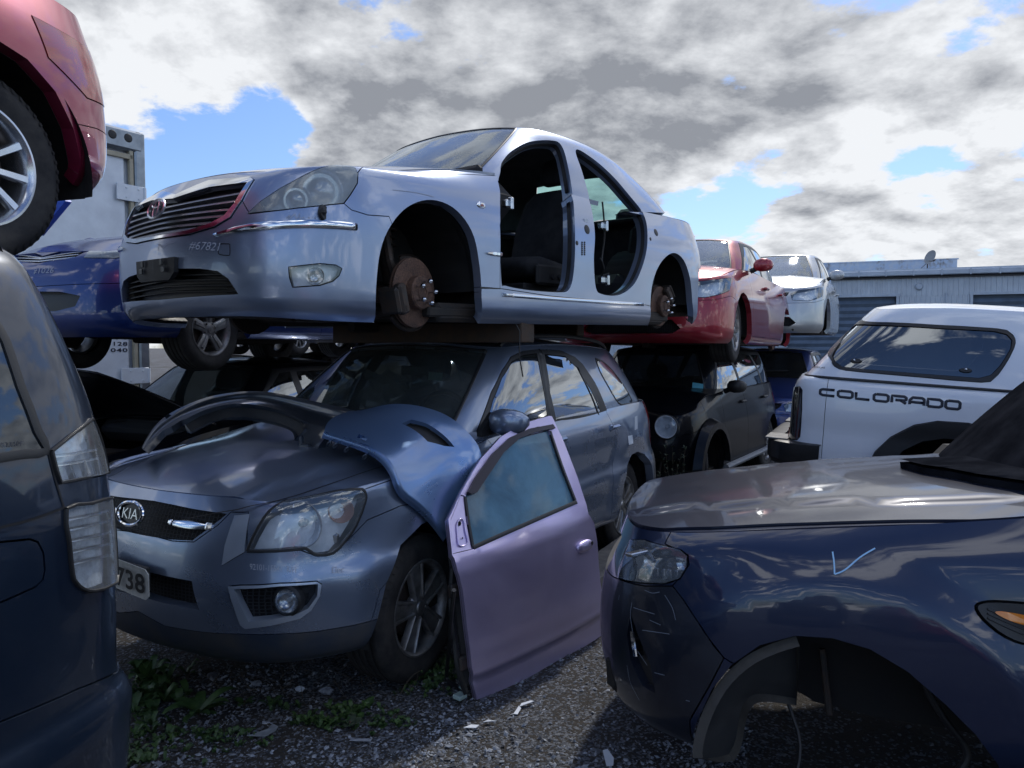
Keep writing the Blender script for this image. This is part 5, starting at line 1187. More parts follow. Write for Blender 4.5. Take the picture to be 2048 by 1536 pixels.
# ---------------------------------------------------------------- the other wrecks
def build_others():
    out={}
    # red sedan on the black off-roader
    V=Veh('sedan_car','glossy red sedan with one alloy wheel, stacked on the black boxy off-roader','car',at(1465,667,7.7),28.5,-.6,anchor=(0,.80,.30))
    S=gcar(V,'sedan','red',F=.92,WB=2.83,RO=1.1,W=.92,HZ=.82,BZ=.95,RZ=1.48,wheels=(1,0),brakes=(0,1),style='many',steer=2,glassm='glass_side',wr=.335,arch=.375,z0=.19); out['red']=(V,S)
    k=MB(); k.box((.875,0,.73),(.02,.1,.05),bev=.005); k.build('badge','chrome',V.root)
    # black boxy off-roader
    V=Veh('offroad_car','black boxy off-roader with round headlight and missing front bumper under the red sedan','car',at(1531,887,10.0),32.5,0,anchor=(-2.63,.78,.34))
    def jr(V,S): return [dict(n='front_cut',p=[(-.01,-.01),(-.01,.34*S['belt'].V[1]),(.55,.34*S['belt'].V[1]),(.80,.30*S['belt'].V[1]),(.95,-.01)],skip=True)]
    S=gcar(V,'suv','black_paint',F=.72,WB=2.63,RO=.75,W=.89,HZ=.98,HF=1.0,BZ=1.10,RZ=1.66,wheels=(1,1),style='five',sq=1.,cow=-.32,hdr=-.66,rhd=-3.15,rbs=-3.28,z0=.28,steer=26,wr=.35,arch=.41,lamps=False,grille=False,regs0=jr,wsm='glass_dark',handles='trim_black'); out['jeep']=(V,S)
    rt=V.root
    for s in(1,-1):
        lens_bowl(rt,(.715,.66*s,.86),(1,.05*s,0),.105,'headlight_reflector','lamp_house'); k=MB(); A=Matrix.Translation((.705,.66*s,.86))@Matrix.Rotation(R(-90),4,'Z'); k.lathe([(.115,-.03),(.122,0),(.112,.008),(.105,0)],28,A); k.build('headlight_bezel','trim_black',rt)
        k=MB(); k.lathe([(.105,.0),(.09,.012),(.05,.02),(0,.022)],28,A); k.build('headlight','lens',rt)
        k=MB();
        pts=[(.44*math.cos(t),.36+.44*math.sin(t)) for t in np.linspace(.1,math.pi-.1,15)]; vs=[];fs=[]
        for a,b in pts:
            n=Vector((a,b-.36)).normalized(); vs+= [(a,.86*s,b),(a,.955*s,b-.01*n.y),(a+n.x*.06,.95*s,b+n.y*.06),(a+n.x*.10,.87*s,b+n.y*.10)]
        for i in range(len(pts)-1):
            for j in range(3): fs.append((i*4+j,i*4+j+1,(i+1)*4+j+1,(i+1)*4+j))
        k.add(vs,fs+[(0,1,2,3),tuple(range(len(vs)-4,len(vs)))[::-1]]); k.build('wheel_arch_flare','black_paint',rt)
        k=MB(); k.tube([(-.45,.90*s,.33),(-2.2,.90*s,.33)],.035,8); k.build('side_sill_bar','trim_grey',rt)
    k=MB(); k.box((.55,0,.55),(.06,1.2,.12),bev=.02); k.box((.5,.3,.38),(.2,.25,.2),bev=.05); k.box((.52,-.2,.40),(.16,.5,.16),bev=.04); k.box((.5,0,.72),(.1,1.3,.05),bev=.01)
    for i in range(9): k.tube([(.58,-.5+.13*i,.34),(.56,-.48+.13*i,.52),(.5,-.5+.12*i,.7)],.012,6)
    k.build('radiator_support','iron_dark',rt)
    k=MB(); k.box((.60,.42,.62),(.02,.05,.025)); k.build('connector','paper',rt)
    k=MB(); 
    uv=V.px(S['green'],[(1385,765),(1406,768),(1406,780),(1384,777)]); k.add([tuple(p) for p in S['green'].pos(uv)+S['green'].nrm(uv)*.004],[(0,1,2,3)]); k.build('windscreen_label','cyan_label',rt,False)
    # silver hatchback on the dark blue one
    V=Veh('hatchback_car','silver hatchback with clear headlights, farthest of the upper row, near the metal shed','car',at(1638,592,10.5),27,0,anchor=(.42,.76,.72))
    S=gcar(V,'sedan','silver',F=.85,WB=2.6,RO=.75,W=.86,HZ=.84,BZ=.98,RZ=1.52,wheels=(0,0),style='ten',cow=-.2,hdr=-1.0,rhd=-2.9,rbs=-3.15,z0=.2,wr=.31); out['hatch']=(V,S)
    V2=Veh('estate_car','dark blue car on the ground beneath the silver hatchback','car',V.m@Vector((0,0,0))+Vector((0,0,-V.m.translation.z)),27,0,anchor=(-.1,.05,0))
    gcar(V2,'suv','deepblue',F=.85,WB=2.65,RO=.8,W=.88,HZ=.86,BZ=1.0,RZ=1.55,style='ten',wsm='glass_dark',cow=-.25,hdr=-.95,rhd=-3.0,rbs=-3.2)
    # blue hatchback upper left
    V=Veh('hatchback_car','blue hatchback with alloy wheels sitting on the black saloon, beside the truck box','car',at(422,678,5.6),20,0,anchor=(0,.745,.235))
    def br(V,S):
        B=S['belt']; P=lambda a,**k:V.px(B,a,**k)
        return [dict(n='g1',p=P([(62,497),(120,496),(177,499),(150,514),(100,522),(62,521)],center=True),skip=True,jamb=.03),
         dict(n='g2',p=P([(50,582),(120,584),(160,592),(150,612),(110,622),(60,620)],center=True),skip=True,jamb=.05),
         dict(n='headlight',p=P([(168,516),(178,500),(203,485),(232,474),(262,468),(290,468),(292,480),(270,510),(232,517)]),m='lens_haze',glass=True,rim=.01,off=.003)]
    S=gcar(V,'hatch','deepblue',F=.86,WB=2.5,RO=.65,W=.845,HZ=.82,BZ=.95,RZ=1.50,style='five',cow=-.15,hdr=-.95,rhd=-2.7,rbs=-3.0,z0=.24,wr=.305,rim='alloy_dull',lamps=False,grille=False,regs0=br,arch=.35); out['blue']=(V,S); B=S['belt']; rt=V.root
    g=MB()
    for yy in (503,509,515): 
        c0=V.px(B,[(66,yy+.5)])[0]; c1=V.px(B,[(164-(yy-503)*1.3,yy-1)])[0]; bar(g,B,[(c1[0]*t,c0[1]+(c1[1]-c0[1])*t) for t in np.linspace(0,1,8)],.010,-.03,-.004,True)
    g.build('grille_slats','chrome_dim',rt)
    for nm,zz in (('grille_back',(62,497,177,521)),):
        panels(B,[dict(n=nm,p=V.px(B,[(60,494),(120,493),(180,497),(152,516),(100,524),(60,524)],center=True),m='grille_black',off=-.035,rim=0,mir='join'),dict(n='intake_back',p=V.px(B,[(50,580),(120,582),(163,590),(152,614),(110,625),(60,623)],center=True),m='grille_black',off=-.05,rim=0,mir='join'),
          dict(n='headlight_housing',p=V.px(B,[(168,516),(178,500),(203,485),(232,474),(262,468),(290,468),(292,480),(270,510),(232,517)]),m='lamp_house',off=-.07,rim=-.07)],rt,.05,(None,None),keep_core=False)
    q=V.plane(58,478,x=.80); em=MB(); nrm=Vector((.8,0,.6)).normalized(); up=Vector((-.6,0,.8)); q.y=0
    def ell(rx,rz,cy,cz,r): em.tube([q+nrm*.02+Vector((0,cy+rx*math.cos(t),0))+up*(cz+rz*math.sin(t)) for t in np.linspace(0,2*math.pi,25)],r,6,False)
    ell(.060,.040,0,0,.006);ell(.02,.036,0,0,.004);ell(.04,.014,0,.018,.004); em.build('badge','chrome',rt)
    text_px(V,B,'#1026',[(64,549),(108,547),(108,535),(64,537)],'chalk','chalk_number',rt,shear=.25,bold=-.004)
    # black saloon beneath it, bonnet raised
    V=Veh('saloon_car','black saloon with raised bonnet on the ground below the blue hatchback','car',(-3.12,6.0,0),20,0)
    S=gcar(V,'sedan','black_paint',F=.88,WB=2.7,RO=1.0,W=.87,HZ=.78,BZ=.90,RZ=1.46,wsm='glass_wind',style='ten',z0=.2,hoodless=True); out['saloon']=(V,S); rt=V.root
    hg=MB(); n=12
    Hc=Vector((-.28,0,1.0)); ang=R(27)
    vs=[];fs=[]
    for lay in (0,1):
        for i in range(n+1):
            for j in range(n+1):
                x=1.08*i/n; y=(-.70+1.4*j/n)*(1-.18*(i/n)**2); z=-.07*(i/n)**2-.05*(abs(y)/.7)**2-.03*lay*(1 if 0<i<n and 0<j<n else .6)
                vs.append(tuple(Hc+Vector((x*math.cos(ang)-z*math.sin(ang),y,x*math.sin(ang)+z*math.cos(ang)))))
    m_=(n+1)**2
    for i in range(n):
        for j in range(n):
            a=i*(n+1)+j; fs.append((a,a+n+1,a+n+2,a+1)); fs.append((m_+a,m_+a+1,m_+a+n+2,m_+a+n+1))
    for i in range(n):
        for a,b in ((i*(n+1),(i+1)*(n+1)),((i+1)*(n+1)+n,i*(n+1)+n)): fs.append((a,b,b+m_,a+m_))
        a,b=n*(n+1)+i,n*(n+1)+i+1; fs.append((a,b,b+m_,a+m_)); fs.append((i+1,i,i+m_,i+1+m_))
    hg.add(vs,fs); hg.build('bonnet','black_paint',rt,True)
    k=MB(); k.box((.3,0,.62),(.5,.6,.3),bev=.08); k.box((.25,.45,.7),(.25,.25,.15),bev=.04); k.box((.1,-.4,.72),(.3,.3,.18),bev=.05); k.build('engine','iron_dark',rt)
    # dark grey hatchback further right, roof arc only just in view
    V=Veh('hatchback_car','dark grey hatchback squeezed between the black saloon and the grey off-roader','car',(-1.62,7.3,0),24,0)
    S=gcar(V,'hatch','slate',F=.85,WB=2.5,RO=.7,W=.85,HZ=.82,BZ=.93,RZ=1.47,wsm='glass_wind2',glassm='glass_clear',cow=-.2,hdr=-1.05,rhd=-2.6,rbs=-3.0); out['grey']=(V,S)
    V=Veh('saloon_car','dark saloon far behind the black saloon, only its shadowed side in view','car',(-2.2,11.2,0),22,0); gcar(V,'sedan','slate',wsm='glass_dark',h=.09,seats=False)
    V=Veh('saloon_car','dark blue saloon stacked far behind, seen only under the silver sedan','car',(-1.9,10.6,1.42),22,0); gcar(V,'sedan','navy',wsm='glass_dark',h=.09,seats=False)
    def copy_tree(o,par=None):
        c=o.copy(); COL.objects.link(c); c.parent=par
        for ch in o.children: copy_tree(ch,c)
        return c
    for src,loc,az,lb in ((out['red'][0],(1.2,-5.2,0),200,'red sedan in the row behind the photographer'),(out['grey'][0],(3.6,-5.6,0),195,'grey hatchback in the row behind the photographer'),(out['saloon'][0],(6.3,-4.6,0),190,'unseen black saloon added behind the photographer for reflections'),(out['jeep'][0],(-1.6,-5.8,0),190,'unseen black off-roader added behind the photographer for reflections'),(out['saloon'][0],(-4.6,13.6,0),22,'black saloon in the far row, directly below the far grey hatchback'),(out['grey'][0],(-4.4,13.4,1.42),22,'far grey hatchback stacked on the far black saloon'),(out['grey'][0],(-.6,15.2,0),25,'grey hatchback at the ground end of the far row'),(out['saloon'][0],(-.4,15.0,1.42),25,'black saloon stacked at the right end of the far row')):  # copies behind the camera are unseen, added for the paintwork to reflect
        c=copy_tree(src.root); a=R(az); X=Vector((-math.sin(a),-math.cos(a),0)); Y=Vector((math.cos(a),-math.sin(a),0)); m=Matrix((X,Y,Vector((0,0,1)))).transposed().to_4x4(); m.translation=Vector(loc); c.matrix_world=m; c['label']=lb
    return out
def build_van():
    V=Veh('van','dark blue van rear corner with tall clear tail lights at the left edge','van',at(357,1346,2.12),19.,0,anchor=(-3.86,.87,.64))
    rt=V.root; n=0
    plan=[(.75,0),(.74,.3),(.70,.5),(.6,.68),(.42,.80),(.2,.85),(-.3,.86),(-1.2,.865),(-2.0,.865),(-2.8,.865),(-3.3,.86),(-3.58,.845),(-3.73,.80),(-3.80,.71),(-3.835,.58),(-3.85,.4),(-3.86,.2),(-3.86,0)]
    lev=[(.28,.28,.30,.08,.06,.04),(.33,.33,.35,.01,.01,-.02),(.42,.42,.46,0,0,-.04),(.52,.53,.56,0,-.004,-.045),(.585,.60,.605,.0,-.012,-.055),(.61,.64,.635,.01,.0,-.045),(.63,.665,.66,.02,.012,.0),(.75,.78,.78,.05,.0,.0),(.9,.98,.98,.12,-.002,.0),(1.1,1.14,1.16,.25,.005,.005),(1.2,1.24,1.27,.40,.018,.015),(1.35,1.40,1.42,.65,.045,.05),(1.55,1.58,1.58,.9,.09,.125),(1.72,1.74,1.74,1.2,.145,.22),(1.80,1.83,1.82,1.4,.20,.30),(None,None,None,1.6,.31,.42)]
    sp=dict(plan=plan,lev=lev,zc=[(1,1.75),(-.5,1.83),(-1.5,1.885),(-2.5,1.89),(-3.3,1.875),(-3.9,1.83)],drop=[(1,.05),(-4,.06)])
    S=bodysurf(sp); B,D=S['belt'],S['deck']; P=lambda a,**k:V.px(B,a,**k)
    win=[(-160,560),(-60,585),(0,660),(20,705),(41,770),(60,818),(76,862),(94,902),(50,908),(0,916),(-160,945)]
    up=[(101,903),(140,872),(181,839),(190,860),(201,892),(213,946),(165,957),(119,966),(110,940)]
    dn=[(130,1018),(180,1007),(226,996),(231,1050),(237,1150),(222,1170),(185,1182),(163,1177),(149,1164),(142,1146),(136,1085)]
    regs=[dict(n='quarter_window',p=P(win),m='glass_van',glass=True,rim=.008,off=-.002),dict(n='upper_tail_light',p=P(up),m='tail_lens',glass=True,off=.006,rim=.02),dict(n='lower_tail_light',p=P(dn,smooth=2),m='tail_lens',glass=True,off=.006,rim=.02),
      dict(n='wf',p=foot(V.side(B,[(.37,.05),(.37,.3),(.3,.56),(.0,.70),(-.3,.56),(-.37,.3),(-.37,.05)])),skip=True,jamb=.05),dict(n='wr',p=foot(V.side(B,[(-2.42,.05),(-2.42,.3),(-2.5,.56),(-2.8,.70),(-3.1,.56),(-3.17,.3),(-3.17,.05)])),skip=True,jamb=.05),
      dict(n='fuel_flap',p=P([(-70,1090),(60,1078),(76,1084),(87,1105),(90,1140),(86,1160),(72,1174),(0,1206),(-70,1236)]),m='van_blue',gap=.003),
      dict(n='rear_bumper',p=P([(-100,1500),(0,1444),(155,1378),(200,1360),(234,1342)])+V.front(B,[(.5,.665),(.02,.665)],back=True)+[(B.U[1]+.01,P([(234,1342)])[0][1]),(B.U[1]+.01,-.01)]+[(P([(0,1444)])[0][0]-.2,-.01)],m='van_blue',mir='join',off=.004),
      dict(n='tailgate',p=P([(188,838),(212,900),(222,950),(232,1000),(244,1150),(246,1240),(240,1320)])+[(B.U[1]+.01,P([(240,1320)])[0][1]+.02),(B.U[1]+.01,.9*B.V[1])],m='van_blue',mir='join')]
    panels(B,regs,rt,.045,('body_side','van_blue'),inh=.05)
    panels(D,[],rt,.12,('roof_panel','van_blue'),dom=S['deckdom'],inh=.05)
    rg={r['n']:r['p'] for r in regs}
    for nm in('upper_tail_light','lower_tail_light'):
        panels(B,[dict(n='lamp_housing',p=rg[nm],m='tail_house',off=-.03,rim=-.03,gap=.004)],rt,.03,(None,None),keep_core=False)
        for s_ in (0,1):
            sl=MB(); bar(sl,B,list(rg[nm])+[rg[nm][0]],.008,-.004,.009)
            if s_: sl.v=[(a,-b,c) for a,b,c in sl.v]; sl.f=[f[::-1] for f in sl.f]
            sl.build('lamp_seal','trim_black',rt)
    g=MB()
    for yy in (1036,1056,1079,1101,1124): bar(g,B,P([(140+(yy-1036)*.12,yy+2),(180,yy-5),(222+(yy-1036)*.1,yy-15)]),.009,-.02,-.004,True)
    for yy in (912,930): bar(g,B,P([(112,yy),(150,yy-5),(198,yy-14)]),.007,-.02,-.004,True)
    for x0_ in (150,178,205): bar(g,B,P([(x0_-6,930-(x0_-150)*.3),(x0_+4,955-(x0_-150)*.15)]),.006,-.02,-.006,True)
    g.build('lamp_ribs','chrome_dim',rt)
    sm=MB(); seam(sm,B,P(cr([(-60,1075),(0,1055),(60,1040),(128,1015)],3)),.006,.002,True); seam(sm,B,P(cr([(96,905),(110,960),(127,1015),(131,1030)],3)),.005,.002,True)
    sm.build('panel_seam','grille_black',rt,False)
    sm=MB(); bar(sm,B,P(cr(win,2)),.022,-.002,.003,True); sm.build('window_seal','trim_black',rt)
    v=MB(); v.box((-1.6,0,.36),(4.2,1.5,.06),bev=.01); v.build('floor_pan','floor_pan',rt)
    for s in(1,-1):
        for x in(0,-2.8): wheel(rt,(x,.79*s,.33),.33,.205,.2,'six',side=s); well(rt,.83,x,.33,.39,.4,side=s)
    seat(rt,-1.0,.4,.7);seat(rt,-1.0,-.4,.7)
    # rubbed emblem and scuffs on the quarter glass
    text_px(V,B,'NO. 8UU24P1',[(0,895),(46,891),(46,882),(0,885)],'ink','glass_sticker',rt,off=.003)
    # headlights, windscreen exist at the far front of the van behind the camera
    return V,S
def build_topred():
    V=Veh('saloon_car','maroon car on top of the van at the upper left, one alloy wheel showing','car',at(-40,324,2.56),17.5,0,anchor=(-2.65,.79,.33))
    def rr(V,S): return []
    S=gcar(V,'sedan','maroon',F=.9,WB=2.65,RO=.80,W=.875,HZ=.85,BZ=.98,RZ=1.5,style='ten',wr=.33,arch=.40,z0=.33,mirrors=False,seats=False,rim='alloy_bright',h=.05)
    return V,S
# ---------------------------------------------------------------- loose panels lying about
def sheet(surf,poly,name,m,parent,th=.004,h=.04,holes=(),inner='bumper_inside',label=None):
    regs=[dict(n='h%d'%i,p=p,skip=True,jamb=.02) for i,p in enumerate(holes)]
    panels(surf,regs,parent,h,(name,m),mirror=False,core=inner,dom=poly,inh=th+.001,core_name=name+'_inside',rimd=.012,gap=0)
def build_bumper():
    V=Veh('bumper_cover','loose blue-grey bumper cover with empty fog lamp opening, draped over the grey off-roader bonnet','bumper',SU_O,29.48,0)
    rt=V.root
    def row(px,xs): return [tuple(V.plane(a,b,x=x)) for (a,b),x in zip(px,xs)]
    X0=[.55,.45,.33,.2,.05,-.08,-.2,-.24,-.22,-.15,-.08]
    r0=row([(283,896),(297,867),(319,838),(358,816),(397,799),(436,788),(504,780),(553,785),(626,802),(699,818),(724,825)],X0)
    r1=row([(285,898),(302,872),(326,846),(362,826),(400,810),(440,797),(504,789),(556,796),(625,815),(690,832),(712,836)],[x+.03 for x in X0])
    r2=row([(286,898),(304,874),(330,850),(366,830),(403,815),(442,802),(504,794),(556,801),(622,823),(680,840),(700,845)],[x+.02 for x in X0])
    r3=row([(287,899),(307,878),(335,855),(371,836),(407,822),(444,809),(502,803),(554,809),(612,832),(660,850),(680,853)],[x+.08 for x in X0])
    r4=row([(288,899),(309,880),(338,859),(374,841),(410,827),(446,815),(500,810),(553,817),(605,840),(648,860),(664,864)],[x+.12 for x in X0])
    A=grid_surf([r0,r0,r1,r1,r2,r3,r3,r4,r4],(.2,0,1.0),.03)
    U,Vv=A.U,A.V
    D=[(U[0],Vv[0]),(U[1],Vv[0]),(U[1],Vv[1]),(U[1]*.36,Vv[1]),(U[1]*.34,.88*Vv[1]),(U[1]*.31,.95*Vv[1]),(U[1]*.28,.78*Vv[1]),(U[1]*.25,.9*Vv[1]),(U[1]*.22,.7*Vv[1]),(U[1]*.17,.8*Vv[1]),(U[1]*.13,.6*Vv[1]),(U[1]*.08,.75*Vv[1]),(U[0],Vv[1])]
    sq=V.px(A,[(329,834),(338,828),(343,831),(333,838)])
    sheet(A,D,'bumper_band','slate_bumper2',rt,holes=[sq])
    XC=[.33,.25,.17,.0,-.06,-.06,0,.06]
    c0=row([(370,853),(393,838),(418,826),(467,815),(516,818),(577,831),(612,850),(618,866)],XC); c1=row([(372,860),(396,846),(420,833),(467,824),(516,827),(577,841),(606,858),(609,876)],[x+.03 for x in XC]); c2=row([(375,866),(399,853),(423,840),(467,831),(516,835),(577,849),(600,864),(600,885)],[x+.02 for x in XC])
    C=grid_surf([c0,c1,c1,c2],(.2,0,1.0),.03); sheet(C,[(C.U[0],C.V[0]),(C.U[1],C.V[0]),(C.U[1],C.V[1]),(C.U[0],C.V[1])],'grille_strip','slate_bumper2',rt)
    l0=row([(608,846),(630,848),(650,853),(668,860)],[.02,.03,.05,.1]);l1=row([(606,866),(622,872),(636,874),(648,872)],[.10,.11,.12,.14]);l2=row([(599,884),(610,893),(620,903),(630,905)],[.14,.15,.16,.18]);
    L=grid_surf([l0,l0,l1,l2],(.0,0,1.0),.02); sheet(L,[(L.U[0],L.V[0]),(L.U[1],L.V[0]),(L.U[1],L.V[1]),(L.U[0],L.V[1])],'mounting_leg','slate_bumper2',rt)
    k=MB(); q=V.plane(612,895,x=.16); k.box(tuple(q+Vector((0,0,-.01))),(.03,.05,.06),bev=.006); k.box(tuple(q+Vector((0,-.03,.02))),(.02,.02,.07),bev=.004); k.build('mounting_bracket','slate_bumper2',rt)
    px=[[(648,864),(690,878),(735,890),(771,914),(790,943),(800,992),(850,1010),(893,1074)],[(652,847),(695,851),(745,862),(800,885),(832,920),(850,960),(880,990),(905,1050)],[(668,832),(712,832),(765,838),(825,855),(868,885),(893,925),(910,965),(925,1020)],[(700,822),(740,819),(785,814),(845,824),(900,848),(935,887),(948,920),(948,985)],[(724,821),(758,811),(790,805),(850,812),(907,834),(948,876),(966,903),(968,960)]]
    xa=[.28,.28,.28,.28,.29,.30,.15,.02]; xb=[-.1,-.15,-.2,-.28,-.34,-.34,-.32,-.25]
    rows=[row(p,[a+(b-a)*t for a,b in zip(xa,xb)]) for p,t in zip(px,(0,.3,.6,.88,1))]
    # turn the leading edge under for thickness
    pre=[tuple(Vector(p)+Vector((-.015,-.03,-.03))) for p in rows[0]]
    B=grid_surf([pre,rows[0],rows[0],rows[1],rows[2],rows[3],rows[3],rows[4]],(-.1,.2,.8),.025)
    fog=V.px(B,[(804,847),(822,839),(853,847),(877,862),(909,894),(888,892),(855,883),(834,864)]); s2=V.px(B,[(714,875),(718,868),(735,876),(731,884)])
    Dm=[(B.U[0],B.V[0]),(B.U[1],B.V[0]),(B.U[1],B.V[1]),(B.U[0],B.V[1])]
    sheet(B,Dm,'bumper_corner','slate_bumper',rt,holes=[fog,s2],h=.035)
    panels(B,[dict(n='fog_lamp_recess',p=fog,m='black_plastic',off=-.035,rim=0,gap=-.015)],rt,.03,(None,None),mirror=False,keep_core=False)
    k=MB()
    for t in (.07,.11,.19,.33):
        p=B.pos([(B.U[1]*t,B.V[0]+.002)])[0]; k.tube([tuple(p+np.array((.0,0,.0))+.012*np.array((math.cos(a),math.sin(a)*.7,math.sin(a)))+np.array((.01,-.01,-.012))) for a in np.linspace(0,2*math.pi,9)],.0035,5,False)
    k.build('clip_tabs','slate_bumper2',rt)
    k=MB(); p=Vector(V.plane(403,822,x=.10))
    for i in range(7): a=R(-60+18*i); k.tube([p,p+Vector((.02,.05*math.sin(a)-.02,-.05*math.cos(a)))],[.008,.003],5)
    k.build('torn_foam','paper',rt)
    return V
def build_door():
    o=atz(957,1405,0.)
    V=Veh('car_door','lilac car door with blue tinted glass, leaning against the grey off-roader front wheel','door',o,39.8,0,roll=9.5)
    rt=V.root
    Z=[(0,.0),(.07,.012),(.10,.018),(.118,.034),(.15,.040),(.35,.052),(.52,.060),(.585,.062),(.615,.056),(.64,.050),(.66,.042),(.70,.030),(.9,-.03),(1.3,-.16)]
    def f(u,v):
        zz=v-.075*np.clip(-u,0,1.1)*np.clip((v-.2)/.4,0,1); yy=smooth1(Z,zz)-.035*(np.abs(u+.5)/.55)**2.2
        return np.stack([u,yy,v],1)
    S=Surf(f,(-1.12,.10),(-.02,1.38),(-.5,-3,.6),.03); P=lambda a,s=0:V.px(S,a,s)
    out=[(955,1405),(950,1386),(943,1337),(933,1250),(925,1180),(915,1143),(908,1117),(904,1111),(898,1058),(896,1038),(925,978),(961,917),(1001,873),(1046,846),(1098,831),(1104,832),(1127,881),(1155,953),(1171,1002),(1177,1028),(1189,1046),(1195,1083),(1201,1163),(1204,1246),(1203,1272)]
    gl=[(931,994),(935,985),(968,953),(1001,904),(1034,876),(1098,860),(1122,929),(1149,994),(1153,1004),(1050,1048),(947,1093),(938,1050)]
    vis=[(930,984),(946,954),(980,907),(1015,874),(1053,857),(1101,848),(1107,857),(1070,864),(1036,877),(1003,906),(970,955),(950,985),(938,989)]
    tri=[(907,1107),(903,1060),(902,1040),(922,990),(929,992),(934,1040),(944,1091),(948,1097)]
    regs=[dict(n='window_glass',p=P(gl),m='glass_blue',glass=True,off=-.012,rim=.004),dict(n='mirror_mount',p=P(tri),m='mauve',off=-.006,rim=.01),]
    panels(S,regs,rt,.035,('door_skin','mauve'),mirror=False,dom=P(out),core='black_plastic',inh=.02,core_name='door_inner',rimd=.03)
    panels(S,[],rt,.035,('wind_deflector','visor'),mirror=False,dom=P(vis),keep_core=False,rimd=.014)
    o2=[o_ for o_ in bpy.data.objects if o_.name.startswith('wind_deflector')][0]; o2.location=(0,.018,0)
    k=MB(); bar(k,S,P(cr([(1153,1004),(1100,1027),(1050,1049),(1000,1071),(947,1095)],3)),.020,-.01,.004); bar(k,S,P(cr([(1101,862),(1124,930),(1151,1000)],4)),.016,-.012,.002); bar(k,S,P(cr([(931,994),(938,1045),(947,1095)],4)),.012,-.012,.002); k.build('glass_seal','trim_black',rt)
    # recessed handle
    u=P([(1166,1092)])[0]; p=Vector(S.pos([u])[0]); n=Vector(S.nrm([u])[0]); k=MB(); vs=[];fs=[];m=20
    t1=Vector((-1,0,.06)).normalized(); t2=n.cross(t1).normalized()
    for (rr,h) in ((1.0,.0),(1.0,.012),(.9,.020),(.6,.025),(0.01,.026)):
        for j in range(m):
            a=2*math.pi*j/m; cx=math.copysign(abs(math.cos(a))**.7,math.cos(a)); cz=math.copysign(abs(math.sin(a))**.8,math.sin(a)); vs.append(p+t1*(.066*rr*cx)+t2*(.030*rr*cz)+n*h)
    for i in range(4):
        for j in range(m): fs.append((i*m+j,i*m+(j+1)%m,(i+1)*m+(j+1)%m,(i+1)*m+j))
    k.add(vs,fs); k.build('door_handle','mauve',rt,True)
    k=MB(); k.lathe([(0,.002),(.009,.002),(.011,0)],14,Matrix.Translation(p+t1*.048+n*.026+t2*.004)@Vector((0,1,0)).rotation_difference(n).to_matrix().to_4x4()); k.build('key_hole','grille_black',rt)
    k=MB()
    for a,b,r in ((919,1047,.011),(915,1073,.004),(925,1076,.004),(924,1039,.0035)):
        u=P([(a,b)])[0]; q=Vector(S.pos([u])[0]); k.lathe([(0,.001),(r,.001),(r,0)],12,Matrix.Translation(q)@Vector((0,1,0)).rotation_difference(n).to_matrix().to_4x4())
    k.build('bolt_hole','grille_black',rt)
    k=MB(); bar(k,S,P(cr([(915,1066),(914,1050),(920,1038),(928,1042),(931,1062),(936,1084),(926,1092),(917,1088),(915,1066)],3)),.006,-.002,.003); k.build('mount_rib','mauve',rt)
    # hinge side: check strap, rubber, wiring
    k=MB()
    k.tube(cr([(.03,-.03,.60),(.045,-.05,.45),(.05,-.05,.3),(.06,-.04,.16),(.04,-.03,.05)],4),.014,6); k.build('door_seal','trim_black',rt)
    k=MB(); 
    for z in(.18,.5): k.box((.035,-.035,z),(.05,.03,.06),bev=.006)
    k.build('door_hinge','iron_dark',rt)
    k=MB(); k.box((-.5,-.075,.36),(1.0,.05,.62),bev=.02); k.build('inner_trim','cabin_grey',rt)
    k=MB()
    for z in (.025,.06): pass
    return V
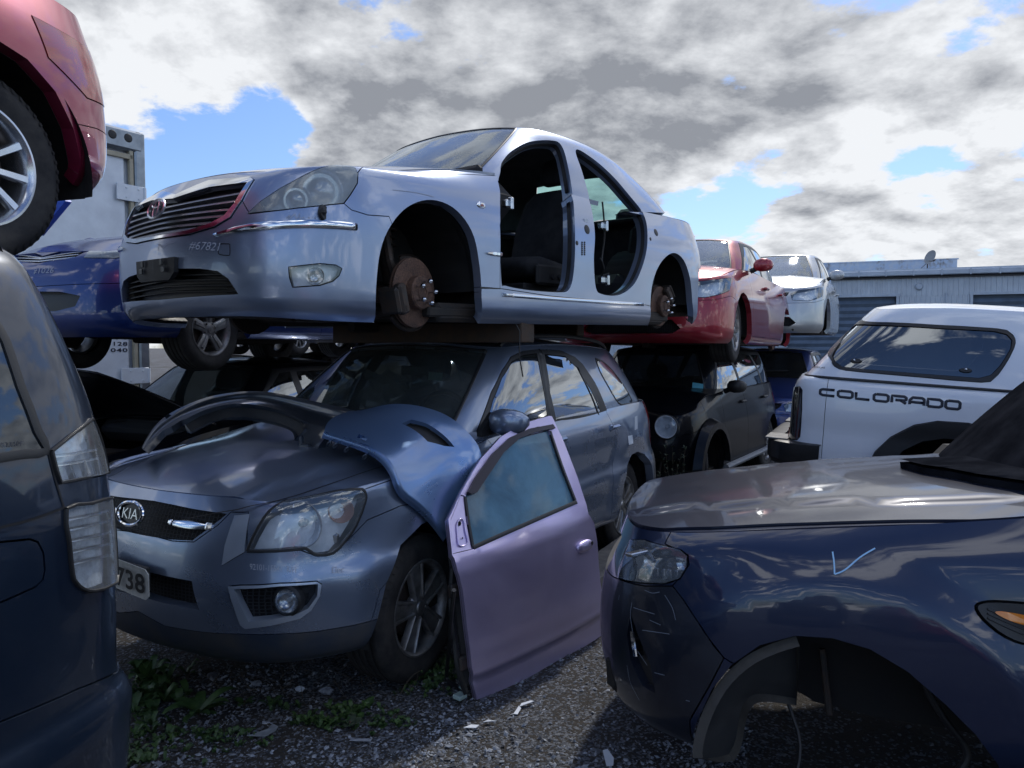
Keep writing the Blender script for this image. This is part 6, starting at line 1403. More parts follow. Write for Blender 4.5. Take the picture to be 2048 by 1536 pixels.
def build_rightsuv():
    V=Veh('offroad_car','glossy navy off-roader with empty front wheel arch and scraped bumper, nearest at the right','car',at(1655,1262,2.08),105.,3.5,anchor=(0,.925,.76),roll=2.5)
    rt=V.root
    plan=[(.74,0),(.738,.15),(.73,.32),(.71,.48),(.67,.62),(.60,.74),(.49,.83),(.36,.885),(.1,.92),(-.3,.93),(-1.0,.93),(-1.8,.93),(-2.5,.925),(-3.0,.905),(-3.35,.85),(-3.52,.74),(-3.6,.5),(-3.62,.2),(-3.62,0)]
    lev=[(.34,.36,.35,.12,.08,.06),(.37,.40,.4,.05,.03,.02),(.43,.46,.45,.02,.0,.0),(.52,.54,.55,.0,.0,-.01),(.64,.66,.68,.0,.0,.0),(.72,.76,.8,.01,.004,.0),(.80,.86,.92,.03,.014,.02),(.88,.94,1.02,.06,.03,.05),(.91,.985,1.08,.085,.05,.08),(None,None,None,.12,.10,.12)]
    def fb(P):
        r=np.hypot(P[:,0],P[:,2]-.36); t=np.clip((.64-r)/.13,0,1); t=t*t*(3-2*t); side=np.clip((P[:,1]-.6)/.3,0,1)
        r2=np.hypot(P[:,0]+2.7,P[:,2]-.36); t2=np.clip((.64-r2)/.13,0,1); P=P.copy(); P[:,1]+=.028*(t+t2*t2*(3-2*t2))*side; return P
    def hx(x,y):
        y0=.40+.2*np.clip((.7-x)/1.0,0,1); t=np.clip((np.abs(y)-y0)/.05,0,1); return .016*(1-t*t*(3-2*t))*np.clip((x+.7)/.2,0,1)*np.clip((.75-x)/.2,0,1)
    sp=dict(plan=plan,lev=lev,zc=[(.95,.915),(.80,.948),(.7,.973),(.5,1.012),(.2,1.042),(-.2,1.068),(-.6,1.09),(-.8,1.12),(-1.2,1.14),(-3.7,1.15)],drop=[(.95,.04),(.6,.035),(0,.03),(-.6,.04),(-1,.04),(-3.7,.05)],hoodx=hx,
      gb=[(-.62,0,None),(-.625,.15,None),(-.65,.35,None),(-.70,.52,None),(-.77,.66,None),(-.9,.76,None),(-1.2,.80,None),(-1.7,.83,None),(-2.3,.83,None),(-2.8,.81,None),(-3.2,.78,None),(-3.38,.70,None),(-3.46,.5,None),(-3.48,.3,None),(-3.49,.15,None),(-3.49,0,None)],
      gt=[(-1.3,0),(-1.303,.12),(-1.315,.3),(-1.34,.43),(-1.39,.52),(-1.48,.58),(-1.6,.61),(-1.9,.625),(-2.2,.63),(-2.6,.62),(-2.9,.60),(-3.08,.55),(-3.16,.46),(-3.19,.3),(-3.2,.12),(-3.2,0)],
      rz=[(-1.2,1.62),(-1.5,1.66),(-2,1.69),(-2.6,1.68),(-3.2,1.62)],rd=.05,res=.03)
    S=bodysurf(sp); B0=S['belt']; f0=B0.f
    B=Surf(lambda u,v: fb(f0(u,v)),B0.U,B0.V,(-1.4,0,.6),.03); D,G,RF=S['deck'],S['green'],S['roof']; P=lambda a,**k:V.px(B,a,**k)
    us=np.linspace(*B.U,160); tc=B.pos(np.stack([us,np.full(160,B.V[1])],1)); dd=[(float(np.clip(p[0],*D.U)),float(np.clip(p[1],0,D.V[1]))) for p in tc]
    arch=[(1378,1560),(1383,1500),(1397,1440),(1425,1380),(1465,1330),(1520,1292),(1590,1273),(1665,1278),(1740,1300),(1815,1345),(1890,1410),(1950,1470),(1995,1530),(2010,1575)]
    HL=[(1237,1156),(1240,1128),(1250,1098),(1262,1079),(1290,1080),(1330,1092),(1362,1100),(1376,1112),(1374,1135),(1360,1158),(1330,1168),(1280,1166)]
    regs=[dict(n='w1',p=foot(P(arch)),skip=True,jamb=.035),dict(n='w2',p=foot(V.side(B,[(-2.25,.2),(-2.25,.5),(-2.4,.7),(-2.7,.78),(-3.0,.7),(-3.14,.5),(-3.14,.2)])),skip=True,jamb=.03),
      dict(n='headlight',p=P(HL),m='lens',glass=True,off=.004,rim=.012),
      dict(n='side_vent',p=P([(1950,1212),(1975,1202),(2020,1203),(2080,1210),(2110,1230),(2105,1275),(2060,1290),(2010,1275),(1965,1240)],smooth=3),m='trim_black',off=.008,rim=.02,gap=.004),
      dict(n='fi',p=P([(1262,1230),(1275,1270),(1300,1330),(1310,1385),(1285,1370),(1262,1320),(1255,1270)]),skip=True,jamb=.03),
      dict(n='g1',p=[(0,V.front(B,[(.05,.80)])[0][1])]+V.front(B,[(.45,.80),(.52,.86),(.5,.93)])+[(0,V.front(B,[(.05,.95)])[0][1])],skip=True,jamb=.04),
      dict(n='front_bumper',p=P([(1345,1172),(1367,1200),(1400,1250),(1430,1295),(1448,1316),(1420,1370),(1380,1440),(1370,1620)])+[(B.U[0],-.01)]+[(B.U[0],P([(1238,1158)])[0][1]),P([(1238,1158)])[0],P([(1290,1172)])[0]],m='navy_dull',mir='join'),
      dict(n='front_fender',p=P([(1345,1172),(1378,1130),(1376,1110),(1330,1088)])+[(P([(1330,1088)])[0][0],B.V[1]+.01),(V.side(B,[(-.62,1.0)])[0][0],B.V[1]+.01)]+V.side(B,[(-.66,.9),(-.66,.25)])+P([(1990,1600),(1448,1316)]),m='navy'),
      dict(n='front_door',p=V.side(B,[(-.67,.40)])+[(V.side(B,[(-.65,1.0)])[0][0],B.V[1]+.01),(V.side(B,[(-1.6,1.0)])[0][0],B.V[1]+.01)]+V.side(B,[(-1.62,.40)]),m='navy'),
      dict(n='rear_door',p=V.side(B,[(-1.625,.40)])+[(V.side(B,[(-1.61,1.0)])[0][0],B.V[1]+.01),(V.side(B,[(-2.45,1.0)])[0][0],B.V[1]+.01)]+V.side(B,[(-2.3,.75),(-2.2,.40)]),m='navy')]
    panels(B,regs,rt,.035,('body_side','navy'),inh=.05)
    rg={r['n']:r['p'] for r in regs}
    panels(B,[dict(n='headlight_housing',p=rg['headlight'],m='lamp_black',off=-.07,rim=-.07,gap=.004)],rt,.04,(None,None),keep_core=False)
    panels(B,[dict(n='fog_recess',p=rg['fi'],m='black_plastic',off=-.03,rim=0,gap=-.01),dict(n='grille_back',p=rg['g1'],m='grille_mesh',off=-.03,rim=0,gap=-.01,mir='join')],rt,.04,(None,None),keep_core=False)
    c=MB(); bar(c,B,P([(1267,1262),(1270,1285),(1274,1312)]),.02,-.02,.01,True); c.build('bumper_trim','chrome_dim',rt)
    for s in(1,-1):
        hc=B.pos(P([(1272,1122)]))[0]; h2=B.pos(P([(1335,1130)]))[0]
        lens_bowl(rt,(hc[0]-.04,hc[1]*s,hc[2]),(1,.5*s,0),.042); lens_bowl(rt,(h2[0]-.045,(h2[1]-.02)*s,h2[2]),(.8,.6*s,0),.034)
        k=MB()
        for t in np.linspace(0,1,6): q=Vector(hc)*(1-t)+Vector(h2)*t+Vector((-.03,-.015,-.035)); k.box((q.x,q.y*s,q.z),(.02,.02,.035),Matrix.Rotation(R(40*s),3,'Z'),.003)
        k.box((hc[0]-.03,(hc[1]+.02)*s,hc[2]+.035),(.03,.14,.012),Matrix.Rotation(R(-40*s),3,'Z'),.003)
        k.build('lamp_facets','chrome_dim',rt)
        # side repeater inside the vent
    k=MB(); uv=P([(1985,1224),(2010,1222),(2060,1232),(2090,1246),(2060,1250),(2015,1240)]); k.prism([(0,0)],0,0,lambda a,b,d:(0,0,0)) if False else None
    pts=[B.pos([u])[0]+B.nrm([u])[0]*.014 for u in cr(uv,3,True)]; k.add([tuple(p) for p in pts],[tuple(range(len(pts)))]); k.build('side_repeater','lamp_amber',rt,False)
    k=MB()
    for d in (0,9,18): bar(k,B,P(cr([(1972,1218+d),(2020,1236+d*1.2),(2070,1252+d*1.3),(2110,1258+d)],3)),.006,.006,.012)
    k.build('vent_slats','grille_black',rt)
    # deck with bonnet standing slightly proud
    hood=[(1.0,0),(1.0,.33),(.75,.52),(.60,.65),(.46,.72),(.3,.765),(0,.80),(-.4,.82),(-.62,.80),(-.70,.60),(-.63,0)]
    panels(D,[dict(n='cab',p=S['cabin'],skip=True),dict(n='bonnet',p=hood,m='bonnet_dusty',mir='join',off=.008,gap=.007,rim=.02)],rt,.05,('upper_body','navy'),dom=dd,inh=.03,core_name='inner_deck')
    gs=lambda p:V.side(G,p); vt=G.V[1]
    rr=[dict(n='windscreen',p=[(0,.02),(.72,.02),(.62,vt-.04),(0,vt-.03)],m='glass_dark',glass=True,mir='join',rim=.006),dict(n='side_window',p=gs([(-1.12,1.20),(-1.55,1.55),(-2.95,1.55),(-3.25,1.2)]),m='glass_dark',glass=True,rim=.006),dict(n='back_window',p=[(G.U[1]-.6,.05),(G.U[1]+.01,.04),(G.U[1]+.01,vt-.05),(G.U[1]-.46,vt-.05)],m='glass_dark',glass=True,mir='join',rim=.006)]
    panels(G,rr,rt,.05,('roof_pillar','navy'),inh=.03,core='cabin_grey',core_name='pillar_trim'); panels(RF,[],rt,.08,('roof_panel','navy'),dom=S['roofdom'],inh=.045,core='cabin_grey',core_name='headlining')
    # wheel well: torn liner ahead of the wheel, bare inner wing behind it
    def liner(a0,a1,r0,y0,y1,m,name,wav=.0):
        k=MB();vs=[];fs=[];n=22;q=6
        for i in range(n+1):
            a=a0+(a1-a0)*i/n
            for j in range(q):
                y=y0+(y1-y0)*j/(q-1); r=r0+.012*math.sin(j*1.3)+wav*math.sin(i*1.1+j); vs.append((r*math.cos(a),y,.33+r*math.sin(a)*1.0))
        for i in range(n):
            for j in range(q-1): fs.append((i*q+j,i*q+j+1,(i+1)*q+j+1,(i+1)*q+j))
        k.add(vs,fs); return k.build(name,m,rt,True)
    def pr(px,y): return [tuple(V.plane(a,b,y=y)) for a,b in px]
    L0=pr([(1592,1272),(1520,1291),(1463,1330),(1423,1382),(1396,1442),(1382,1500),(1386,1516)],.90); L1=pr([(1592,1300),(1530,1315),(1480,1350),(1440,1400),(1416,1450),(1404,1500),(1404,1516)],.82); L2=pr([(1592,1345),(1545,1350),(1500,1368),(1462,1410),(1440,1450),(1436,1495),(1430,1514)],.76); L3=pr([(1592,1394),(1550,1386),(1508,1380),(1484,1400),(1472,1440),(1470,1488),(1455,1506)],.70)
    LS=grid_surf([L0,L1,L2,L3],(.1,.6,.2),.02); sheet(LS,[(LS.U[0],LS.V[0]),(LS.U[1],LS.V[0]),(LS.U[1],LS.V[1]),(LS.U[0],LS.V[1])],'torn_wheel_liner','undercoat',rt,th=.004)
    liner(R(40),R(168),.47,.90,.50,'liner','inner_wing')
    k=MB(); vs=[];n=16
    k.prism([(-.62,.62),(-.62,1.0),(.55,1.0),(.50,.72),(.3,.50),(.1,.46),(0,.40),(-.2,.36),(-.40,.34),(-.60,.30)],.50,.53,lambda a,b,d:(a,d,b)); k.build('inner_wing_plate','liner',rt)
    k=MB(); k.box((-.1,.35,.50),(1.3,.09,.12),bev=.02); k.box((.62,0,.5),(.10,1.3,.14),bev=.03); k.box((-1.9,0,.42),(2.6,1.6,.08),bev=.02); k.box((-1.9,.80,.44),(2.5,.1,.14),bev=.02); k.build('chassis_rail','liner',rt)
    k=MB(); k.tube(cr([(-.28,.62,.70),(-.30,.66,.62),(-.29,.70,.54),(-.33,.72,.45),(-.38,.74,.36),(-.30,.78,.28),(-.18,.84,.21),(-.06,.90,.12),(-.02,.92,.02),(-.1,.95,.008)],4),.011,8); k.build('brake_hose','black_plastic',rt)
    k=MB(); k.tube(cr([(.08,.60,.60),(.10,.66,.48),(.07,.72,.34),(.12,.78,.2),(.20,.82,.08),(.16,.86,.01),(.05,.90,.01)],4),.006,6); k.build('sensor_wire','black_plastic',rt)
    k=MB(); k.tube([(-.02,.6,.60),(-.03,.62,.40)],.011,8); k.build('bolt_rod','iron_dark',rt)
    # props carrying the body
    scribble(V,B,[[(1665,1104),(1668,1125),(1669,1149)],[(1669,1149),(1690,1140),(1720,1115),(1750,1097)]],.0042,'chalk_blue','chalk_tick',rt)
    scribble(V,B,[[(1268,1215),(1290,1222),(1310,1228)],[(1300,1240),(1322,1250)],[(1330,1190),(1345,1215),(1352,1240)],[(1265,1205),(1262,1230),(1266,1262)],[(1290,1180),(1305,1186),(1320,1184)],[(1240,1190),(1238,1200)],[(1275,1300),(1295,1330)],[(1255,1330),(1262,1365),(1280,1400)],[(1372,1400),(1380,1402)],[(1310,1345),(1330,1350)],[(1285,1260),(1340,1268)]],.0022,'scratch','paint_scratch',rt)
    k=MB(); 
    for i in range(26):
        t=random.random(); q=P([(1310+60*random.random(),1052+12*random.random())])
    seat(rt,-1.75,.4,.55)
    f=MB(); f.box((-.85,0,1.05),(.4,1.45,.16),bev=.07); f.build('dashboard','cabin_dark',rt)
    for s in (1,-1):
        well(rt,.88,-2.7,.36,.44,.4,side=s)
        wheel(rt,(-2.7,.82*s,.30),.35,.235,.23,'six',side=s)
    return V,S
def build_panel(V0,S0):
    # black bonnet thrown over the cowl and windscreen of the navy car, following its slope
    V=Veh('loose_bonnet','scratched black bonnet thrown over the windscreen of the navy off-roader','bonnet',(0,0,0),0); V.root.matrix_world=V0.m; V.m=V0.m; V.inv=V0.inv; V.o=V0.o
    G=S0['green'];D=S0['deck']; vt=G.V[1]
    panels(G,[],V.root,.06,('bonnet_skin','black_rough'),dom=[(0,-.0),(1.02,-.0),(1.0,vt*.3),(.9,vt*.99),(0,vt*.99)],core='black_rough',inh=-.012,core_name='bonnet_frame')
    panels(D,[],V.root,.05,('bonnet_skin','black_rough'),dom=[(-.42,0),(-.45,.2),(-.55,.45),(-.68,.66),(-.80,.74),(-.90,.74),(-.66,0)],mirror=False,core='black_rough',inh=-.012,core_name='bonnet_frame')
    for o in V.root.children: o.location=(.022,0,.030)
    k=MB(); us=np.linspace(.02,.95,30); bar(k,G,[(.3+.1*t,vt*(.05+.9*t)) for t in np.linspace(0,1,12)],.05,.03,.045,True); k.build('stiffening_rib','black_rough',V.root)
    return V
def build_pickup():
    V=Veh('pickup_truck','white pickup tray end with canopy, black lettering and black wheel arch flare','pickup',at(1640,786,5.65),116.,-3.6,anchor=(.93,.925,1.13))
    rt=V.root
    plan=[(1.16,0),(1.16,.15),(1.158,.35),(1.15,.55),(1.14,.72),(1.11,.84),(1.03,.905),(.85,.925),(.5,.93),(0,.93),(-.7,.93),(-1.5,.925),(-2.4,.925),(-3.2,.92),(-3.7,.88),(-3.95,.78),(-4.08,.55),(-4.12,.3),(-4.13,.15),(-4.13,0)]
    lev=[(.50,.50,.4,.05,.05,.05),(.53,.53,.44,.01,.01,.0),(.60,.60,.5,.0,.0,.0),(.72,.74,.62,.0,.0,0),(.82,.86,.72,.0,.012,.0),(.90,.95,.84,.0,-.004,.03),(1.0,1.05,.93,.0,.0,.05),(1.12,1.15,1.0,.0,.008,.1),(1.19,1.21,1.03,.012,.02,.14),(1.22,1.235,1.05,.03,.035,.18),(None,None,None,.05,.06,.24)]
    sp=dict(plan=plan,lev=lev,zc=[(1.2,1.245),(0,1.25),(-1,1.25),(-2.4,1.22),(-3,1.17),(-3.8,1.12),(-4.2,1.05)],drop=[(1.2,.0),(-2,.01),(-4.2,.08)],
      gb=[(1.08,0,1.245),(1.08,.15,1.245),(1.078,.4,1.245),(1.07,.62,1.245),(1.05,.78,1.245),(.98,.865,1.245),(.8,.89,1.245),(.5,.892,1.245),(.1,.892,1.245),(-.3,.89,1.245),(-.5,.885,1.245),(-.62,.82,1.245),(-.66,.6,1.245),(-.67,.3,1.245),(-.67,.15,1.245),(-.67,0,1.245)],
      gt=[(.62,0),(.62,.13),(.615,.32),(.60,.48),(.575,.58),(.52,.65),(.40,.68),(.2,.69),(.0,.69),(-.2,.69),(-.38,.685),(-.50,.66),(-.56,.5),(-.57,.3),(-.57,.12),(-.57,0)],
      rz=[(.7,1.80),(.5,1.845),(.2,1.87),(-.2,1.87),(-.6,1.855)],rd=.045,bulge=.018)
    S=bodysurf(sp); B,D,G,RF=S['belt'],S['deck'],S['green'],S['roof']; P=lambda a,**k:V.px(B,a,**k); PG=lambda a,**k:V.px(G,a,**k)
    ai=[(1770,1010),(1775,960),(1787,925),(1805,902),(1844,883),(1887,876),(1935,880),(1980,895),(2020,925),(2045,960),(2060,1010)]
    ao=[(1728,1010),(1731,950),(1736,930),(1750,903),(1781,874),(1828,850),(1875,842),(1937,846),(1990,860),(2045,890),(2085,935),(2100,1010)]
    tl=[(1570,779),(1573,771),(1600,773),(1605,780),(1604,820),(1600,874),(1594,880),(1567,875),(1566,820)]
    regs=[dict(n='w1',p=foot(P(ai)),skip=True,jamb=.06),dict(n='w2',p=foot(V.side(B,[(-2.6,.2),(-2.62,.5),(-2.8,.8),(-3.05,.86),(-3.3,.8),(-3.5,.5),(-3.52,.2)])),skip=True,jamb=.05),
      dict(n='wheel_arch_flare',p=P(ao),m='trim_black',off=.03,rim=.035),
      dict(n='tail_light',p=V.side(B,[(.90,1.16),(.93,.83)])+V.front(B,[(.80,.82),(.80,1.17)]),m='tail_dark',off=.006,rim=.02),
      dict(n='tray_side',p=V.side(B,[(.88,1.24),(.88,.55),(-.66,.52),(-.66,1.24)]),m='white'),
      dict(n='rear_door',p=V.side(B,[(-.76,.55),(-1.45,.52),(-1.5,1.3),(-.72,1.3)]),m='white'),dict(n='front_door',p=V.side(B,[(-1.47,.52),(-2.4,.52),(-2.45,1.3),(-1.51,1.3)]),m='white')]
    regs[3]['p']=P(tl)
    panels(B,regs,rt,.05,('body_side','white'),inh=.05)
    panels(D,[dict(n='hatch',p=S['cabin'],skip=True)],rt,.12,('upper_body','white'),dom=S['deckdom'],inh=.05)
    fr=[(1659,714),(1664,727),(1678,738),(1719,744),(1844,755),(1962,765),(1987,758),(2006,736),(2028,696),(2030,677),(2019,664),(1994,657),(1875,650),(1725,641),(1706,642),(1694,652),(1675,683)]
    cx,cy=1845,703; gi=[(cx+(a-cx)*.965,cy+(b-cy)*.86) for a,b in fr]
    panels(G,[dict(n='canopy_window',p=PG(gi),m='glass_canopy',glass=True,off=-.004,rim=.006),dict(n='window_frame',p=PG(fr,smooth=2),m='grille_black',off=.006,rim=.012),dict(n='canopy_rear_window',p=[(0,.08),(.62,.08),(.52,G.V[1]-.12),(0,G.V[1]-.12)],m='glass_canopy',glass=True,mir='join',rim=.006)],rt,.05,('canopy','white_gloss'),inh=.03,core='cabin_dark',core_name='canopy_lining')
    panels(RF,[],rt,.07,('canopy_roof','white_gloss'),dom=S['roofdom'],inh=.03,core='cabin_dark',core_name='canopy_ceiling')
    k=MB(); us=np.linspace(0,G.U[1],60); bar(k,G,[(u,.004) for u in us],.018,-.01,.006,True); k.build('canopy_seal','grille_black',rt)
    k=MB()
    for a,b in((1712,722),(1931,741)):
        u=PG([(a,b)])[0]; q=Vector(G.pos([u])[0]); n=Vector(G.nrm([u])[0]); k.lathe([(.0,.012),(.03,.012),(.034,.0)],16,Matrix.Translation(q+Vector((0,0,0)))@Vector((0,1,0)).rotation_difference(n).to_matrix().to_4x4()@Matrix.Diagonal((1.2,1,.5,1)))
    k.build('window_latch','grille_black',rt)
    k=MB()
    for a,b in((1709,722),(1931,740)):
        u=PG([(a,b)])[0]; q=Vector(G.pos([u])[0]); n=Vector(G.nrm([u])[0]); k.lathe([(.0,.026),(.007,.022),(.009,.01)],12,Matrix.Translation(q)@Vector((0,1,0)).rotation_difference(n).to_matrix().to_4x4())
    k.build('latch_knob','chrome',rt)
    # COLORADO in squared letters built stroke by stroke
    L={'C':[[(1,1),(.18,1),(0,.82),(0,.18),(.18,0),(1,0)]],'O':[[(.15,1),(.85,1),(1,.82),(1,.18),(.85,0),(.15,0),(0,.18),(0,.82),(.15,1)]],'L':[[(0,1),(0,0),(.95,0)]],'R':[[(0,0),(0,1),(.85,1),(1,.82),(1,.55),(.85,.42),(.25,.42)],[(.6,.42),(1,0)]],'A':[[(0,0),(0,.6),(.2,1),(.85,1),(1,.82),(1,0)],[(0,.35),(1,.35)]],'D':[[(0,0),(0,1),(.8,1),(1,.8),(1,.2),(.8,0),(0,0)]]}
    q=[np.array(v,float) for v in((1638,791.5),(1924,822.5),(1926,801),(1638.5,775.5))]
    k=MB(); word='COLORADO'; wch=1/8.
    for i,ch in enumerate(word):
        for st in L[ch]:
            pts=[]
            for j in range(len(st)-1):
                for t in (0,.34,.67): pts.append((st[j][0]*(1-t)+st[j+1][0]*t,st[j][1]*(1-t)+st[j+1][1]*t))
            pts.append(st[-1]); uv=[]
            for a,b in pts:
                A_=(i+.06+a*.80)*wch; b=.14+.72*b; pxy=q[0]*(1-A_)*(1-b)+q[1]*A_*(1-b)+q[2]*A_*b+q[3]*(1-A_)*b; uv.append(B.cast(V.o,V.d(*pxy)))
            bar(k,B,uv,.0195,-.001,.003)
    k.build('lettering','ink',rt)
    text_px(V,G,'AEROKLAS',[(1617,735),(1650,737.5),(1650,734),(1617,732)],'ink','canopy_lettering',rt,bold=.01)
    k=MB(); uv=PG([(1633,729)])[0]; c=Vector(G.pos([uv])[0])+Vector((0,.004,0)); k.tube([c+Vector((-.018*math.cos(t),.002,.014*math.sin(t))) for t in np.linspace(0,5.4,16)],.003,5); k.build('canopy_emblem','ink',rt)
    # bumper
    k=MB(); pts=[(1.16,.0),(1.32,.0),(1.32,.3),(1.31,.55),(1.29,.75),(1.24,.88),(1.13,.95),(.98,.955),(.90,.94)]; C=[]
    out=cr(pts[1:],4); vs=[];fs=[]
    sec=[(-.03,.08),(0,.07),(.0,-.06),(-.03,-.10),(-.12,-.10)]
    for i,(x,y) in enumerate(out):
        n=Vector((x-.6,y*.6)).normalized()
        for d,z in [(-.12,.08)]+sec: vs.append((x+n.x*d,y+n.y*d,.66+z))
    m=6
    for i in range(len(out)-1):
        for j in range(m): fs.append((i*m+j,i*m+(j+1)%m,(i+1)*m+(j+1)%m,(i+1)*m+j))
    n0=len(vs); vs+= [(a,-b,c) for a,b,c in vs]; fs+=[tuple(n0+i for i in f[::-1]) for f in fs]; k.add(vs,fs); k.build('rear_bumper','trim_black',rt)
    k=MB(); k.box((1.22,.70,.745),(.17,.34,.012),bev=.004); k.box((1.22,-.70,.745),(.17,.34,.012),bev=.004); k.build('bumper_step','bare_grey',rt)
    k=MB(); uv=P([(1570,815),(1583,816),(1583,829),(1570,828)]); pts=B.pos(uv)+B.nrm(uv)*.012; k.add([tuple(p) for p in pts],[(0,1,2,3)]); k.build('reverse_lamp','chrome_dim',rt,False)
    k=MB(); uv=P([(1568,853),(1600,858),(1598,875),(1568,872)]); pts=B.pos(uv)+B.nrm(uv)*.012; k.add([tuple(p) for p in pts],[(0,1,2,3)]); k.build('tail_reflector','lamp_red',rt,False)
    for s in(1,-1):
        well(rt,.88,-.02,.50,.45,.45,side=s); well(rt,.88,-3.06,.45,.44,.4,side=s); wheel(rt,(-3.06,.80*s,.38),.37,.25,.22,'six',side=s); wheel(rt,(-.02,.78*s,.34),.37,.25,.22,'six',side=s,rim='alloy_dull')
    f=MB(); f.box((-1.4,.45,.50),(4.6,.08,.14),bev=.02); f.box((-1.4,-.45,.50),(4.6,.08,.14),bev=.02); f.box((-1.2,0,.62),(4.2,1.7,.06),bev=.01); f.build('chassis','liner',rt)
    # cab
    sp2=dict(sp); sp2['gb']=[(-.74,0,1.24),(-.74,.15,1.24),(-.75,.4,1.24),(-.76,.62,1.24),(-.80,.78,1.24),(-.9,.83,1.23),(-1.2,.84,1.23),(-1.7,.84,1.22),(-2.1,.83,1.21),(-2.4,.80,1.2),(-2.6,.70,1.2),(-2.7,.5,1.2),(-2.75,.3,1.2),(-2.76,.1,1.2),(-2.76,0,1.2)]
    sp2['gt']=[(-.88,0),(-.88,.13),(-.885,.3),(-.9,.45),(-.93,.55),(-1.0,.60),(-1.2,.62),(-1.5,.62),(-1.75,.61),(-1.9,.58),(-1.98,.5),(-2.02,.35),(-2.04,.2),(-2.05,.08),(-2.05,0)]; sp2['rz']=[(-.8,1.73),(-1.2,1.78),(-1.7,1.78),(-2.1,1.73)]
    S2=bodysurf(sp2); G2=S2['green']; gs=lambda p:V.side(G2,p); v2=G2.V[1]
    panels(G2,[dict(n='cab_window',p=gs([(-.95,1.30),(-1.02,1.66),(-1.42,1.68),(-1.42,1.30)]),m='glass_dark',glass=True),dict(n='cab_window',p=gs([(-1.5,1.30),(-1.5,1.68),(-1.9,1.66),(-2.25,1.3)]),m='glass_dark',glass=True),dict(n='windscreen',p=[(G2.U[1]-.62,.03),(G2.U[1]+.01,.03),(G2.U[1]+.01,v2-.03),(G2.U[1]-.5,v2-.03)],m='glass_dark',glass=True,mir='join')],rt,.07,('cab_pillar','white'),inh=.03,core='cabin_grey',core_name='cab_lining')
    panels(S2['roof'],[],rt,.1,('cab_roof','white'),dom=S2['roofdom'],inh=.03,core='cabin_grey',core_name='cab_ceiling')
    return V,S
# ---------------------------------------------------------------- ground, buildings, small things
def ground_mat():
    m,nt,b=nodes('ground_mat'); f=tex(nt,.55,5,.6,dist=.5,lo=.38,hi=.62); g=tex(nt,160,6,.75,lo=.3,hi=.7); g2=tex(nt,34,6,.7,lo=.35,hi=.65)
    vo=nt.nodes.new('ShaderNodeTexVoronoi'); vo.inputs['Scale'].default_value=95; tc=nt.nodes.new('ShaderNodeTexCoord'); nt.links.new(tc.outputs['Object'],vo.inputs['Vector'])
    hs=nt.nodes.new('ShaderNodeSeparateColor'); nt.links.new(vo.outputs['Color'],hs.inputs[0])
    stone=mixc(nt,hs.outputs[0],(.05,.055,.062),(.27,.29,.33)); dirt=mixc(nt,g,(.055,.049,.043),(.10,.09,.08)); dirt=mixc(nt,g2,dirt,(.075,.068,.062))
    sel=mth(nt,'MULTIPLY',mth(nt,'GREATER_THAN',hs.outputs[1],mth(nt,'MULTIPLY_ADD',f,-.75,.92)),1)
    nt.links.new(mixc(nt,sel,dirt,stone),b.inputs['Base Color']); b.inputs['Roughness'].default_value=.88; b.inputs['Specular IOR Level'].default_value=.25
    h=mth(nt,'ADD',mth(nt,'MULTIPLY',mth(nt,'SUBTRACT',.5,vo.outputs['Distance']),sel),mth(nt,'MULTIPLY',g,.6)); h=mth(nt,'ADD',h,mth(nt,'MULTIPLY',g2,1.2)); bump(nt,b,h,.9,.012); M['ground_mat']=m
def gz(x,y):
    "gentle ruts and heaps of the yard"
    return .018*math.sin(1.3*x+.7*y)+.012*math.sin(3.1*x-2.2*y+1)+.008*math.sin(7*x+5*y)
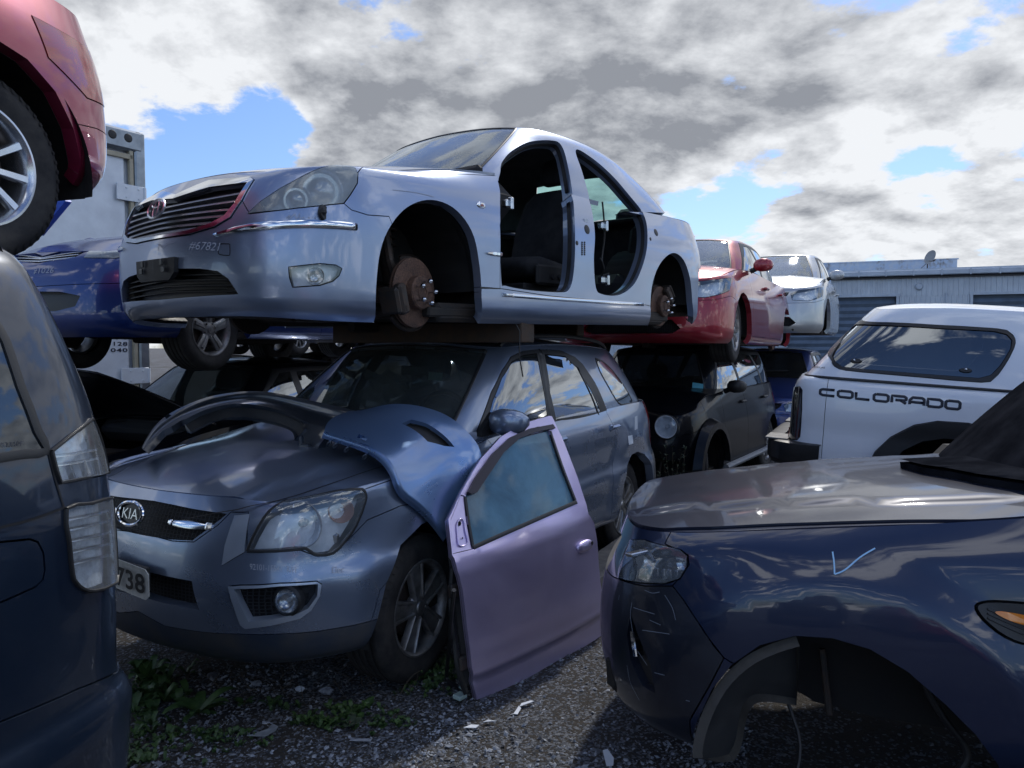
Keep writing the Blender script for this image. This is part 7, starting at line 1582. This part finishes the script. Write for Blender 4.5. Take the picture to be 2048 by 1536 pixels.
def build_ground():
    ground_mat()
    vs=[];fs=[]; X=[-400,-150,-60,-25,-12]+list(np.linspace(-7,7,90))+[12,25,60,150,400]; Y=[-200,-60,-20,-8,-3]+list(np.linspace(-1,9,70))+[11,14,18,25,45,90,200,500]
    for x in X:
        for y in Y:
            k=1 if (abs(x)<8 and -2<y<10) else 0
            vs.append((x,y,gz(x,y)*k*.8-.012))
    n=len(Y); fs=[(i*n+j,(i+1)*n+j,(i+1)*n+j+1,i*n+j+1) for i in range(len(X)-1) for j in range(n-1)]
    o=obj('ground',vs,fs,'ground_mat',None,True); tag(o,kind='structure')
    # loose gravel: one stuff object of many small angular stones
    def stones(name,mat,N,area,smin,smax,dens=None,seed=1,kind='stuff'):
        r=np.random.default_rng(seed); b=MB(); c=0
        base=[(1,0,0),(-1,0,0),(0,1,0),(0,-1,0),(0,0,1),(0,0,-1),(.6,.6,.3),(-.6,-.5,.3)]
        tri=[(0,2,4),(2,1,4),(1,3,4),(3,0,4),(2,0,5),(1,2,5),(3,1,5),(0,3,5)]
        V_=[];F_=[]
        while c<N:
            px=r.uniform(area[0],area[1]);py=area[2]+(area[3]-area[2])*r.uniform(0,1)**.75
            p=atz(px,py,0)
            if dens and r.uniform()>dens(px,py): c+=.25; continue
            s=smin+(smax-smin)*r.uniform()**4.; a=r.uniform(0,6.28); ca,sa=math.cos(a),math.sin(a); k=len(V_)
            sx,sy,sz=s*r.uniform(.7,1.5),s*r.uniform(.5,1.1),s*r.uniform(.3,.7); z=gz(p.x,p.y)*.8-.012+sz*.4; tx,ty=r.normal(0,.3,2)
            for q in base[:6]:
                x,y,w=q[0]*sx*r.uniform(.7,1.2),q[1]*sy*r.uniform(.7,1.2),q[2]*sz*r.uniform(.7,1.2); V_.append((p.x+x*ca-y*sa,p.y+x*sa+y*ca,z+w+tx*x+ty*y))
            F_+=[tuple(k+i for i in t) for t in tri]; c+=1
        return tag(obj(name,V_,F_,mat,None,False),kind=kind)
    def dn(px,py):
        d=.35+.65*(math.sin(px*.011+py*.02)*.5+.5)
        if py<1330 and px<900: d*=.3
        if 1000<px<1330 and 1330<py<1480: d*=.45
        return d
    tag(stones('gravel','stone_light',9000,(120,1500,1230,1600),.003,.014,dn,3),'loose pale gravel scattered between the wrecks')
    tag(stones('gravel','stone_dark',4200,(120,2100,1150,1600),.003,.017,dn,5),'dark crushed stone scattered over the yard dirt')
    tag(stones('gravel','stone_dark',2500,(1200,1640,900,1260),.006,.02,None,9),'gravel in the lane beside the black off-roader')
def leaf(b,base,a,L,w,lift,curl,seg=5,twist=0.):
    ca,sa=math.cos(a),math.sin(a); vs=[];fs=[]
    for i in range(seg+1):
        t=i/seg; r=L*t*(1-.1*curl*t); z=lift*L*math.sin(t*1.9)*(1-.35*curl*t); ww=w*math.sin(math.pi*min(1,(t*.86+.10)))**.8*(1 if i<seg else .05)
        for s in(-1,0,1): vs.append((base[0]+r*ca-s*ww*sa,base[1]+r*sa+s*ww*ca,base[2]+z+(.18*ww if s else 0)+twist*s*ww))
    for i in range(seg):
        for j in (0,1): k=i*3+j; fs.append((k,k+1,k+4,k+3))
    b.add(vs,fs)
def build_plants():
    r=random.Random(11)
    def rosette(name,px,py,L,n,label,w=.16,m='leaf',lift=.35):
        p=atz(px,py,0); z=gz(p.x,p.y)*.8-.012; root=empty(name,loc=(p.x,p.y,z)); tag(root,label,'weed','broad-leaved weeds in the gravel')
        b=MB(); 
        for k in range(n):
            a=k*2.4+r.uniform(-.3,.3); l=L*r.uniform(.6,1.05); leaf(b,(0,0,.003),a,l,l*w,lift*r.uniform(.5,1.5),r.uniform(.3,1.),6,r.uniform(-.1,.1))
        b.build('leaves',m,root,True)
        s=MB(); s.tube([(0,0,-.01),(0,0,.02)],[.008,.004],6); s.build('stem','stalk',root); return root
    rosette('broadleaf_weed',397,1428,.17,15,'largest broad-leaved weed, in front of the van bumper on the gravel',.15)
    rosette('broadleaf_weed',489,1413,.075,6,'small four-leaved weed just right of the largest broad-leaved weed',.2)
    rosette('broadleaf_weed',541,1415,.065,5,'small upright weed second to the right of the largest weed',.18,lift=.8)
    rosette('broadleaf_weed',822,1362,.07,9,'round-leaved weed against the off-roader front tyre',.3,lift=.6)
    rosette('broadleaf_weed',295,1370,.15,12,'tall leafy weed in the dark beside the van bumper',.17,lift=1.)
    rosette('broadleaf_weed',700,1445,.06,12,'flat grey-green weed in the middle of the dirt below the headlight',.3,'leaf_grey')
    # low green cover
    V_=MB()
    for (cx,cy,sx,sy,n,L) in ((300,1420,50,70,34,.045),(330,1480,90,40,50,.03),(260,1515,40,20,30,.04),(300,1385,60,40,50,.07),(420,1470,60,15,30,.03),(640,1440,60,16,36,.035),(700,1425,50,14,30,.04),(780,1440,40,16,26,.03),(850,1350,40,30,60,.03),(890,1330,25,30,60,.03),(860,1375,40,14,30,.025),(560,1415,30,10,14,.03),(480,1480,60,20,20,.025)):
        for k in range(n):
            px,py=r.gauss(cx,sx*.55),r.gauss(cy,sy*.55)
            if py<1290: continue
            p=atz(px,py,0); z=gz(p.x,p.y)*.8-.012
            for q in range(r.randint(3,5)): leaf(V_,(p.x,p.y,z),r.uniform(0,6.28),L*r.uniform(.4,1.),L*.25,r.uniform(.3,1.3),.5,3)
    tag(V_.build('low_weeds','leaf',None,True),'low green weeds creeping over the gravel',kind='stuff')
    G=MB()
    for k in range(150):
        px,py=r.uniform(270,840),r.uniform(1290,1400); p=atz(px,py,0); a=r.uniform(0,6.28); l=r.uniform(.05,.2); pts=[(p.x,p.y,0.)]
        d=Vector((math.cos(a),math.sin(a),r.uniform(.2,1.6))).normalized(); q=Vector(pts[0])
        for i in range(4): q=q+d*l/4; d=(d+Vector((r.gauss(0,.25),r.gauss(0,.25),-.12))).normalized(); pts.append(tuple(q))
        G.tube(pts,[.0018,.0015,.0012,.001,.0006],3,False)
    tag(G.build('dry_stems','stalk',None,False),'dry twigs and stems under the front bumper',kind='stuff')
    # tall thin weeds beside the black off-roader
    for i,(px,py,d,h,lb) in enumerate(((1348,985,7.2,.62,'tallest wispy weed in front of the black off-roader front tyre'),(1312,1010,6.8,.42,'wispy weed just left of the tallest one, by the grey rear wheel'),(1330,1030,6.4,.35,'short wispy weed nearest the navy bonnet edge'),(1395,1000,7.0,.25,'short wispy weed under the black off-roader front tyre'))):
        p=at(px,py,d); root=empty('tall_weed',loc=(p.x,p.y,0)); tag(root,lb,'weed','wispy weeds by the black off-roader'); b=MB(); lf=MB()
        for s in range(7):
            q=Vector((r.uniform(-.06,.06),r.uniform(-.06,.06),0)); pts=[q]; dr=Vector((r.uniform(-.2,.2),r.uniform(-.2,.2),1)).normalized(); n=8
            for k in range(n): q=q+dr*h*r.uniform(.8,1.1)/n; dr=(dr+Vector((r.gauss(0,.07),r.gauss(0,.07),0))).normalized(); pts.append(q)
            b.tube(pts,[.004-.0004*k for k in range(n+1)],4,False)
            for k in range(3,n+1):
                for z in range(3): leaf(lf,tuple(pts[k]),r.uniform(0,6.28),.035,.007,r.uniform(.2,1.2),.4,2)
        b.build('stem','stalk',root,False); lf.build('leaves','leaf_grey',root,False)
def build_small():
    r=random.Random(5)
    def shard(px,py,pts,m,label,name='plastic_shard',th=.002,rot=0,tilt=.15):
        p=atz(px,py,0); z=gz(p.x,p.y)*.8-.004; b=MB(); ca,sa=math.cos(rot),math.sin(rot)
        b.prism(pts,0,th,lambda a,c,d:(a*ca-c*sa,a*sa+c*ca,d+abs(tilt*a)+.06*c*math.sin(9*a+1))); o=b.build(name,m,None,False); o.location=(p.x,p.y,z); tag(o,label,'shard' if 'shard' in name else 'debris','white plastic shards on the ground' if 'shard' in name else None); return o
    shard(1050,1414,[(-.03,-.012),(.045,.01),(.035,.022),(-.01,.018)],'paper','white pointed plastic shard, right one of the touching pair','plastic_shard',rot=.3)
    shard(1035,1424,[(-.01,-.04),(.008,-.04),(.014,.01),(.0,.03)],'paper','white narrow plastic shard, left one of the touching pair','plastic_shard',rot=-.2)
    shard(942,1463,[(-.03,-.012),(.0,.018),(.034,.006),(.02,-.012)],'paper','small white crumpled shard below the connector')
    shard(975,1453,[(-.02,-.006),(.0,.012),(.04,.0)],'paper','white sliver between the connector and the pointed pair')
    shard(527,1468,[(-.06,-.03),(.01,-.035),(.05,-.01),(.055,.02),(.03,.05),(.015,.02),(-.03,-.01)],'glass_grey','torn grey plastic scrap below the grey bumper, largest scrap on the gravel','plastic_scrap',rot=.2)
    shard(722,1481,[(-.045,-.008),(.04,-.012),(.045,.006),(-.02,.012)],'stone_light','flat pale chip lying left of the white shards','plastic_scrap')
    shard(1217,1522,[(-.014,-.05),(.012,-.045),(.02,.0),(.004,.06),(-.016,.05)],'paper','torn white paper strip at the bottom edge of the lane','paper_scrap')
    def rock(px,py,s,m,label):
        p=atz(px,py,0); b=MB(); rr=random.Random(int(px)); n=9; vs=[];fs=[]
        for i in range(5):
            ph=math.pi*i/4
            for j in range(n): a=2*math.pi*j/n; q=s*rr.uniform(.8,1.15); vs.append((q*math.sin(ph)*math.cos(a)*1.2,q*math.sin(ph)*math.sin(a)*.9,q*.6*math.cos(ph)))
        for i in range(4):
            for j in range(n): fs.append((i*n+j,i*n+(j+1)%n,(i+1)*n+(j+1)%n,(i+1)*n+j))
        b.add(vs,fs); o=b.build('stone',m,None,False); o.location=(p.x,p.y,s*.3); tag(o,label,'stone','loose stones under the headlight')
    rock(652,1385,.028,'stone_light','roundest grey stone, beside the tyre under the headlight'); rock(600,1380,.02,'paper','white stone left of the roundest grey stone'); rock(513,1372,.025,'stone_light','pale stone among the dry stems'); rock(427,1355,.03,'stone_dark','brown stone behind the largest weed')
    # connector and its harness hanging from the door
    root=empty('wiring_plug',loc=tuple(atz(925,1392,0))); tag(root,'grey cable ending in two white plugs lying beside the lilac door','plug')
    O=Vector(root.location); L=lambda px,py,z:tuple(atz(px,py,z)-O)
    b=MB(); b.tube(cr([L(908,1180,.62),L(902,1240,.45),L(898,1300,.22),L(893,1345,.06),L(897,1362,.02),L(912,1372,.02),L(922,1385,.02)],5),.009,7); b.build('cable','trim_black',root)
    b=MB(); b.box(L(926,1378,.02),(.035,.03,.022),Matrix.Rotation(.5,3,'Z'),.003); b.box(L(920,1392,.018),(.05,.045,.02),Matrix.Rotation(.9,3,'Z'),.003); b.build('plug','plug_green',root)
    # kerb
    b=MB(); a=atz(1185,1192,0); c=atz(1262,1128,0); d=(c-a).normalized(); nrm=Vector((d.y,-d.x,0)); Lk=1.9
    rot=Matrix((d,Vector((-d.y,d.x,0)),Vector((0,0,1)))).transposed()
    b.box(tuple(a+d*.55+Vector((-.0,.12,.07))),(Lk,.22,.15),rot,.02); o=b.build('kerb_block','concrete'); tag(o,'long weathered concrete kerb block on the ground behind the lilac door','kerb')
    # timbers
    def beam(V,c,d,m,label,bev=.006):
        b=MB(); b.box((0,0,0),d,None,bev); o=b.build('timber_beam',m); o.matrix_world=V.m@Matrix.Translation(Vector(c)); tag(o,label,'timber','timbers between stacked cars'); return o
    q=VU.inv@at(1043,664,4.3)
    beam(VU,(q.x-.08,q.y-.72,1.655),(.16,1.44,.12),'timber','thick rusty brown timber between the silver sedan and the roof below it, front one')
    beam(VU,(-2.35,-.05,1.70),(.12,1.2,.105),'timber','thinner timber under the silver sedan, back one near the rear wheel')
    V=OT['jeep'][0]; beam(V,(-1.6,-.02,1.67),(.14,1.3,.12),'timber','pale timber on the black off-roader roof holding up the red sedan')
    # truck
    a=at(284,268,9.5); root=empty('box_truck',loc=(a.x,a.y,0)); tag(root,'white box truck body with aluminium frame and rear hinges behind the blue hatchback','truck')
    ang=R(32); dx=Vector((-math.sin(ang),-math.cos(ang),0)); nn=Vector((math.cos(ang),-math.sin(ang),0)); rot=Matrix((dx,nn,Vector((0,0,1)))).transposed(); top=a.z
    root.rotation_euler=rot.to_euler()
    def bx(name,c,d,m,bev=.01,par=root): b=MB(); b.box(c,d,None,bev); return b.build(name,m,par)
    bx('box_body',(2.6,-1.25,(top+.9)/2-.02),(5.1,2.4,top-.95),'white_metal',.02)
    dr=bx('side_door',(1.55,-.02,(top+.9)/2-.12),(2.6,.05,top-1.25),'white_metal',.008)
    bx('door_frame',(.17,.01,(top+.9)/2-.1),(.05,.06,top-1.2),'beige',.006); bx('door_frame',(1.6,.01,top-.33),(2.9,.06,.06),'beige',.006)
    bx('corner_post',(.06,.0,(top+.8)/2),(.14,.10,top-.8),'alu',.02); bx('top_rail',(2.6,.0,top-.13),(5.15,.12,.26),'alu',.03)
    k=MB()
    for i in range(16): k.lathe([(0,.075),(.045,.07),(.055,.06)],14,Matrix.Translation((.22+.2*i,0,top-.11)))
    k.build('marker_lamp','black_plastic',root)
    for z in (top-.78,1.2,2.4):
        k=MB(); k.box((.20,.05,z),(.36,.02,.20),None,.004); k.tube([(.02,.06,z-.09),(.02,.06,z+.09)],.02,8)
        for i in(-1,1):
            for j in (.1,.26): k.lathe([(0,.07),(.012,.068),(.014,.058)],8,Matrix.Translation((j,0,z+.06*i)))
        k.build('hinge','white_metal',root)
    for i,t in enumerate(('0800 744','027 524 5128','0274 50 040')):
        z=1.655-.078*i
        text_at(t,(1.03,.012,z),(-1,0,0),(0,0,1),.76,.05,'ink','phone_number',root,bold=.015,spacing=1.1,depth=.0)
    k=MB(); k.box((.45,.02,.95),(.55,.012,.42),None,.004); k.build('patch_plate','white_metal',root)
    for x in(.8,4.2): wheel(root,(x,-.05,.45),.45,.28,.26,'ten',rim='alloy_dull')
    bx('truck_chassis',(2.6,-1.2,.72),(5.0,1.0,.25),'liner',.02)
    # blue board behind the maroon car's wheel
    k=MB(); P0=[at(x,y,d) for x,y,d in((75,470,6.2),(131,402,5.8),(106,368,5.8),(60,340,6.0),(20,420,6.3))]; n=len(P0); v=[tuple(p) for p in P0]+[tuple(p+Vector((.02,.05,0))) for p in P0]
    k.add(v,[tuple(range(n)),tuple(range(n,2*n))[::-1]]+[(i,(i+1)%n,n+(i+1)%n,n+i) for i in range(n)]); tag(k.build('blue_board','blue_tarp',None,False),'bright blue board corner behind the maroon car tyre','board')
    # shed
    root=empty('metal_shed',loc=(0,0,0)); tag(root,'long pale blue metal shed with gutter and roller doors across the yard','building')
    e1=Vector((math.cos(R(20)),-math.sin(R(20)),0)); e2=Vector((e1.y,-e1.x,0))*-1; O=Vector((14.4,32,0)); root.matrix_world=Matrix.Translation(O)@Matrix((e1,e2,Vector((0,0,1)))).transposed().to_4x4()
    # local: x along wall to the right, y away from camera, z up
    def corr(x0,x1,z0,z1,name,m,y=0,pitch=.19,dep=.03):
        vs=[];fs=[]; x=x0;pr=[]
        while x<x1: pr+=[(x,0),(x+pitch*.62,0),(x+pitch*.70,-dep),(x+pitch*.92,-dep)]; x+=pitch
        pr.append((x1,0))
        for a,b in pr: a=min(a,x1); vs+=[(a,y+b,z0),(a,y+b,z1)]
        for i in range(len(pr)-1): fs.append((2*i,2*i+2,2*i+3,2*i+1))
        return obj(name,vs,fs,m,root,False)
    D=[(-6.,-3.0),(-2.5,1.72),(4.5,8.2),(10,13)]; lz=3.64; xx=-14.
    for a,b in D: corr(xx,a,0,lz,'wall_cladding','shed_wall'); xx=b
    corr(xx,17,0,lz,'wall_cladding','shed_wall'); corr(-14,17,lz,4.42,'wall_cladding','shed_wall')
    for a,b in D:
        k=MB(); n=26; k.add([(a if s==0 else b,.18+.03*(i%2),lz*i/n) for i in range(n+1) for s in(0,1)],[(2*i,2*i+1,2*i+3,2*i+2) for i in range(n)]); k.build('roller_door','roller',root,False)
        k=MB(); k.box(((a+b)/2,-.03,lz+.05),(b-a+.25,.06,.10)); k.box((a-.05,-.03,lz/2),(.1,.06,lz)); k.box((b+.05,-.03,lz/2),(.1,.06,lz)); k.build('door_trim','shed_trim',root)
    k=MB(); k.box((1.5,-.10,4.40),(31,.10,.06)); k.build('shadow_batten','shed_dark',root)  # dark strip put in for the shade under the gutter
    k=MB(); k.box((1.5,-.20,4.58),(31.,.22,.22),None,.03)
    k.build('gutter','shed_trim',root)
    k=MB()
    for i in range(30): k.box((-13+i*1.02,-.325,4.58),(.05,.03,.26))
    k.build('gutter_bracket','shed_trim',root)
    k=MB(); k.box((-5.0,1.6,4.95),(18.4,.1,.62)); k.box((-5,1.6,5.27),(18.5,.16,.05)); k.box((10.8,1.6,4.85),(13,.1,.36)); k.box((10.8,1.6,5.04),(13,.16,.05)); k.build('parapet','shed_rust',root)
    k=MB(); k.box((1.5,6,4.72),(31,12,.1)); k.build('roof','shed_trim',root); k=MB(); k.box((1.5,12,2.3),(31,.2,4.6)); k.box((-14,6,2.3),(.2,12,4.6)); k.box((17,6,2.3),(.2,12,4.6)); k.build('back_wall','shed_wall',root)
    k=MB(); k.lathe([(0,.14),(.11,.13),(.15,.06),(.16,0)],16,Matrix.Translation((2.55,0,4.02))@Matrix.Rotation(math.pi,4,'Z')); k.build('alarm_box','shed_trim',root)
    k=MB(); k.tube([(3.55,-.02,0),(3.55,-.02,3.75)],.04,6); k.build('downpipe','shed_trim',root)
    # dish
    dr=empty('satellite_dish',loc=tuple(root.matrix_world@Vector((2.95,.4,4.7)))); tag(dr,'grey round satellite dish on the shed roof edge','satellite dish')
    k=MB(); A=Matrix.Translation((0,-.1,.55))@Matrix.Rotation(R(25),4,'Z')@Matrix.Rotation(R(25),4,'X')@Matrix.Rotation(math.pi,4,'Z'); prof=[(.30*t,-.06+.06*t*t) for t in np.linspace(0,1,7)]; k.lathe(prof+[(.30,-.015)]+[(.30*t,-.075+.06*t*t) for t in np.linspace(.95,0,6)],28,A); k.build('dish','dish_grey',dr)
    k=MB(); k.tube([(0,.1,0),(0,.1,.5),(0,0,.55)],.025,8); k.tube([(0,.0,.4),(.0,-.35,.35)],.012,6); k.tube([(-.35,.1,.02),(0,.1,.35)],.012,6); k.box((0,-.38,.37),(.05,.08,.05)); k.build('dish_mount','iron_dark',dr)

def split_islands(skip=()):
    "break a part made of a few separate pieces into one object per piece"
    for o in list(bpy.data.objects):
        if o.type!='MESH' or o.parent is None or any(k in o.name for k in skip) or o.name.split('.')[0]=='rim': continue
        me=o.data; n=len(me.vertices)
        if n>40000: continue
        par=list(range(n))
        def find(a):
            while par[a]!=a: par[a]=par[par[a]]; a=par[a]
            return a
        # weld coincident vertices (rims keep their own) when grouping
        co=np.empty(n*3); me.vertices.foreach_get('co',co); co=co.reshape(-1,3); key={}
        for i,c in enumerate(np.round(co,4)):
            k=tuple(c)
            if k in key: par[find(i)]=find(key[k])
            else: key[k]=i
        for p in me.polygons:
            v=p.vertices; a=find(v[0])
            for b in v[1:]: par[find(b)]=a
        roots={}
        for i in range(n): roots.setdefault(find(i),[]).append(i)
        isl=[v for v in roots.values()]
        big=[v for v in isl if np.ptp(co[v],axis=0).max()>.012]
        if len(big)<2 or len(big)>14 or len(isl)>24: continue
        # overlapping bounding boxes are one piece (boxes set into each other)
        bb=[(co[v].min(0)-.004,co[v].max(0)+.004) for v in isl]; gp=list(range(len(isl)))
        def gf(a):
            while gp[a]!=a: a=gp[a]
            return a
        for i in range(len(isl)):
            for j in range(i):
                if (bb[i][0]<bb[j][1]).all() and (bb[j][0]<bb[i][1]).all(): gp[gf(i)]=gf(j)
        gs={}
        for i in range(len(isl)): gs.setdefault(gf(i),[]).extend(isl[i])
        if len(gs)<2: continue
        nl=[tuple(c.vector) for c in me.corner_normals]; which={}
        for gi,(k,v) in enumerate(gs.items()):
            for i in v: which[i]=gi
        polys=[[] for _ in gs]
        for p in me.polygons: polys[which[p.vertices[0]]].append(p)
        base=o.name.split('.')[0]; kids=list(o.children)
        for gi,ps in enumerate(polys):
            if not ps: continue
            mp={};vs=[];fs=[];ln=[]
            for p in ps:
                f=[]
                for li,vi in zip(p.loop_indices,p.vertices):
                    if vi not in mp: mp[vi]=len(vs); vs.append(tuple(co[vi]))
                    f.append(mp[vi]); ln.append(nl[li])
                fs.append(f)
            m2=bpy.data.meshes.new(base); m2.from_pydata(vs,[],fs); m2.update()
            for mt in me.materials: m2.materials.append(mt)
            m2.shade_smooth(); 
            if len(m2.loops)==len(ln): m2.normals_split_custom_set(ln)
            if gi==0: o.data=m2; continue
            q=bpy.data.objects.new(base,m2); COL.objects.link(q); q.parent=o.parent; q.matrix_local=o.matrix_local
            if 'label' in o: q['label']=o['label']
SU_O=(-1.118,3.871,0)
VS,SS=build_sedan(); VU,SU=build_suv(); OT=build_others(); build_van(); build_topred()
build_bumper(); build_door(); VR,SR=build_rightsuv(); build_panel(VR,SR); build_pickup()
build_ground(); build_plants(); build_small()
split_islands(skip=('slats','stem','leaves','digits','phone','letters','chalk','ribs','facets','lamp_nut','wheel_nut','gravel','scratch','label','inner_structure','inner_deck','tyre','bracket_slot','bolt_hole','projector','fog_mesh'))
